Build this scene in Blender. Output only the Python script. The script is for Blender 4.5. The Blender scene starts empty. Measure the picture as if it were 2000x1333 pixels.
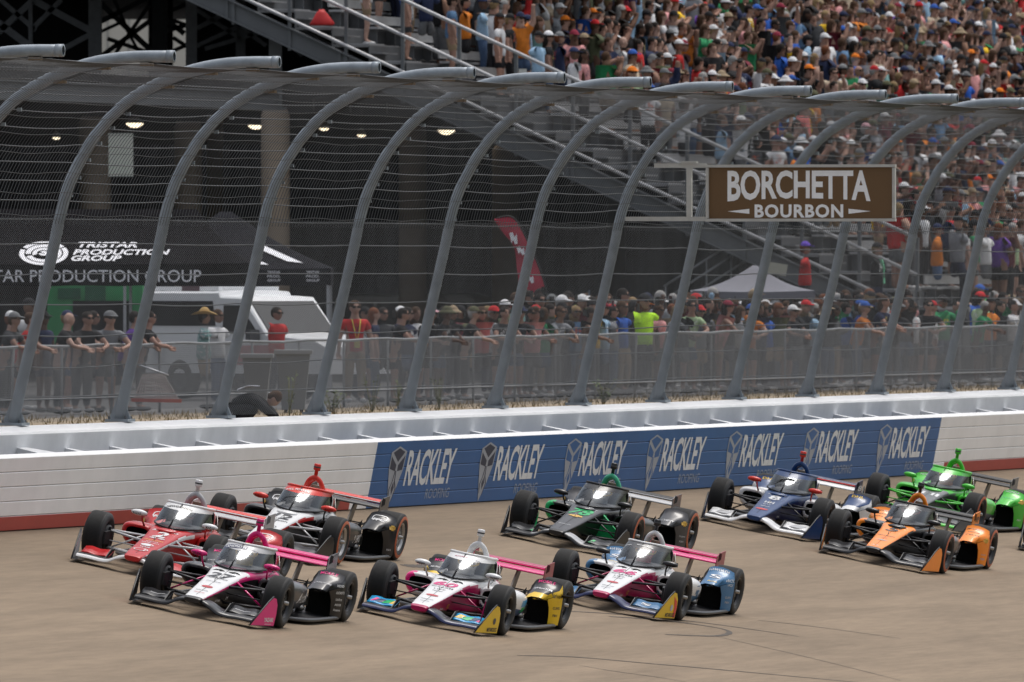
import bpy, bmesh, math, random
import numpy as np
from mathutils import Vector, Matrix, Euler
from mathutils.bvhtree import BVHTree

R = math.radians
SC = bpy.context.scene
COL = SC.collection
random.seed(7)
rnd = random.Random(11)

# ------------------------------------------------------------------ camera, sky, sun, exposure
HC = 3.49                      # camera height above the foot of the track wall
FPX = 25600.0                  # focal length in photo pixels (2000 wide)
cam_d = bpy.data.cameras.new("camera")
cam = bpy.data.objects.new("camera", cam_d)
COL.objects.link(cam)
cam.location = (0, 0, HC)
cam.rotation_euler = (R(90 - 0.2966), 0, 0)
cam_d.sensor_width = 36.0
cam_d.lens = FPX * 36.0 / 2000.0
cam_d.clip_start = 1.0
cam_d.clip_end = 2000.0
cam_d.dof.use_dof = True
cam_d.dof.focus_distance = 182.0
cam_d.dof.aperture_fstop = 7.0
SC.camera = cam

SUN_EL, SUN_AZ = R(70), R(40)
world = bpy.data.worlds.new("World")
SC.world = world
world.use_nodes = True
wn = world.node_tree
wn.nodes.clear()
sky = wn.nodes.new("ShaderNodeTexSky")
sky.sky_type = 'NISHITA'
sky.sun_disc = False
sky.sun_elevation = SUN_EL
sky.sun_rotation = SUN_AZ
sky.air_density = 1.0
sky.dust_density = 4.0
sky.ozone_density = 1.0
hs = wn.nodes.new("ShaderNodeHueSaturation")
hs.inputs['Saturation'].default_value = 0.38
bg = wn.nodes.new("ShaderNodeBackground")
bg.inputs['Strength'].default_value = 0.125
wo = wn.nodes.new("ShaderNodeOutputWorld")
wn.links.new(sky.outputs[0], hs.inputs['Color'])
wn.links.new(hs.outputs[0], bg.inputs['Color'])
wn.links.new(bg.outputs[0], wo.inputs['Surface'])

sun_d = bpy.data.lights.new("sun", 'SUN')
sun_d.energy = 1.15
sun_d.angle = R(24)
sun_d.color = (1.0, 0.96, 0.9)
sun = bpy.data.objects.new("sun", sun_d)
COL.objects.link(sun)
sd = Vector((math.sin(SUN_AZ) * math.cos(SUN_EL), math.cos(SUN_AZ) * math.cos(SUN_EL), math.sin(SUN_EL)))
sun.rotation_euler = sd.to_track_quat('Z', 'Y').to_euler()
SC.view_settings.view_transform = 'Standard'
SC.view_settings.look = 'None'
SC.view_settings.exposure = 0.50
SC.view_settings.gamma = 1.0
SC.cycles.max_bounces = 6
SC.cycles.transparent_max_bounces = 16
SC.cycles.caustics_reflective = False
SC.cycles.caustics_refractive = False

# ------------------------------------------------------------------ the track's own axes
TH = R(15.7)
BANK = R(11.0)
TB = math.tan(BANK)
P0 = Vector((-6.897, 176.55, 0.0))
BD = Vector((math.sin(TH), math.cos(TH), 0))       # back along the wall, away from the camera
LD = Vector((math.cos(TH), -math.sin(TH), 0))      # across, from the wall to the infield
LB = (LD * math.cos(BANK) + Vector((0, 0, -math.sin(BANK))))
UB = (LD * math.sin(BANK) + Vector((0, 0, math.cos(BANK))))   # up, square to the banking

def W(t, q, z): return P0 + BD * t + LD * q + Vector((0, 0, z))
def WB(t, q, h): return P0 + BD * t + LB * q + UB * h         # along / across / above the banking
def at(u, v, s): return Vector(((u - 1000) / s, FPX / s, HC - (v - 534) / s))
def t_of(u, q):
    k = (u - 1000) / FPX
    return (k * (P0.y + q * LD.y) - P0.x - q * LD.x) / (BD.x - k * BD.y)
def uv_of(p):
    s = FPX / p.y
    return 1000 + p.x * s, 534 + (HC - p.z) * s
def on_track(u, v):
    d = Vector(((u - 1000) / FPX, 1.0, -(v - 534) / FPX))
    o = Vector((0, 0, HC))
    k = (P0 - o).dot(UB) / d.dot(UB)
    return o + d * k

# ------------------------------------------------------------------ materials
MATS = {}
def mat(name, col, rough=0.6, metal=0.0, coat=0.0, var=0.12, scale=6.0, bump=0.0, emit=0.0, spec=0.5, stretch=None, space='Object'):
    if name in MATS: return MATS[name]
    m = bpy.data.materials.new(name); m.use_nodes = True
    nt = m.node_tree; p = nt.nodes['Principled BSDF']
    c4 = (col[0], col[1], col[2], 1)
    p.inputs['Roughness'].default_value = rough
    p.inputs['Metallic'].default_value = metal
    p.inputs['Coat Weight'].default_value = coat
    p.inputs['Coat Roughness'].default_value = 0.08
    p.inputs['Specular IOR Level'].default_value = spec
    if var > 0:
        tc = nt.nodes.new('ShaderNodeTexCoord')
        src = tc.outputs[space]
        if stretch:
            mp = nt.nodes.new('ShaderNodeMapping'); mp.inputs['Scale'].default_value = stretch
            nt.links.new(src, mp.inputs[0]); src = mp.outputs[0]
        n = nt.nodes.new('ShaderNodeTexNoise'); n.inputs['Scale'].default_value = scale
        n.inputs['Detail'].default_value = 6; n.inputs['Roughness'].default_value = 0.62
        nt.links.new(src, n.inputs['Vector'])
        mr = nt.nodes.new('ShaderNodeMapRange')
        mr.inputs[1].default_value = 0.25; mr.inputs[2].default_value = 0.75
        mr.inputs[3].default_value = 1 - var; mr.inputs[4].default_value = 1 + var
        nt.links.new(n.outputs[0], mr.inputs[0])
        mx = nt.nodes.new('ShaderNodeVectorMath'); mx.operation = 'MULTIPLY'
        mx.inputs[0].default_value = col[:3]
        nt.links.new(mr.outputs[0], mx.inputs[1])
        nt.links.new(mx.outputs[0], p.inputs['Base Color'])
        if bump > 0:
            b = nt.nodes.new('ShaderNodeBump'); b.inputs['Strength'].default_value = bump; b.inputs['Distance'].default_value = 0.02
            nt.links.new(n.outputs[0], b.inputs['Height']); nt.links.new(b.outputs[0], p.inputs['Normal'])
    else:
        p.inputs['Base Color'].default_value = c4
    if emit > 0:
        p.inputs['Emission Color'].default_value = c4
        p.inputs['Emission Strength'].default_value = emit
    MATS[name] = m
    return m

def srgb(r, g, b):
    f = lambda c: (c / 255 / 12.92) if c / 255 <= 0.04045 else ((c / 255 + 0.055) / 1.055) ** 2.4
    return (f(r), f(g), f(b))

def paint(name, rgb):      # glossy car paint
    return mat("paint_" + name, rgb, rough=0.30, coat=0.25, var=0.05, scale=3, spec=0.32)

def cloth_mat(name, attr, prints=False):
    m = bpy.data.materials.new(name); m.use_nodes = True; nt = m.node_tree; p = nt.nodes['Principled BSDF']
    p.inputs['Roughness'].default_value = 0.85; p.inputs['Specular IOR Level'].default_value = 0.2
    if attr:
        a = nt.nodes.new('ShaderNodeAttribute'); a.attribute_name = attr; src = a.outputs['Color']
    else:
        a = nt.nodes.new('ShaderNodeObjectInfo'); src = a.outputs['Color']
    tc = nt.nodes.new('ShaderNodeTexCoord')
    n = nt.nodes.new('ShaderNodeTexNoise'); n.inputs['Scale'].default_value = 9; n.inputs['Detail'].default_value = 4
    nt.links.new(tc.outputs['Object'], n.inputs['Vector'])
    mr = nt.nodes.new('ShaderNodeMapRange'); mr.inputs[1].default_value = .3; mr.inputs[2].default_value = .7
    mr.inputs[3].default_value = 0.8; mr.inputs[4].default_value = 1.15
    nt.links.new(n.outputs[0], mr.inputs[0])
    mx = nt.nodes.new('ShaderNodeVectorMath'); mx.operation = 'MULTIPLY'
    if prints:      # some shirts carry a print, a pattern or a pale chest patch
        oi = nt.nodes.new('ShaderNodeObjectInfo')
        def math_(op, a, b):
            x = nt.nodes.new('ShaderNodeMath'); x.operation = op
            for i, q in enumerate((a, b)):
                if isinstance(q, (int, float)): x.inputs[i].default_value = q
                else: nt.links.new(q, x.inputs[i])
            return x.outputs[0]
        sx = nt.nodes.new('ShaderNodeSeparateXYZ'); nt.links.new(tc.outputs['Object'], sx.inputs[0])
        n2 = nt.nodes.new('ShaderNodeTexNoise'); n2.inputs['Scale'].default_value = 26; n2.inputs['Detail'].default_value = 1; nt.links.new(tc.outputs['Object'], n2.inputs['Vector'])
        blot = math_('GREATER_THAN', n2.outputs[0], .55)
        box = math_('MULTIPLY', math_('LESS_THAN', math_('ABSOLUTE', sx.outputs[1], 0), .10), math_('LESS_THAN', math_('ABSOLUTE', math_('SUBTRACT', sx.outputs[2], 1.27), 0), .09))
        r_ = oi.outputs['Random']
        f1 = math_('MULTIPLY', math_('MULTIPLY', box, blot), math_('GREATER_THAN', r_, .45))
        f2 = math_('MULTIPLY', blot, math_('LESS_THAN', r_, .03))
        f = math_('MULTIPLY', math_('MAXIMUM', f1, f2), .75)
        mc = nt.nodes.new('ShaderNodeMix'); mc.data_type = 'RGBA'; nt.links.new(f, mc.inputs[0]); nt.links.new(src, mc.inputs[6])
        cr_ = nt.nodes.new('ShaderNodeValToRGB'); cr_.color_ramp.interpolation = 'CONSTANT'; els = cr_.color_ramp.elements
        els[0].color = (.7, .7, .7, 1); els[1].position = .62; els[1].color = (.03, .04, .08, 1); e3 = els.new(.8); e3.color = (.6, .12, .05, 1); e4 = els.new(.9); e4.color = (.65, .5, .1, 1)
        nt.links.new(r_, cr_.inputs[0]); nt.links.new(cr_.outputs[0], mc.inputs[7]); src = mc.outputs[2]
    nt.links.new(src, mx.inputs[0]); nt.links.new(mr.outputs[0], mx.inputs[1]); nt.links.new(mx.outputs[0], p.inputs['Base Color'])
    b = nt.nodes.new('ShaderNodeBump'); b.inputs['Strength'].default_value = 0.25; b.inputs['Distance'].default_value = 0.03
    nt.links.new(n.outputs[0], b.inputs['Height']); nt.links.new(b.outputs[0], p.inputs['Normal'])
    return m

# ------------------------------------------------------------------ mesh helper
class MB:
    def __init__(s): s.v = []; s.f = []; s.m = []; s.s = []
    def add(s, vs, fs, m, smooth=False):
        o = len(s.v); s.v.extend([tuple(p) for p in vs])
        for k, f in enumerate(fs):
            s.f.append(tuple(i + o for i in f)); s.m.append(m(k) if callable(m) else m); s.s.append(smooth)
    def box(s, c, size, m, M=None):
        x, y, z = size[0] / 2, size[1] / 2, size[2] / 2
        vs = [Vector((a * x, b * y, d * z)) for a in (-1, 1) for b in (-1, 1) for d in (-1, 1)]
        if M is not None: vs = [M @ p for p in vs]
        vs = [p + Vector(c) for p in vs]
        s.add(vs, [(0, 1, 3, 2), (4, 6, 7, 5), (0, 4, 5, 1), (2, 3, 7, 6), (0, 2, 6, 4), (1, 5, 7, 3)], m)
    def bar(s, a, b, w, h, m, up=None):     # rectangular bar from a to b
        a = Vector(a); b = Vector(b); d = (b - a); L = d.length; d = d / L
        up = Vector(up) if up is not None else Vector((0, 0, 1))
        if abs(d.dot(up)) > 0.98: up = Vector((1, 0, 0))
        x = d.cross(up).normalized(); y = x.cross(d)
        vs = [e + x * (i * w / 2) + y * (j * h / 2) for e in (a, b) for i, j in ((-1, -1), (1, -1), (1, 1), (-1, 1))]
        s.add(vs, [(0, 3, 2, 1), (4, 5, 6, 7), (0, 1, 5, 4), (1, 2, 6, 5), (2, 3, 7, 6), (3, 0, 4, 7)], m)
    def tube(s, path, r, m, n=8, cap=True, smooth=True, flat=1.0):
        path = [Vector(p) for p in path]; N = len(path); vs = []
        rr = r if isinstance(r, (list, tuple)) else [r] * N
        t0 = (path[1] - path[0]).normalized()
        up = Vector((0, 0, 1)) if abs(t0.z) < 0.9 else Vector((1, 0, 0))
        x = t0.cross(up).normalized()
        for i, p in enumerate(path):
            t = (path[min(i + 1, N - 1)] - path[max(i - 1, 0)]).normalized()
            x = (x - t * x.dot(t)).normalized(); y = t.cross(x)
            for k in range(n):
                a = 2 * math.pi * k / n
                vs.append(p + x * math.cos(a) * rr[i] + y * math.sin(a) * rr[i] * flat)
        fs = [(i * n + k, i * n + (k + 1) % n, (i + 1) * n + (k + 1) % n, (i + 1) * n + k) for i in range(N - 1) for k in range(n)]
        s.add(vs, fs, m, smooth)
        if cap:
            s.add(vs[:n], [tuple(range(n))[::-1]], m); s.add(vs[-n:], [tuple(range(n))], m)
    def loft(s, rings, m, smooth=True, closed=True, cap0=None, cap1=None):
        n = len(rings[0]); vs = [p for r in rings for p in r]
        kk = n if closed else n - 1
        fs = []; ms = []
        cen = [sum((Vector(p) for p in r), Vector()) / n for r in rings]
        for i in range(len(rings) - 1):
            for k in range(kk):
                f = (i * n + k, i * n + (k + 1) % n, (i + 1) * n + (k + 1) % n, (i + 1) * n + k)
                fs.append(f)
                if callable(m):
                    c = sum((Vector(vs[j]) for j in f), Vector()) / 4
                    nr = (Vector(vs[f[2]]) - Vector(vs[f[0]])).cross(Vector(vs[f[3]]) - Vector(vs[f[1]]))
                    nr = nr.normalized() if nr.length > 1e-9 else Vector((0, 0, 1))
                    if closed and nr.dot(c - cen[i]) < 0: nr = -nr
                    ms.append(m(c, nr, i, k))
        s.add(vs, fs, (lambda q: ms[q]) if callable(m) else m, smooth)
        if cap0: s.add(rings[0], [tuple(range(n))[::-1]], cap0)
        if cap1: s.add(rings[-1], [tuple(range(n))], cap1)
    def lathe(s, prof, m, c=(0, 0, 0), ax=(0, 0, 1), n=24, smooth=True):   # prof: (radius, height)
        ax = Vector(ax).normalized(); up = Vector((0, 0, 1)) if abs(ax.z) < .9 else Vector((1, 0, 0))
        x = ax.cross(up).normalized(); y = ax.cross(x); c = Vector(c)
        rings = [[c + ax * h + (x * math.cos(2 * math.pi * k / n) + y * math.sin(2 * math.pi * k / n)) * r for k in range(n)] for r, h in prof]
        vs = [p for r in rings for p in r]
        fs = [(i * n + k, i * n + (k + 1) % n, (i + 1) * n + (k + 1) % n, (i + 1) * n + k) for i in range(len(prof) - 1) for k in range(n)]
        s.add(vs, fs, (lambda q: m(q // n)) if callable(m) else m, smooth)
    def prism(s, poly, vec, m):           # planar polygon pushed along vec
        poly = [Vector(p) for p in poly]; n = len(poly); v = Vector(vec)
        vs = poly + [p + v for p in poly]
        s.add(vs, [tuple(range(n))[::-1], tuple(range(n, 2 * n))] + [(k, (k + 1) % n, (k + 1) % n + n, k + n) for k in range(n)], m)
    def ell(s, c, r, m, n=12, k=8, M=None):
        c = Vector(c); vs = []; fs = []
        for i in range(k + 1):
            a = math.pi * i / k
            for j in range(n):
                b = 2 * math.pi * j / n
                p = Vector((r[0] * math.sin(a) * math.cos(b), r[1] * math.sin(a) * math.sin(b), r[2] * math.cos(a)))
                vs.append((M @ p if M is not None else p) + c)
        for i in range(k):
            for j in range(n): fs.append((i * n + j, i * n + (j + 1) % n, (i + 1) * n + (j + 1) % n, (i + 1) * n + j))
        s.add(vs, fs, m, True)
    def bvh(s): return BVHTree.FromPolygons([Vector(p) for p in s.v], s.f)
    def build(s, name, parent=None, M=None):
        me = bpy.data.meshes.new(name)
        me.from_pydata(s.v, [], s.f)
        ml = []; idx = {}
        for m in s.m:
            if m.name not in idx: idx[m.name] = len(ml); ml.append(m)
        for m in ml: me.materials.append(m)
        me.polygons.foreach_set('material_index', [idx[m.name] for m in s.m])
        me.polygons.foreach_set('use_smooth', s.s)
        bm = bmesh.new(); bm.from_mesh(me)
        bmesh.ops.remove_doubles(bm, verts=bm.verts, dist=1e-5)
        bmesh.ops.recalc_face_normals(bm, faces=bm.faces)
        bm.to_mesh(me); bm.free()
        me.update()
        o = bpy.data.objects.new(name, me); COL.objects.link(o)
        if parent is not None: o.parent = parent
        if M is not None: o.matrix_local = M
        return o

def auto_smooth(o, ang=35):
    me = o.data
    me.polygons.foreach_set('use_smooth', [True] * len(me.polygons))
    bm = bmesh.new(); bm.from_mesh(me)
    for e in bm.edges:
        if len(e.link_faces) == 2 and e.calc_face_angle(0) > R(ang): e.smooth = False
    bm.to_mesh(me); bm.free()
    return o

def tag(o, label=None, cat=None, group=None, kind=None):
    if label: o['label'] = label
    if cat: o['category'] = cat
    if group: o['group'] = group
    if kind: o['kind'] = kind
    return o
def empty(name, M):
    o = bpy.data.objects.new(name, None); COL.objects.link(o)
    o.matrix_world = M; o.empty_display_size = 0.2
    return o

def cr(tab, n):     # smooth table of rows resampled to n rows
    tab = np.array(tab, float); k = len(tab); out = []
    for i in range(n):
        x = i * (k - 1) / (n - 1); j = min(int(x), k - 2); f = x - j
        p0 = tab[max(j - 1, 0)]; p1 = tab[j]; p2 = tab[j + 1]; p3 = tab[min(j + 2, k - 1)]
        m1 = (p2 - p0) / 2; m2 = (p3 - p1) / 2
        f2 = f * f; f3 = f2 * f
        out.append((2 * f3 - 3 * f2 + 1) * p1 + (f3 - 2 * f2 + f) * m1 + (-2 * f3 + 3 * f2) * p2 + (f3 - f2) * m2)
    return np.array(out)

# ------------------------------------------------------------------ lettering
_TX = {}
def text2d(txt, bold=0.0, shear=0.0, spacing=1.0, res=3):
    key = (txt, bold, shear, spacing, res)
    if key in _TX: return _TX[key]
    cu = bpy.data.curves.new("t", 'FONT'); cu.body = txt; cu.offset = bold; cu.shear = shear
    cu.space_character = spacing; cu.resolution_u = res; cu.fill_mode = 'FRONT'
    o = bpy.data.objects.new("t", cu); COL.objects.link(o)
    dg = bpy.context.evaluated_depsgraph_get()
    me = o.evaluated_get(dg).to_mesh()
    v = np.array([(p.co.x, p.co.y) for p in me.vertices]) if len(me.vertices) else np.zeros((1, 2))
    f = [tuple(p.vertices) for p in me.polygons]
    o.evaluated_get(dg).to_mesh_clear()
    bpy.data.objects.remove(o); bpy.data.curves.remove(cu)
    lo = v.min(0); hi = v.max(0)
    v = (v - (lo + hi) / 2) / max(hi[1] - lo[1], 1e-6)
    _TX[key] = (v, f)
    return _TX[key]

def letter(mb, txt, o, U, V, h, m, w=None, bvh=None, bold=0.01, shear=0.0, spacing=1.0, off=0.004, reach=0.35, warp=None):
    """lettering of height h (and width w when given) centred on o, lying on bvh when given"""
    v, f = text2d(txt, bold, shear, spacing)
    o = Vector(o); U = Vector(U).normalized(); V = Vector(V).normalized(); N = U.cross(V).normalized()
    sx = h if w is None else w / max(np.ptp(v[:, 0]), 1e-6)
    put2d(mb, [(p[0] * sx, p[1] * h) for p in v], f, o, U, V, N, m, bvh, off, reach, warp)
def put2d(mb, pts, faces, o, U, V, N, m, bvh=None, off=0.004, reach=0.35, warp=None):
    out = []
    for x, y in pts:
        if warp: x, y = warp(x, y)
        p = o + U * x + V * y
        if bvh is not None:
            hit = bvh.ray_cast(p + N * reach, -N)
            if hit[0] is not None: out.append(hit[0] + N * off); continue
        out.append(p + N * off)
    mb.add(out, faces, m)
def poly2d(mb, pts, o, U, V, m, bvh=None, off=0.004, reach=0.35):
    U = Vector(U).normalized(); V = Vector(V).normalized()
    put2d(mb, pts, [tuple(range(len(pts)))], Vector(o), U, V, U.cross(V).normalized(), m, bvh, off, reach)
BOWTIE = [(-1, -.28), (-.38, -.28), (-.38, -.5), (.38, -.5), (.38, -.28), (1.0, -.28), (.8, .28), (.38, .28), (.38, .5), (-.38, .5), (-.38, .28), (-.8, .28)]
# ================================================================== SETTING: track, walls, ground
M_CONC = mat("painted_concrete", (.72, .73, .745), .75, var=.10, scale=1.3, bump=.12)
M_WHITE = mat("white_barrier_paint", (.85, .835, .825), .55, var=.09, scale=1.1, bump=.05)
M_WHITE_TOP = mat("white_ledge_paint", (.86, .86, .86), .6, var=.06, scale=2.0)
M_RED = mat("red_barrier_paint", (.38, .045, .03), .55, var=.10, scale=1.5)
M_BLUE = mat("blue_barrier_paint", (.015, .10, .29), .5, var=.14, scale=.9)
M_SEAM = mat("seam_dark", (.03, .03, .03), .9)
M_LETTER = mat("letter_white", (.70, .71, .72), .6, var=.08)
M_LETTER_GREY = mat("letter_grey", (.30, .34, .42), .6, var=.12)
M_GALV = mat("galvanised_steel", (.26, .295, .33), .5, metal=.15, var=.22, scale=5, bump=.06)
M_RUST = mat("rusty_clamp", (.16, .115, .075), .8, var=.4, scale=30)
M_LINEW = mat("line_wire", (.075, .08, .085), .5, metal=.2, var=.3, scale=3)
M_WIRE = mat("dull_wire", (.10, .105, .11), .5, metal=.4, var=.2, scale=3)
M_MESHW = mat("chainlink_wire", (.115, .122, .132), .5, metal=.3, var=.1, scale=3)
M_CABLE = mat("steel_cable", (.075, .08, .085), .6, var=.2, scale=3)
M_TYREMARK = mat("tyre_mark_rubber", (.075, .062, .052), .9, var=.35, scale=4)

def track_material():
    m = bpy.data.materials.new("weathered_track_concrete"); m.use_nodes = True; nt = m.node_tree; p = nt.nodes['Principled BSDF']
    p.inputs['Roughness'].default_value = .85; p.inputs['Specular IOR Level'].default_value = .25
    tc = nt.nodes.new('ShaderNodeTexCoord')
    def nz(sc, scl, det=6, rough=.6):
        mp = nt.nodes.new('ShaderNodeMapping'); mp.inputs['Scale'].default_value = sc
        nt.links.new(tc.outputs['Object'], mp.inputs[0])
        n = nt.nodes.new('ShaderNodeTexNoise'); n.inputs['Scale'].default_value = scl; n.inputs['Detail'].default_value = det
        n.inputs['Roughness'].default_value = rough
        nt.links.new(mp.outputs[0], n.inputs['Vector']); return n.outputs[0]
    def rng(src, a, b, c, d):
        r = nt.nodes.new('ShaderNodeMapRange'); r.inputs[1].default_value = a; r.inputs[2].default_value = b
        r.inputs[3].default_value = c; r.inputs[4].default_value = d
        nt.links.new(src, r.inputs[0]); return r.outputs[0]
    def mul(a, b):
        x = nt.nodes.new('ShaderNodeMath'); x.operation = 'MULTIPLY'; nt.links.new(a, x.inputs[0]); nt.links.new(b, x.inputs[1]); return x.outputs[0]
    f = mul(rng(nz((.10, 1.1, 1), 1.6), .3, .7, .80, 1.13), rng(nz((.5, 4.5, 1), 2.2, 3), .3, .7, .91, 1.09))
    f = mul(f, rng(nz((.04, .22, 1), 1.2, 3), .35, .65, .92, 1.06))
    f = mul(f, rng(nz((1, 1, 1), 40, 4), .3, .7, .96, 1.04))
    mx = nt.nodes.new('ShaderNodeVectorMath'); mx.operation = 'MULTIPLY'; mx.inputs[0].default_value = (.228, .172, .118)
    nt.links.new(f, mx.inputs[1]); nt.links.new(mx.outputs[0], p.inputs['Base Color'])
    b = nt.nodes.new('ShaderNodeBump'); b.inputs['Strength'].default_value = .3; b.inputs['Distance'].default_value = .01
    nt.links.new(nz((1, 1, 1), 60, 3), b.inputs['Height']); nt.links.new(b.outputs[0], p.inputs['Normal'])
    return m
M_TRACK = track_material()

# frame matrices: local x along the wall, y across, z square to the banking
MW = Matrix((( BD.x, LB.x, UB.x, P0.x), (BD.y, LB.y, UB.y, P0.y), (BD.z, LB.z, UB.z, P0.z), (0, 0, 0, 1)))
MH = Matrix((( BD.x, LD.x, 0, P0.x), (BD.y, LD.y, 0, P0.y), (0, 0, 1, 0), (0, 0, 0, 1)))

mb = MB()
xs = [-260 + 20 * i for i in range(40)]
ys = [-.30, .3, 6, 12, 18]
vs = [(x, y, 0) for x in xs for y in ys]
nn = len(ys)
mb.add(vs, [(i * nn + j, i * nn + j + 1, (i + 1) * nn + j + 1, (i + 1) * nn + j) for i in range(len(xs) - 1) for j in range(nn - 1)], M_TRACK)
track = tag(mb.build("race_track", M=MW), kind='structure')

M_GRASSG = mat("infield_turf", (.07, .085, .03), .95, var=.3, scale=.4)
mb = MB()
z18 = -18 * math.sin(BANK); q18 = 18 * math.cos(BANK)
mb.add([(-900, q18 - .02, z18 - .02), (900, q18 - .02, z18 - .02), (900, 900, z18 - .06), (-900, 900, z18 - .06)], [(0, 1, 2, 3)], M_GRASSG)
tag(mb.build("infield_ground", M=MH), kind='structure')

# tyre marks lying on the concrete
def mark(pts, w, seed):
    w *= 1.7
    mb = MB(); r = random.Random(seed); P = cr([(p.x, p.y, p.z) for p in pts], 60); vs = []
    loc = [MW.inverted() @ Vector(p) for p in P]
    for i, p in enumerate(loc):
        t = (loc[min(i + 1, 59)] - loc[max(i - 1, 0)]).normalized(); n = Vector((-t.y, t.x, 0))
        ww = w * (.35 + .65 * math.sin(math.pi * (i + 1) / 61) ** .5) * r.uniform(.8, 1.2)
        vs += [(p.x + n.x * ww / 2, p.y + n.y * ww / 2, .004), (p.x - n.x * ww / 2, p.y - n.y * ww / 2, .004)]
    mb.add(vs, [(2 * i, 2 * i + 1, 2 * i + 3, 2 * i + 2) for i in range(59)], M_TYREMARK)
    mb.build("tyre_mark", parent=track, M=Matrix())
for k, (pl, w) in enumerate([
    ([(1190, 1205), (1290, 1212), (1395, 1226), (1425, 1236), (1395, 1243), (1300, 1240)], .05),
    ([(1060, 1192), (1200, 1200), (1330, 1212), (1440, 1226), (1560, 1244)], .035),
    ([(1010, 1281), (1120, 1284), (1260, 1296), (1420, 1310), (1700, 1336)], .028),
    ([(1395, 1243), (1480, 1262), (1600, 1290), (1760, 1330)], .02),
    ([(1130, 1300), (1200, 1312), (1300, 1326), (1400, 1345)], .02),
    ([(790, 1106), (860, 1108), (930, 1113)], .16),
    ([(1120, 1168), (1200, 1176), (1330, 1184)], .03),
    ([(1480, 1212), (1600, 1226), (1760, 1248)], .02)]):
    mark([on_track(*p) for p in pl], w, k)

# ---- steel-and-foam barrier in front of the concrete wall
TS, T0B, T1B, TE = -26.0, 17.5, 52.3, 125.0
RED0, RED1 = 16.6, 53.1
ch = .2032
barrier = empty("impact_barrier", MW @ Matrix.Translation((0, 0, 0)))
tag(barrier, "white tubular impact barrier with red base and long blue painted panel", "barrier")
def tube_ring(x, z0):
    # y is towards the infield: front face at y=0; rounded edges, a dark seam under each course
    e = .011; g = .003; z1 = z0 + ch - g
    return [(x, -.2, z0), (x, -.2, z1), (x, -e, z1), (x, -.005, z1 - .005), (x, 0, z1 - e), (x, 0, z0 + e), (x, -.005, z0 + .005), (x, -e, z0)]
cuts = sorted(set([TS + 6.1 * i for i in range(int((TE - TS) / 6.1) + 1)] + [T0B, T1B, RED0, RED1, TE]))
for c in range(5):
    mb = MB(); z0 = c * ch + .012
    rings = [tube_ring(x, z0) for x in cuts]
    def fm(cen, nr, i, k, c=c):
        x = cen.x
        if c == 4 and nr.z > .5 or k in (1,): return M_WHITE_TOP if c == 4 else (M_BLUE if T0B < x < T1B else M_WHITE)
        if k == 2 and not (T0B < x < T1B): return M_WHITE_TOP
        if T0B < x < T1B: return M_BLUE
        if c == 0 and (x < RED0 or x > RED1): return M_RED
        return M_WHITE
    mb.loft(rings, fm, smooth=False)
    mb.build("steel_tube", parent=barrier)
mb = MB(); mb.box(((TS + TE) / 2, -.05, .5), (TE - TS, .08, .98), M_SEAM); mb.build("backing_strip", parent=barrier)
# painted lettering and emblem, seven times
logo_u = [782, 958, 1124, 1283, 1438, 1588, 1731]
M_EMB = mat("emblem_silver", (.34, .36, .40), .5, var=.1); M_EMBD = mat("emblem_dark", (.016, .022, .05), .5, var=.1)
mb = MB()
TIL = [(0, 0)]
for u in logo_u:
    mb = MB()
    t = t_of(u - 4, 0)
    v, f = text2d("RACKLEY", .02, .08, .93)
    sx = 2.62 / np.ptp(v[:, 0])
    mb.add([(t + 1.31 + p[0] * sx, .0045, .60 + p[1] * .55) for p in v], f, M_LETTER)
    v, f = text2d("ROOFING", .0, .06, 1.0)
    mb.add([(t + 1.95 + p[0] * 1.3 / np.ptp(v[:, 0]), .0045, .19 + p[1] * .15) for p in v], f, M_LETTER_GREY)
    ex = t - .52
    def P(a, h, d=0): return (ex + a * 1.15, .0045 + d, h)
    mb.add([P(-.34, .85), P(0, .94), P(.36, .86), P(.32, .58), P(.12, .26), P(-.10, .02), P(-.22, .3), P(-.34, .6)], [tuple(range(8))], M_EMB)
    inner = M_EMBD if u < 1000 else M_BLUE
    mb.add([P(-.25, .845, .001), P(0, .91, .001), P(.28, .85, .001), P(.02, .70, .001)], [(0, 1, 2, 3)], inner)
    mb.add([P(-.30, .79, .001), P(-.03, .655, .001), P(-.04, .56, .001), P(-.30, .60, .001)], [(0, 1, 2, 3)], inner)
    mb.add([P(.32, .80, .001), P(.05, .655, .001), P(.05, .56, .001), P(.28, .58, .001)], [(0, 1, 2, 3)], inner)
    for q in (((-.05, .57), (-.10, .40), (-.19, .29), (-.14, .15), (-.12, .15), (-.15, .29), (-.06, .42), (-.01, .57)), ((.02, .57), (.04, .42), (.13, .30), (.02, .12), (.0, .12), (.09, .30), (0, .40), (-.005, .57))):
        mb.add([P(x, y, .001) for x, y in q], [tuple(range(8))], inner)
    mb.add([P(-.02, .40, .001), P(.04, .31, .001), P(-.03, .2, .001), P(-.09, .30, .001)], [(0, 1, 2, 3)], inner)
    mb.build("painted_lettering", parent=barrier)
# foam blocks in the gap
for k in range(62):
    x = t_of(34, -.7) - 4.2 + k * 2.05
    if x > TE - 1: break
    r = random.Random(k); mb = MB()
    w = .5 if k == 2 else .22
    mb.prism([(x - w, -.205, .02), (x + w, -.205, .02), (x + w * .45, -.80, .02), (x - w * .45, -.80, .02)], (0, 0, .90 + r.uniform(0, .05)), M_CONC)
    mb.build("foam_block", parent=barrier)

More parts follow.
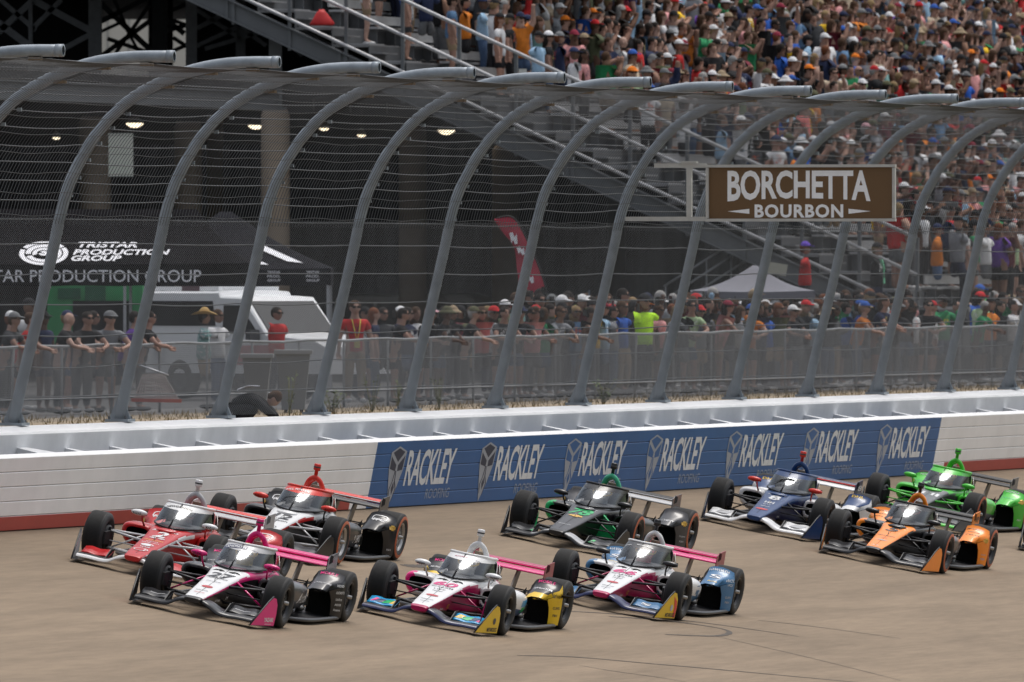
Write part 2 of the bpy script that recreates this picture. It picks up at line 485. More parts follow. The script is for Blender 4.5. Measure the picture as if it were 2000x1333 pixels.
# ---- concrete wall
mb = MB()
prof = [(-.82, -.1), (-.80, 1.14), (-.775, 1.17), (-1.20, 1.175), (-1.23, 1.15), (-1.26, -.1)]
prof = [(-.80, -.1), (-.80, 1.15), (-.825, 1.18), (-1.20, 1.18), (-1.23, 1.15), (-1.26, -.1)]
xs = [TS + 3.0 * i for i in range(int((TE + 40 - TS) / 3))]
mb.loft([[(x, y, z) for y, z in prof] for x in xs], lambda c, n, i, k: M_WHITE_TOP if n.z > .5 else M_CONC, smooth=False, cap0=M_CONC, cap1=M_CONC)
wall = tag(mb.build("concrete_wall", M=MW), "white painted concrete retaining wall behind the tubular barrier, under the catch fence", "wall")

# ---- catch fence: curved posts, mesh, cables (one thing)
FQ = -1.04; FZ = 1.43
PROF = cr([(0, 0), (.10, .5), (.24, 1.05), (.38, 1.60), (.58, 2.45), (.70, 2.98), (.86, 3.42), (1.20, 3.98), (1.70, 4.46), (2.42, 4.80), (3.08, 4.935), (3.78, 4.95)], 45)
def prof_at(h):     # point of the profile by arc length
    d = 0
    for i in range(len(PROF) - 1):
        a, b = PROF[i], PROF[i + 1]; L = math.hypot(*(b - a))
        if d + L >= h: return a + (b - a) * ((h - d) / L)
        d += L
    return PROF[-1]
PLEN = sum(math.hypot(*(PROF[i + 1] - PROF[i])) for i in range(44))
fence = empty("catch_fence", MH @ Matrix.Translation((0, FQ, FZ)))
tag(fence, "tall galvanised catch fence of curved posts, wire mesh and cables standing on the white wall", "fence")
POST_T = [33.1 + 4.877 * k for k in range(-11, 16)]
cab_h = [.42, .86, 1.30, 1.72, 2.14, 2.56] + [2.98 + .262 * i for i in range(11)]
cab_h = [.33, .77, 1.21, 1.65, 2.09, 2.52, 2.86, 3.12, 3.39, 3.66, 3.94, 4.22, 4.5, 4.8, 5.1, 5.4, 5.7]
for t in POST_T:
    r = random.Random(int(t * 10)); mb = MB()
    mb.tube([(t, y, z) for y, z in PROF], .080, M_GALV, n=14)
    mb.lathe([(.0, 0), (.085, 0), (.085, .1), (.06, .1)], M_GALV, c=(t, PROF[-1][0] - .06, PROF[-1][1]), ax=(0, 1, 0), n=14)
    mb.box((t, .0, -.02), (.36, .34, .04), M_GALV)
    for sx in (-1, 1):
        mb.prism([(t + sx * .012, -.16, 0), (t + sx * .012, .16, 0), (t + sx * .012, .04, .30), (t + sx * .012, -.03, .30)], (sx * .015, 0, 0), M_GALV)
        for sy in (-1, 1): mb.lathe([(.0, .04), (.02, .04), (.02, 0)], M_CABLE, c=(t + sx * .13, sy * .12, 0), n=6)
    for h in cab_h[:14]:
        y, z = prof_at(h); mb.box((t + .085, y - .01, z), (.05, .07, .11), M_GALV if h < 4 else M_RUST)
        mb.box((t + .085, y - .01, z - .16), (.04, .06, .05), M_GALV)
    for h in (PLEN - 1.6, PLEN - .95, PLEN - .35):
        y, z = prof_at(h); mb.box((t + .02, y, z - .105), (.12, .16, .04), M_RUST)
    mb.build("post", parent=fence)
FT0, FT1 = POST_T[0] - 1.5, POST_T[-1] + 1.5
IN = -.10     # mesh and cables hang on the outer (crowd) side of the posts
def under(h, d=.10):
    y, z = prof_at(h); y2, z2 = prof_at(min(h + .05, PLEN)); a = math.atan2(z2 - z, y2 - y)
    return y + math.sin(a) * -d * -1 * -1, z + math.cos(a) * d * -1
def nrm(h, d):   # offset to the inner (lower/right) side of the curve
    y, z = prof_at(h); y2, z2 = prof_at(min(h + .04, PLEN)); y1, z1 = prof_at(max(h - .04, 0))
    a = math.atan2(z2 - z1, y2 - y1)
    return y + math.sin(a) * d, z - math.cos(a) * d
mb = MB()
for ci, h in enumerate(cab_h):
    pts = []; x = FT0; r = random.Random(ci + 5)
    sag = {}
    while x < FT1:
        kk = (x - POST_T[0]) / 4.877; fr = kk - math.floor(kk)
        sg = sag.setdefault(math.floor(kk), r.uniform(.0, .04 if h < 3 else .055))
        y, z = nrm(h, -.10); pts.append((x, y, z - sg * 4 * fr * (1 - fr))); x += .61
    mb.tube(pts, .0085 if h < 2.8 else .0075, M_CABLE, n=4, cap=False)
mb.build("cable", parent=fence)
# chain-link skirt: crossing wires
H0, H1 = .02, 2.93
mb = MB(); r = random.Random(3); step = .094; k = (H1 - H0) * 2.3
x = FT0 - k
def wire(a, b, rad, m, segs):
    pts = [a + (b - a) * (i / segs) for i in range(segs + 1)]
    mb.tube([(p[0], *nrm(p[1], .105 + .02 * math.sin(p[0] * 1.7) * (1 - p[1] / 6))) for p in pts], rad, m, n=3, cap=False, smooth=False)
while x < FT1:
    for sg in (1, -1):
        a = np.array((x if sg > 0 else x + k, H0)); b = np.array((x + k if sg > 0 else x, H1))
        if min(a[0], b[0]) > -16 and max(a[0], b[0]) < FT1 + 1: wire(a, b, .0019, M_MESHW, 12)
    x += step
mb.build("chain_link_mesh", parent=fence)
mb = MB(); x = FT0
while x < FT1:      # upper woven wire following the curve
    a = np.array((x, H1 - .1)); b = np.array((x + .30, PLEN - .2))
    pts = [a + (b - a) * (i / 12) for i in range(13)]
    mb.tube([(p[0] + .01 * math.sin(p[1] * 9), *nrm(p[1], .10 + .025 * abs(math.sin((p[0] - POST_T[0]) / 4.877 * math.pi)))) for p in pts], .0046, M_WIRE, n=4, cap=False, smooth=False)
    x += .138
for i in range(13):   # paler twisted line wires
    h = H1 + .03 + i * (PLEN - .3 - H1) / 12; pts = []; x = FT0
    while x < FT1:
        pts.append((x, *nrm(h + .015 * math.sin(x * 2.1 + i), .10 + .025 * abs(math.sin((x - POST_T[0]) / 4.877 * math.pi))))); x += .305
    mb.tube(pts, .0048, M_LINEW, n=3, cap=False)
mb.build("woven_wire_mesh", parent=fence)

# ---- brown advertising sign hung from one post
M_BROWN = mat("brown_sign_face", srgb(108, 80, 48), .5, var=.05, scale=2); M_FRAME = mat("pale_sign_frame", (.50, .49, .46), .5, var=.15)
M_SIGNW = mat("sign_white_letter", (.92, .92, .93), .55, var=.04)
ST = 33.1
sp = at(1385, 426, FPX / W(ST, 1.1, 0).y)
SX = lambda u: (W(ST, 0, 0).y * 1.0 * (u - 1000) / FPX - W(ST, 0, 0).x) / (LD.x + (u - 1000) / FPX * .27)
q0, q1 = SX(1383), SX(1754); zs = FPX / W(ST, 2.6, 0).y
zb = HC - (434 - 534) / zs; zt = HC - (321 - 534) / zs
sign = empty("advertising_sign", Matrix.Translation(W(ST - .14, q0, zb)) @ Matrix(((LD.x, BD.x, 0, 0), (LD.y, BD.y, 0, 0), (0, 0, 1, 0), (0, 0, 0, 1))))
tag(sign, "brown bourbon advertising sign in a pale frame hung from a fence post", "sign")
Wd, Hd = q1 - q0, zt - zb
mb = MB(); mb.box((Wd / 2, .03, Hd / 2), (Wd - .06, .05, Hd - .06), M_BROWN)
mb.build("panel", parent=sign)
mb = MB()
for a, b in (((0, 0, .03), (Wd, 0, .03)), ((0, 0, Hd - .03), (Wd, 0, Hd - .03))): mb.bar(a, b, .08, .045, M_FRAME)
for x in (.03, Wd - .03): mb.bar((x, 0, .06), (x, 0, Hd - .06), .045, .08, M_FRAME, up=(0, 1, 0))
mb.build("frame", parent=sign)
mb = MB()
def warp1(x, y): return x, y + .075 - (.10 if y < 0 else .02) * (x / 1.2) ** 2 * (-1 if y < 0 else 1) * (1 if y < 0 else .0) + 0
v, f = text2d("BORCHETTA", .03, 0, .98)
sx = 2.34 / np.ptp(v[:, 0]); hh = .45
def bw(x, y):
    xx = x * sx; e = (xx / 1.17) ** 2
    return xx, (y * hh * (1.0 + .22 * e if y < 0 else 1.0)) + .135
mb.add([(Wd / 2 - .03 + bw(*p)[0], .0015, Hd / 2 + bw(*p)[1]) for p in v], f, M_SIGNW)
v, f = text2d("BOURBON", .035, 0, 1.12)
mb.add([(Wd / 2 - .03 + p[0] * 1.45 / np.ptp(v[:, 0]), .0015, Hd / 2 - .285 + p[1] * .215) for p in v], f, M_SIGNW)
for sx2 in (-1, 1):
    c = Wd / 2 - .03 + sx2 * .98
    mb.add([(c - sx2 * .17, .0015, Hd / 2 - .25), (c - sx2 * .17, .0015, Hd / 2 - .33), (c + sx2 * .19, .0015, Hd / 2 - .29)], [(0, 1, 2)], M_SIGNW)
mb.build("lettering", parent=sign)
mb = MB()
xb = SX(1226) - q0; xt = SX(1282) - q0; xm = SX(1350) - q0
mb.bar((xb, .03, .05), (0, .03, .05), .07, .07, M_FRAME); mb.bar((xt, .03, Hd - .02), (0, .03, Hd - .02), .07, .07, M_FRAME)
mb.bar((xm, .03, .085), (xm, .03, Hd - .055), .08, .08, M_FRAME, up=(0, 1, 0)); mb.box((xm, .03, Hd + .03), (.26, .1, .04), M_FRAME)
mb.build("mounting_arm", parent=sign)

# ---- ground behind the wall
GZ = 1.05
M_CONCOURSE = mat("concourse_asphalt", (.085, .082, .08), .9, var=.2, scale=.7, bump=.1)
M_DIRT = mat("dry_verge_soil", (.22, .17, .11), .95, var=.25, scale=1.4, bump=.2)
mb = MB()
mb.add([(-160, -1.24, 1.25), (260, -1.24, 1.25), (260, -9, 1.08), (-160, -9, 1.08), (260, -13.2, 1.03), (-160, -13.2, 1.03)], [(0, 1, 2, 3), (3, 2, 4, 5)], M_DIRT)
tag(mb.build("grass_verge", M=MH), kind='structure')
mb = MB(); mb.add([(-300, -13.1, 1.02), (900, -13.1, 1.02), (900, -500, 1.02), (-300, -500, 1.02)], [(0, 1, 2, 3)], M_CONCOURSE)
tag(mb.build("concourse_ground", M=MH), kind='structure')
M_STRAW = mat("dry_grass_blade", (.19, .14, .06), .9, var=.4, scale=2)
mb = MB(); r = random.Random(2)
for i in range(4200):
    q = -r.uniform(8.6, 13.4); t = r.uniform(24, 135); h = r.uniform(.04, .12); a = r.uniform(0, 6.3); w = .012
    z = 1.08 + (q + 9) * .0119 if q < -9 else 1.08
    dx, dy = math.cos(a), math.sin(a); lx, ly = r.uniform(-.06, .06), r.uniform(-.06, .06)
    mb.add([(t - dx * w, q - dy * w, z - .01), (t + dx * w, q + dy * w, z - .01), (t + lx, q + ly, z + h)], [(0, 1, 2)], M_STRAW)
tag(mb.build("dry_grass", M=MH), kind='stuff')
M_WEED = mat("weed_leaf", (.07, .10, .03), .8, var=.3, scale=4); M_STALK = mat("weed_stalk", (.16, .16, .06), .8, var=.2)
for i, (u, v, s, h) in enumerate([(565, 806, 116, .85), (648, 800, 112, .42), (727, 792, 112, .72), (778, 790, 111, .6), (858, 788, 110, .7), (1178, 776, 106, .5)]):
    p = at(u, v, s); p.z = 1.04; r = random.Random(i); root = empty("weed_plant", Matrix.Translation(p)); mb = MB(); ms = MB()
    n = 5 if h > .5 else 9
    for k in range(n):
        a = r.uniform(0, 6.3); l = r.uniform(.04, .16) if h > .5 else r.uniform(.15, .3); tip = Vector((math.cos(a) * l, math.sin(a) * l, h * r.uniform(.7, 1)))
        ms.tube([(0, 0, 0), tip * .5 + Vector((0, 0, .05)), tip], [.008, .006, .003], M_STALK, n=4)
        for j in range(9):
            c = tip * r.uniform(.25, 1); b = r.uniform(0, 6.3); L = r.uniform(.06, .12); w = .02 if h > .5 else .035
            d = Vector((math.cos(b), math.sin(b), r.uniform(-.2, .7))).normalized(); sdv = Vector((-d.y, d.x, 0)) * w
            mb.add([c, c + d * L * .5 + sdv, c + d * L, c + d * L * .5 - sdv], [(0, 1, 2, 3)], M_WEED)
    mb.build("leaf", parent=root); ms.build("stalk", parent=root)
    tag(root, ["tall thin weed beside the crouching person", "low bushy dark weed at the foot of the crowd fence", "thin upright weed by the legs of the man in the red polo",
               "slender weed right of the red polo man", "straggly weed under the leaning men in black", "yellowish weed under the hi-vis spectator"][i], "weed", "weeds growing by the crowd fence")
p = at(1105, 788, 112); mb = MB(); a = at(1020, 789, 118); b = at(1215, 783, 116); a.z = b.z = 1.12
mb.bar((0, 0, 0), b - a, .12, .10, mat("black_timber", (.02, .02, .02), .8)); mb.bar((0, 0, .056), (b - a) * .98 + Vector((0, 0, .056)), .03, .012, M_CABLE)
tag(mb.build("black_kerb_rail", M=Matrix.Translation(a)), "long low black rail lying on the dry grass behind the wall", "rail")
# ================================================================== GRANDSTAND AND CONCOURSE STRUCTURES
M_STEELG = mat("grey_painted_steel", (.125, .132, .138), .6, var=.15, scale=1.5)
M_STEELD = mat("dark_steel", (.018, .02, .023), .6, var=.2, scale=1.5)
M_RAIL = mat("aluminium_rail", (.47, .47, .48), .4, metal=.2, var=.1)
M_TREAD = mat("aluminium_tread", (.20, .20, .205), .55, var=.2, scale=3)
M_RISER = mat("riser_grey", (.085, .09, .095), .6, var=.2, scale=2)
M_SEAT = mat("bench_plank", (.34, .345, .35), .45, var=.12)
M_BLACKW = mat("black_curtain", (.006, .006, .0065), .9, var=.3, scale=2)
M_TAN = mat("tan_concrete_column", (.42, .335, .255), .85, var=.12, scale=1.2, bump=.1)
M_DTAN = mat("brown_concrete_column", (.42, .34, .27), .85, var=.15, scale=1.2)
M_PALEW = mat("pale_cladding", (.60, .56, .48), .7, var=.05, scale=.5)

ROW_D, ROW_H = .885, .40
SQ0, SZ0, STE = -17.0, 2.72, 119.5
NROW = 31
def row_q(r): return SQ0 - ROW_D * r
def row_z(r): return SZ0 + ROW_H * r
T_END = 245.0
stand = empty("grandstand", MH @ Matrix.Translation((0, 0, 0)))
tag(stand, "open grey steel grandstand with stepped bench rows packed with spectators", "grandstand")
mb = MB()
for r in range(NROW):
    q, z = row_q(r), row_z(r)
    mb.box(((STE + T_END) / 2, q, z - .03), (T_END - STE, ROW_D, .06), M_TREAD)
    mb.box(((STE + T_END) / 2, q - ROW_D / 2 + .01, z + ROW_H / 2 - .03), (T_END - STE, .02, ROW_H), M_RISER)
mb.build("stepped_deck", parent=stand)
for r in range(NROW):
    q, z = row_q(r), row_z(r); mb = MB(); t0 = STE + 2.6
    mb.box(((t0 + T_END) / 2, q - .24, z + .43), (T_END - t0, .30, .05), M_SEAT)
    mb.box(((t0 + T_END) / 2, q - .40, z + .62), (T_END - t0, .04, .20), M_SEAT)
    t = t0 + .3
    while t < min(t0 + 26, T_END):
        mb.box((t, q - .30, z + .22), (.05, .2, .42), M_STEELG); t += 1.5
    mb.build("bench", parent=stand)
# aisle steps at the open end: pale tread ends
mb = MB()
for r in range(NROW):
    q, z = row_q(r), row_z(r)
    mb.box((STE + .75, q + .02, z + .012), (1.2, ROW_D * .92, .02), M_SEAT)
    mb.box((STE + .75, q - ROW_D / 2 + .15, z + .2), (1.2, .3, .03), M_TREAD)
mb.build("aisle_step", parent=stand)
# raking end beam
def rk(q, dz): return (STE, q, SZ0 + (SQ0 - q) * ROW_H / ROW_D + dz)
mb = MB()
a, b = rk(SQ0 + .6, -.48), rk(row_q(NROW), -.48)
for dz, w, h in ((0, .05, .44), (.22, .28, .03), (-.22, .28, .03)):
    mb.bar((STE - .02, a[1], a[2] + dz), (STE - .02, b[1], b[2] + dz), w, h, M_STEELG)
q = SQ0
while q > row_q(NROW):
    p = rk(q, -.5); mb.box((STE - .06, q, p[2]), (.05, .07, .42), M_STEELG); q -= 2.7
mb.build("raking_beam", parent=stand)
mb = MB()
for t in range(int(STE) + 6, int(T_END), 6):
    a, b = rk(SQ0 + .4, -.5), rk(row_q(NROW), -.5); mb.bar((t, a[1], a[2]), (t, b[1], b[2]), .2, .44, M_STEELD)
mb.box(((STE + T_END) / 2, SQ0 + .52, SZ0 - .55), (T_END - STE, .12, 1.0), M_STEELD)
mb.build("support_frame", parent=stand)
# guard rail on the open end: posts and three sloping rails
q = SQ0 + .1; k = 0
qs = []
while q > row_q(NROW): qs.append(q); q -= 1.345
for q in qs:
    mb = MB(); p = rk(q, 0); mb.bar((STE - .05, q, p[2] - .78), (STE - .05, q, p[2] + 1.62), .075, .075, M_STEELG, up=(0, 1, 0)); mb.build("guard_post", parent=stand)
for dz in (-.06, .78, 1.60):
    mb = MB(); a, b = rk(qs[0], dz), rk(qs[-1], dz)
    mb.tube([(STE - .10, a[1], a[2]), (STE - .10, b[1], b[2])], .042, M_RAIL, n=8); mb.build("guard_rail", parent=stand)
# handrails of the aisles further along
AISLES = [STE + 14.5, STE + 32, STE + 50, STE + 68]
for t in AISLES:
    for s2 in (0,):
        for seg in ((2, 6), (8, 12), (14, 18), (20, 24), (26, 29)):
            mb = MB(); a, b = rk(row_q(seg[0]), .92), rk(row_q(seg[1]), .92)
            mb.tube([(t, a[1], a[2] - .9), (t, a[1], a[2]), (t, b[1], b[2]), (t, b[1], b[2] - .9)], .035, M_RAIL, n=6); mb.build("aisle_rail", parent=stand)

# ---- structure under and behind: columns, girder, lattice, dark back wall
def column(name, u, v0, s, w, m, label, group, v1=760, cap=None, rect=False):
    p = at(u, v0, s); h = p.z - GZ + .05; mb = MB()
    root = empty(name, Matrix.Translation((p.x, p.y, GZ - .05)))
    if rect: mb.box((0, 0, h / 2), (w, w, h), m)
    else: mb.lathe([(.0, 0), (w / 2, 0), (w / 2, h - .12), (w / 2 - .06, h), (0, h)], m, n=20)
    mb.build("shaft", parent=root)
    if cap:
        mb = MB(); mb.box((0, 0, h + cap / 2), (.30, .22, cap), M_STEELG); mb.box((0, 0, h + cap), (.42, .34, .05), M_STEELG); mb.box((0, 0, h + .02), (.5, .4, .05), M_STEELG)
        mb.build("steel_post", parent=root)
    tag(root, label, "column", group); return root
G = "columns under the stand"
column("concrete_column", 538, 214, 85.0, .66, M_TAN, "tan concrete column with a grey steel post on top, behind the tent roof", G, cap=1.78)
column("concrete_column", 806, 248, 82, .66, M_DTAN, "shaded brown concrete column behind the centre of the catch fence", G)
column("concrete_column", 988, 285, 80, .66, M_DTAN, "dim dark column beside the red feather flag", G)
column("concrete_column", 186, 228, 84, .74, M_DTAN, "broad brown column carrying the blank pale board", G)
column("concrete_column", 368, 238, 83, .66, M_DTAN, "dark brown column between the blank board and the tan column", G)
column("concrete_column", 420, 222, 78, .40, M_TAN, "slim far column seen just left of the tan column", G)
column("steel_column", 1204, 330, 78, .42, M_STEELG, "slim bluish steel column under the sloping end of the grandstand", G, rect=True)
column("steel_column", 1050, 380, 70, .36, M_STEELD, "thin dark steel column behind the red feather flag", G, rect=True)

mb = MB()
a = W(84, -31.9, 7.42); b = W(STE - .3, -31.9, 7.42)
mb.bar(a, b, .06, .38, M_STEELG); mb.bar(a + Vector((0, 0, .19)), b + Vector((0, 0, .19)), .3, .03, M_STEELG); mb.bar(a - Vector((0, 0, .19)), b - Vector((0, 0, .19)), .3, .03, M_STEELG)
tag(mb.build("steel_girder"), "grey horizontal steel girder running above the tent towards the tan column", "girder")

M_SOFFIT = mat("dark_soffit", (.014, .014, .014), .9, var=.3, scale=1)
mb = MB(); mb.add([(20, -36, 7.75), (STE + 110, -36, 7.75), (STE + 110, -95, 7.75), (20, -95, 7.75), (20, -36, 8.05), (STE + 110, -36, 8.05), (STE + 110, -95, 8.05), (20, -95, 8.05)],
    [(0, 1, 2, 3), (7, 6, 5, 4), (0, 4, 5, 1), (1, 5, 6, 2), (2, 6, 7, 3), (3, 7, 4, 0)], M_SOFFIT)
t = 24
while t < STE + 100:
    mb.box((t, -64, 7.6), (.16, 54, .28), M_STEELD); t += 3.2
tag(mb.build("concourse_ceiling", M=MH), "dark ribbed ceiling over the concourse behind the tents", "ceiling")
mb = MB()
p0 = at(-120, 0, 58); p1 = at(1700, 0, 58); n = 240
pts = []
for i in range(n + 1):
    f = i / n; pts.append((p0.x + (p1.x - p0.x) * f, p0.y + .16 * math.sin(i * 1.35) + .1 * math.sin(i * .43)))
vs = [(x, y, z) for x, y in pts for z in (GZ - .1, 7.9)]
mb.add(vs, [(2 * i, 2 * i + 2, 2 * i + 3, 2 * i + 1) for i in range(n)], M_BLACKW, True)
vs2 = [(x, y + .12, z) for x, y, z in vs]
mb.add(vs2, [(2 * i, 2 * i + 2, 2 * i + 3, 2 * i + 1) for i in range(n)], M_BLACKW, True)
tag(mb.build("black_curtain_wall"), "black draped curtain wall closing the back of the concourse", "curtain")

# dark lattice of the upper stand, top left
lat = empty("upper_stand_frame", Matrix.Translation(at(200, 100, 80)))
tag(lat, "dark steel lattice of the upper stand with crossed braces and pale gaps, top left", "steel frame")
O = at(200, 100, 80)
def L(u, v, s=80): return at(u, v, s) - O
def beam(name, u0, v0, u1, v1, w, m, s=80, d=.25):
    mb = MB(); mb.bar(L(u0, v0, s), L(u1, v1, s), d, w / s, m, up=(0, 0, 1) if abs(u1 - u0) > abs(v1 - v0) * .2 else (0, 1, 0)); mb.build(name, parent=lat)
M_LAT = mat("lattice_steel", (.30, .31, .33), .6, var=.2)
for u, w in ((186, 26), (374, 22), (312, 30), (60, 8)):
    mb = MB(); a, b = L(u, -60), L(u, 172); mb.box((a + b) / 2, (w / 80, .3, (a - b).length), M_LAT if w < 28 else M_STEELD); mb.build("column", parent=lat)
for q in [(-10, 70, 64, 2, 12), (64, 0, 180, 62, 13), (-10, 40, 110, 130, 14), (180, 66, 60, 130, 10), (-8, -8, 70, 60, 9), (120, 0, 60, 60, 9)]: beam("brace", *q, M_LAT)
for q in [(198, 42, 288, -4, 10), (198, 110, 292, 42, 9), (198, 8, 300, 104, 11), (220, -8, 250, 62, 7), (292, 10, 226, 104, 7), (198, 62, 245, 40, 6), (250, 62, 272, 104, 6), (210, 76, 292, 104, 8),
          (292, 70, 362, 50, 9), (300, 20, 360, 66, 11), (338, 20, 366, 8, 8), (338, 74, 366, 92, 8), (338, 40, 366, 50, 7), (338, 100, 366, 88, 7)]: beam("brace", *q, M_STEELD, 79)
for q in [(385, 56, 470, 10, 9), (385, 20, 470, 76, 8), (385, 90, 480, 46, 8), (400, 96, 520, 60, 8), (430, 24, 520, 90, 8), (470, -5, 470, 110, 9), (520, 40, 590, 110, 7), (590, 60, 700, 118, 7)]: beam("brace", *q, M_LAT, 76)
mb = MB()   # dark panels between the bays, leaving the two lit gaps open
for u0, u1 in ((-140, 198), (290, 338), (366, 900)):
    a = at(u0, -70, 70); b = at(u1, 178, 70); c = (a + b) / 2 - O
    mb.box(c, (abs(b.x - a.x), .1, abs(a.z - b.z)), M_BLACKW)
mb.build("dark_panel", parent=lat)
mb = MB()  # unseen slab added overhead to keep sky light off the lattice and concourse
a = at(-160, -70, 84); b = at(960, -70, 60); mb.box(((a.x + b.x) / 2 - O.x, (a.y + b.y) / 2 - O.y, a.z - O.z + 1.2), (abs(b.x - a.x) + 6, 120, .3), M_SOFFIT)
mb.build("added_shade_roof", parent=lat)
p = at(280, 60, 46); mb = MB(); mb.box((0, 0, 0), (12, 1, 14), M_PALEW)
for i in range(14): mb.box((-6 + i * .9, -.52, 0), (.05, .05, 14), mat("cladding_joint", (.3, .3, .29), .7, var=.1))
tag(mb.build("pale_clad_building", M=Matrix.Translation(p)), "pale building glimpsed through the gaps of the dark lattice", "building")
for i, (u, v) in enumerate([(340, 8), (346, 30), (342, 50)]): pass

# blank pale board on the broad column
p = at(236, 303, 89); mb = MB(); mb.box((0, 0, 0), (.54, .05, .95), mat("pale_board", (.62, .60, .55), .6, var=.05)); mb.box((0, .05, 0), (.1, .1, .8), M_STEELD)
mb.box((0, -.028, .46), (.56, .012, .03), M_FRAME); mb.box((0, -.028, -.46), (.56, .012, .03), M_FRAME)
tag(mb.build("blank_board", M=Matrix.Translation(p)), "blank pale rectangular board hanging by the broad brown column", "board")
# lit lamps under the ceiling
M_LAMP = mat("lamp_glow", (1.0, .86, .62), .4, var=0, emit=1.5); M_LSHELL = mat("lamp_housing", (.25, .24, .22), .5)
for i, (u, v, s, r, lb) in enumerate([
    (263, 241, 80, .22, "lit dish lamp above the blank pale board"), (110, 269, 80, .10, "small lit lamp far left under the dark ceiling"),
    (500, 245, 80, .20, "lit dish lamp touching the left side of the tan column"), (633, 251, 80, .12, "small lit lamp just right of the tan column"),
    (706, 264, 80, .11, "smallest lit lamp between the tan column and the centre column"), (872, 255, 78, .22, "lit dish lamp right of the centre column"), (952, 258, 80, .17, "lit lamp near the sloping end of the grandstand")]):
    root = empty("ceiling_lamp", Matrix.Translation(at(u, v, s))); mb = MB()
    mb.lathe([(0, .16), (r * .4, .15), (r, .02), (r, 0)], M_LSHELL, n=16)
    mb.tube([(0, 0, .15), (0, 0, .15 + max(.1, 7.7 - at(u, v, s).z - .15))], .012, M_STEELD, n=5); mb.build("housing", parent=root)
    mb = MB(); mb.lathe([(0, -r * .52), (r * .5, -r * .45), (r * .95, -r * .12), (r * .97, 0)], M_LAMP, n=16); mb.build("diffuser", parent=root)
    tag(root, lb, "lamp", "lamps under the concourse ceiling")

# ---- low crowd fence along the concourse
FA = at(-120, 678, 115.2); FB = at(2120, 633, 89.0)
FA.z = FB.z = 0
FD = (FB - FA).normalized(); FL0 = (FB - FA).length; FL = FL0 * 1.32; FN = Vector((FD.y, -FD.x, 0))
M_LOWM = mat("low_fence_wire", (.17, .175, .18), .6, var=.1); M_LOWP = mat("low_fence_pipe", (.25, .26, .27), .5, metal=.3, var=.2)
def fz(x):   # top and bottom heights follow the slight rise of the verge
    f = x / FL0; return GZ - .02 + .10 * f, GZ + 1.16 + .16 * f
cf = empty("crowd_fence", Matrix.Translation(FA)); tag(cf, "low chain link fence holding back the standing crowd along the grass", "fence")
mb = MB(); N = 84
rr = random.Random(4)
mb.tube([FD * (FL * i / N) + Vector((0, 0, fz(FL * i / N)[1] + .015 * math.sin(i * 1.9))) for i in range(N + 1)], .028, M_LOWP, n=6); mb.build("top_rail", parent=cf)
x = 1.0; k = 0
while x < FL:
    mb = MB(); z0, z1 = fz(x); lean = .22 * rr.choice((0, 0, 0, 1, -1)) * rr.random()
    mb.tube([FD * x + Vector((0, 0, z0 - .1)), FD * (x + lean) + Vector((0, 0, z1))], .026, M_LOWP, n=6); mb.build("post", parent=cf); x += 2.44
mb = MB(); step = .066; x = -1.1
while x < FL:
    for sg in (1, -1):
        x0, x1 = (x, x + 1.05) if sg > 0 else (x + 1.05, x)
        if min(x0, x1) >= 0 and max(x0, x1) <= FL:
            mb.tube([FD * x0 + Vector((0, 0, fz(x0)[0] + .04)) + FN * .03, FD * x1 + Vector((0, 0, fz(x1)[1] - .02)) + FN * .03], .0042, M_LOWM, n=3, cap=False, smooth=False)
    x += step
mb.tube([FD * 0 + Vector((0, 0, GZ + .25)) + FN * .03, FD * FL + Vector((0, 0, GZ + .35)) + FN * .03], .016, M_LOWP, n=4); mb.build("chain_link_mesh", parent=cf)

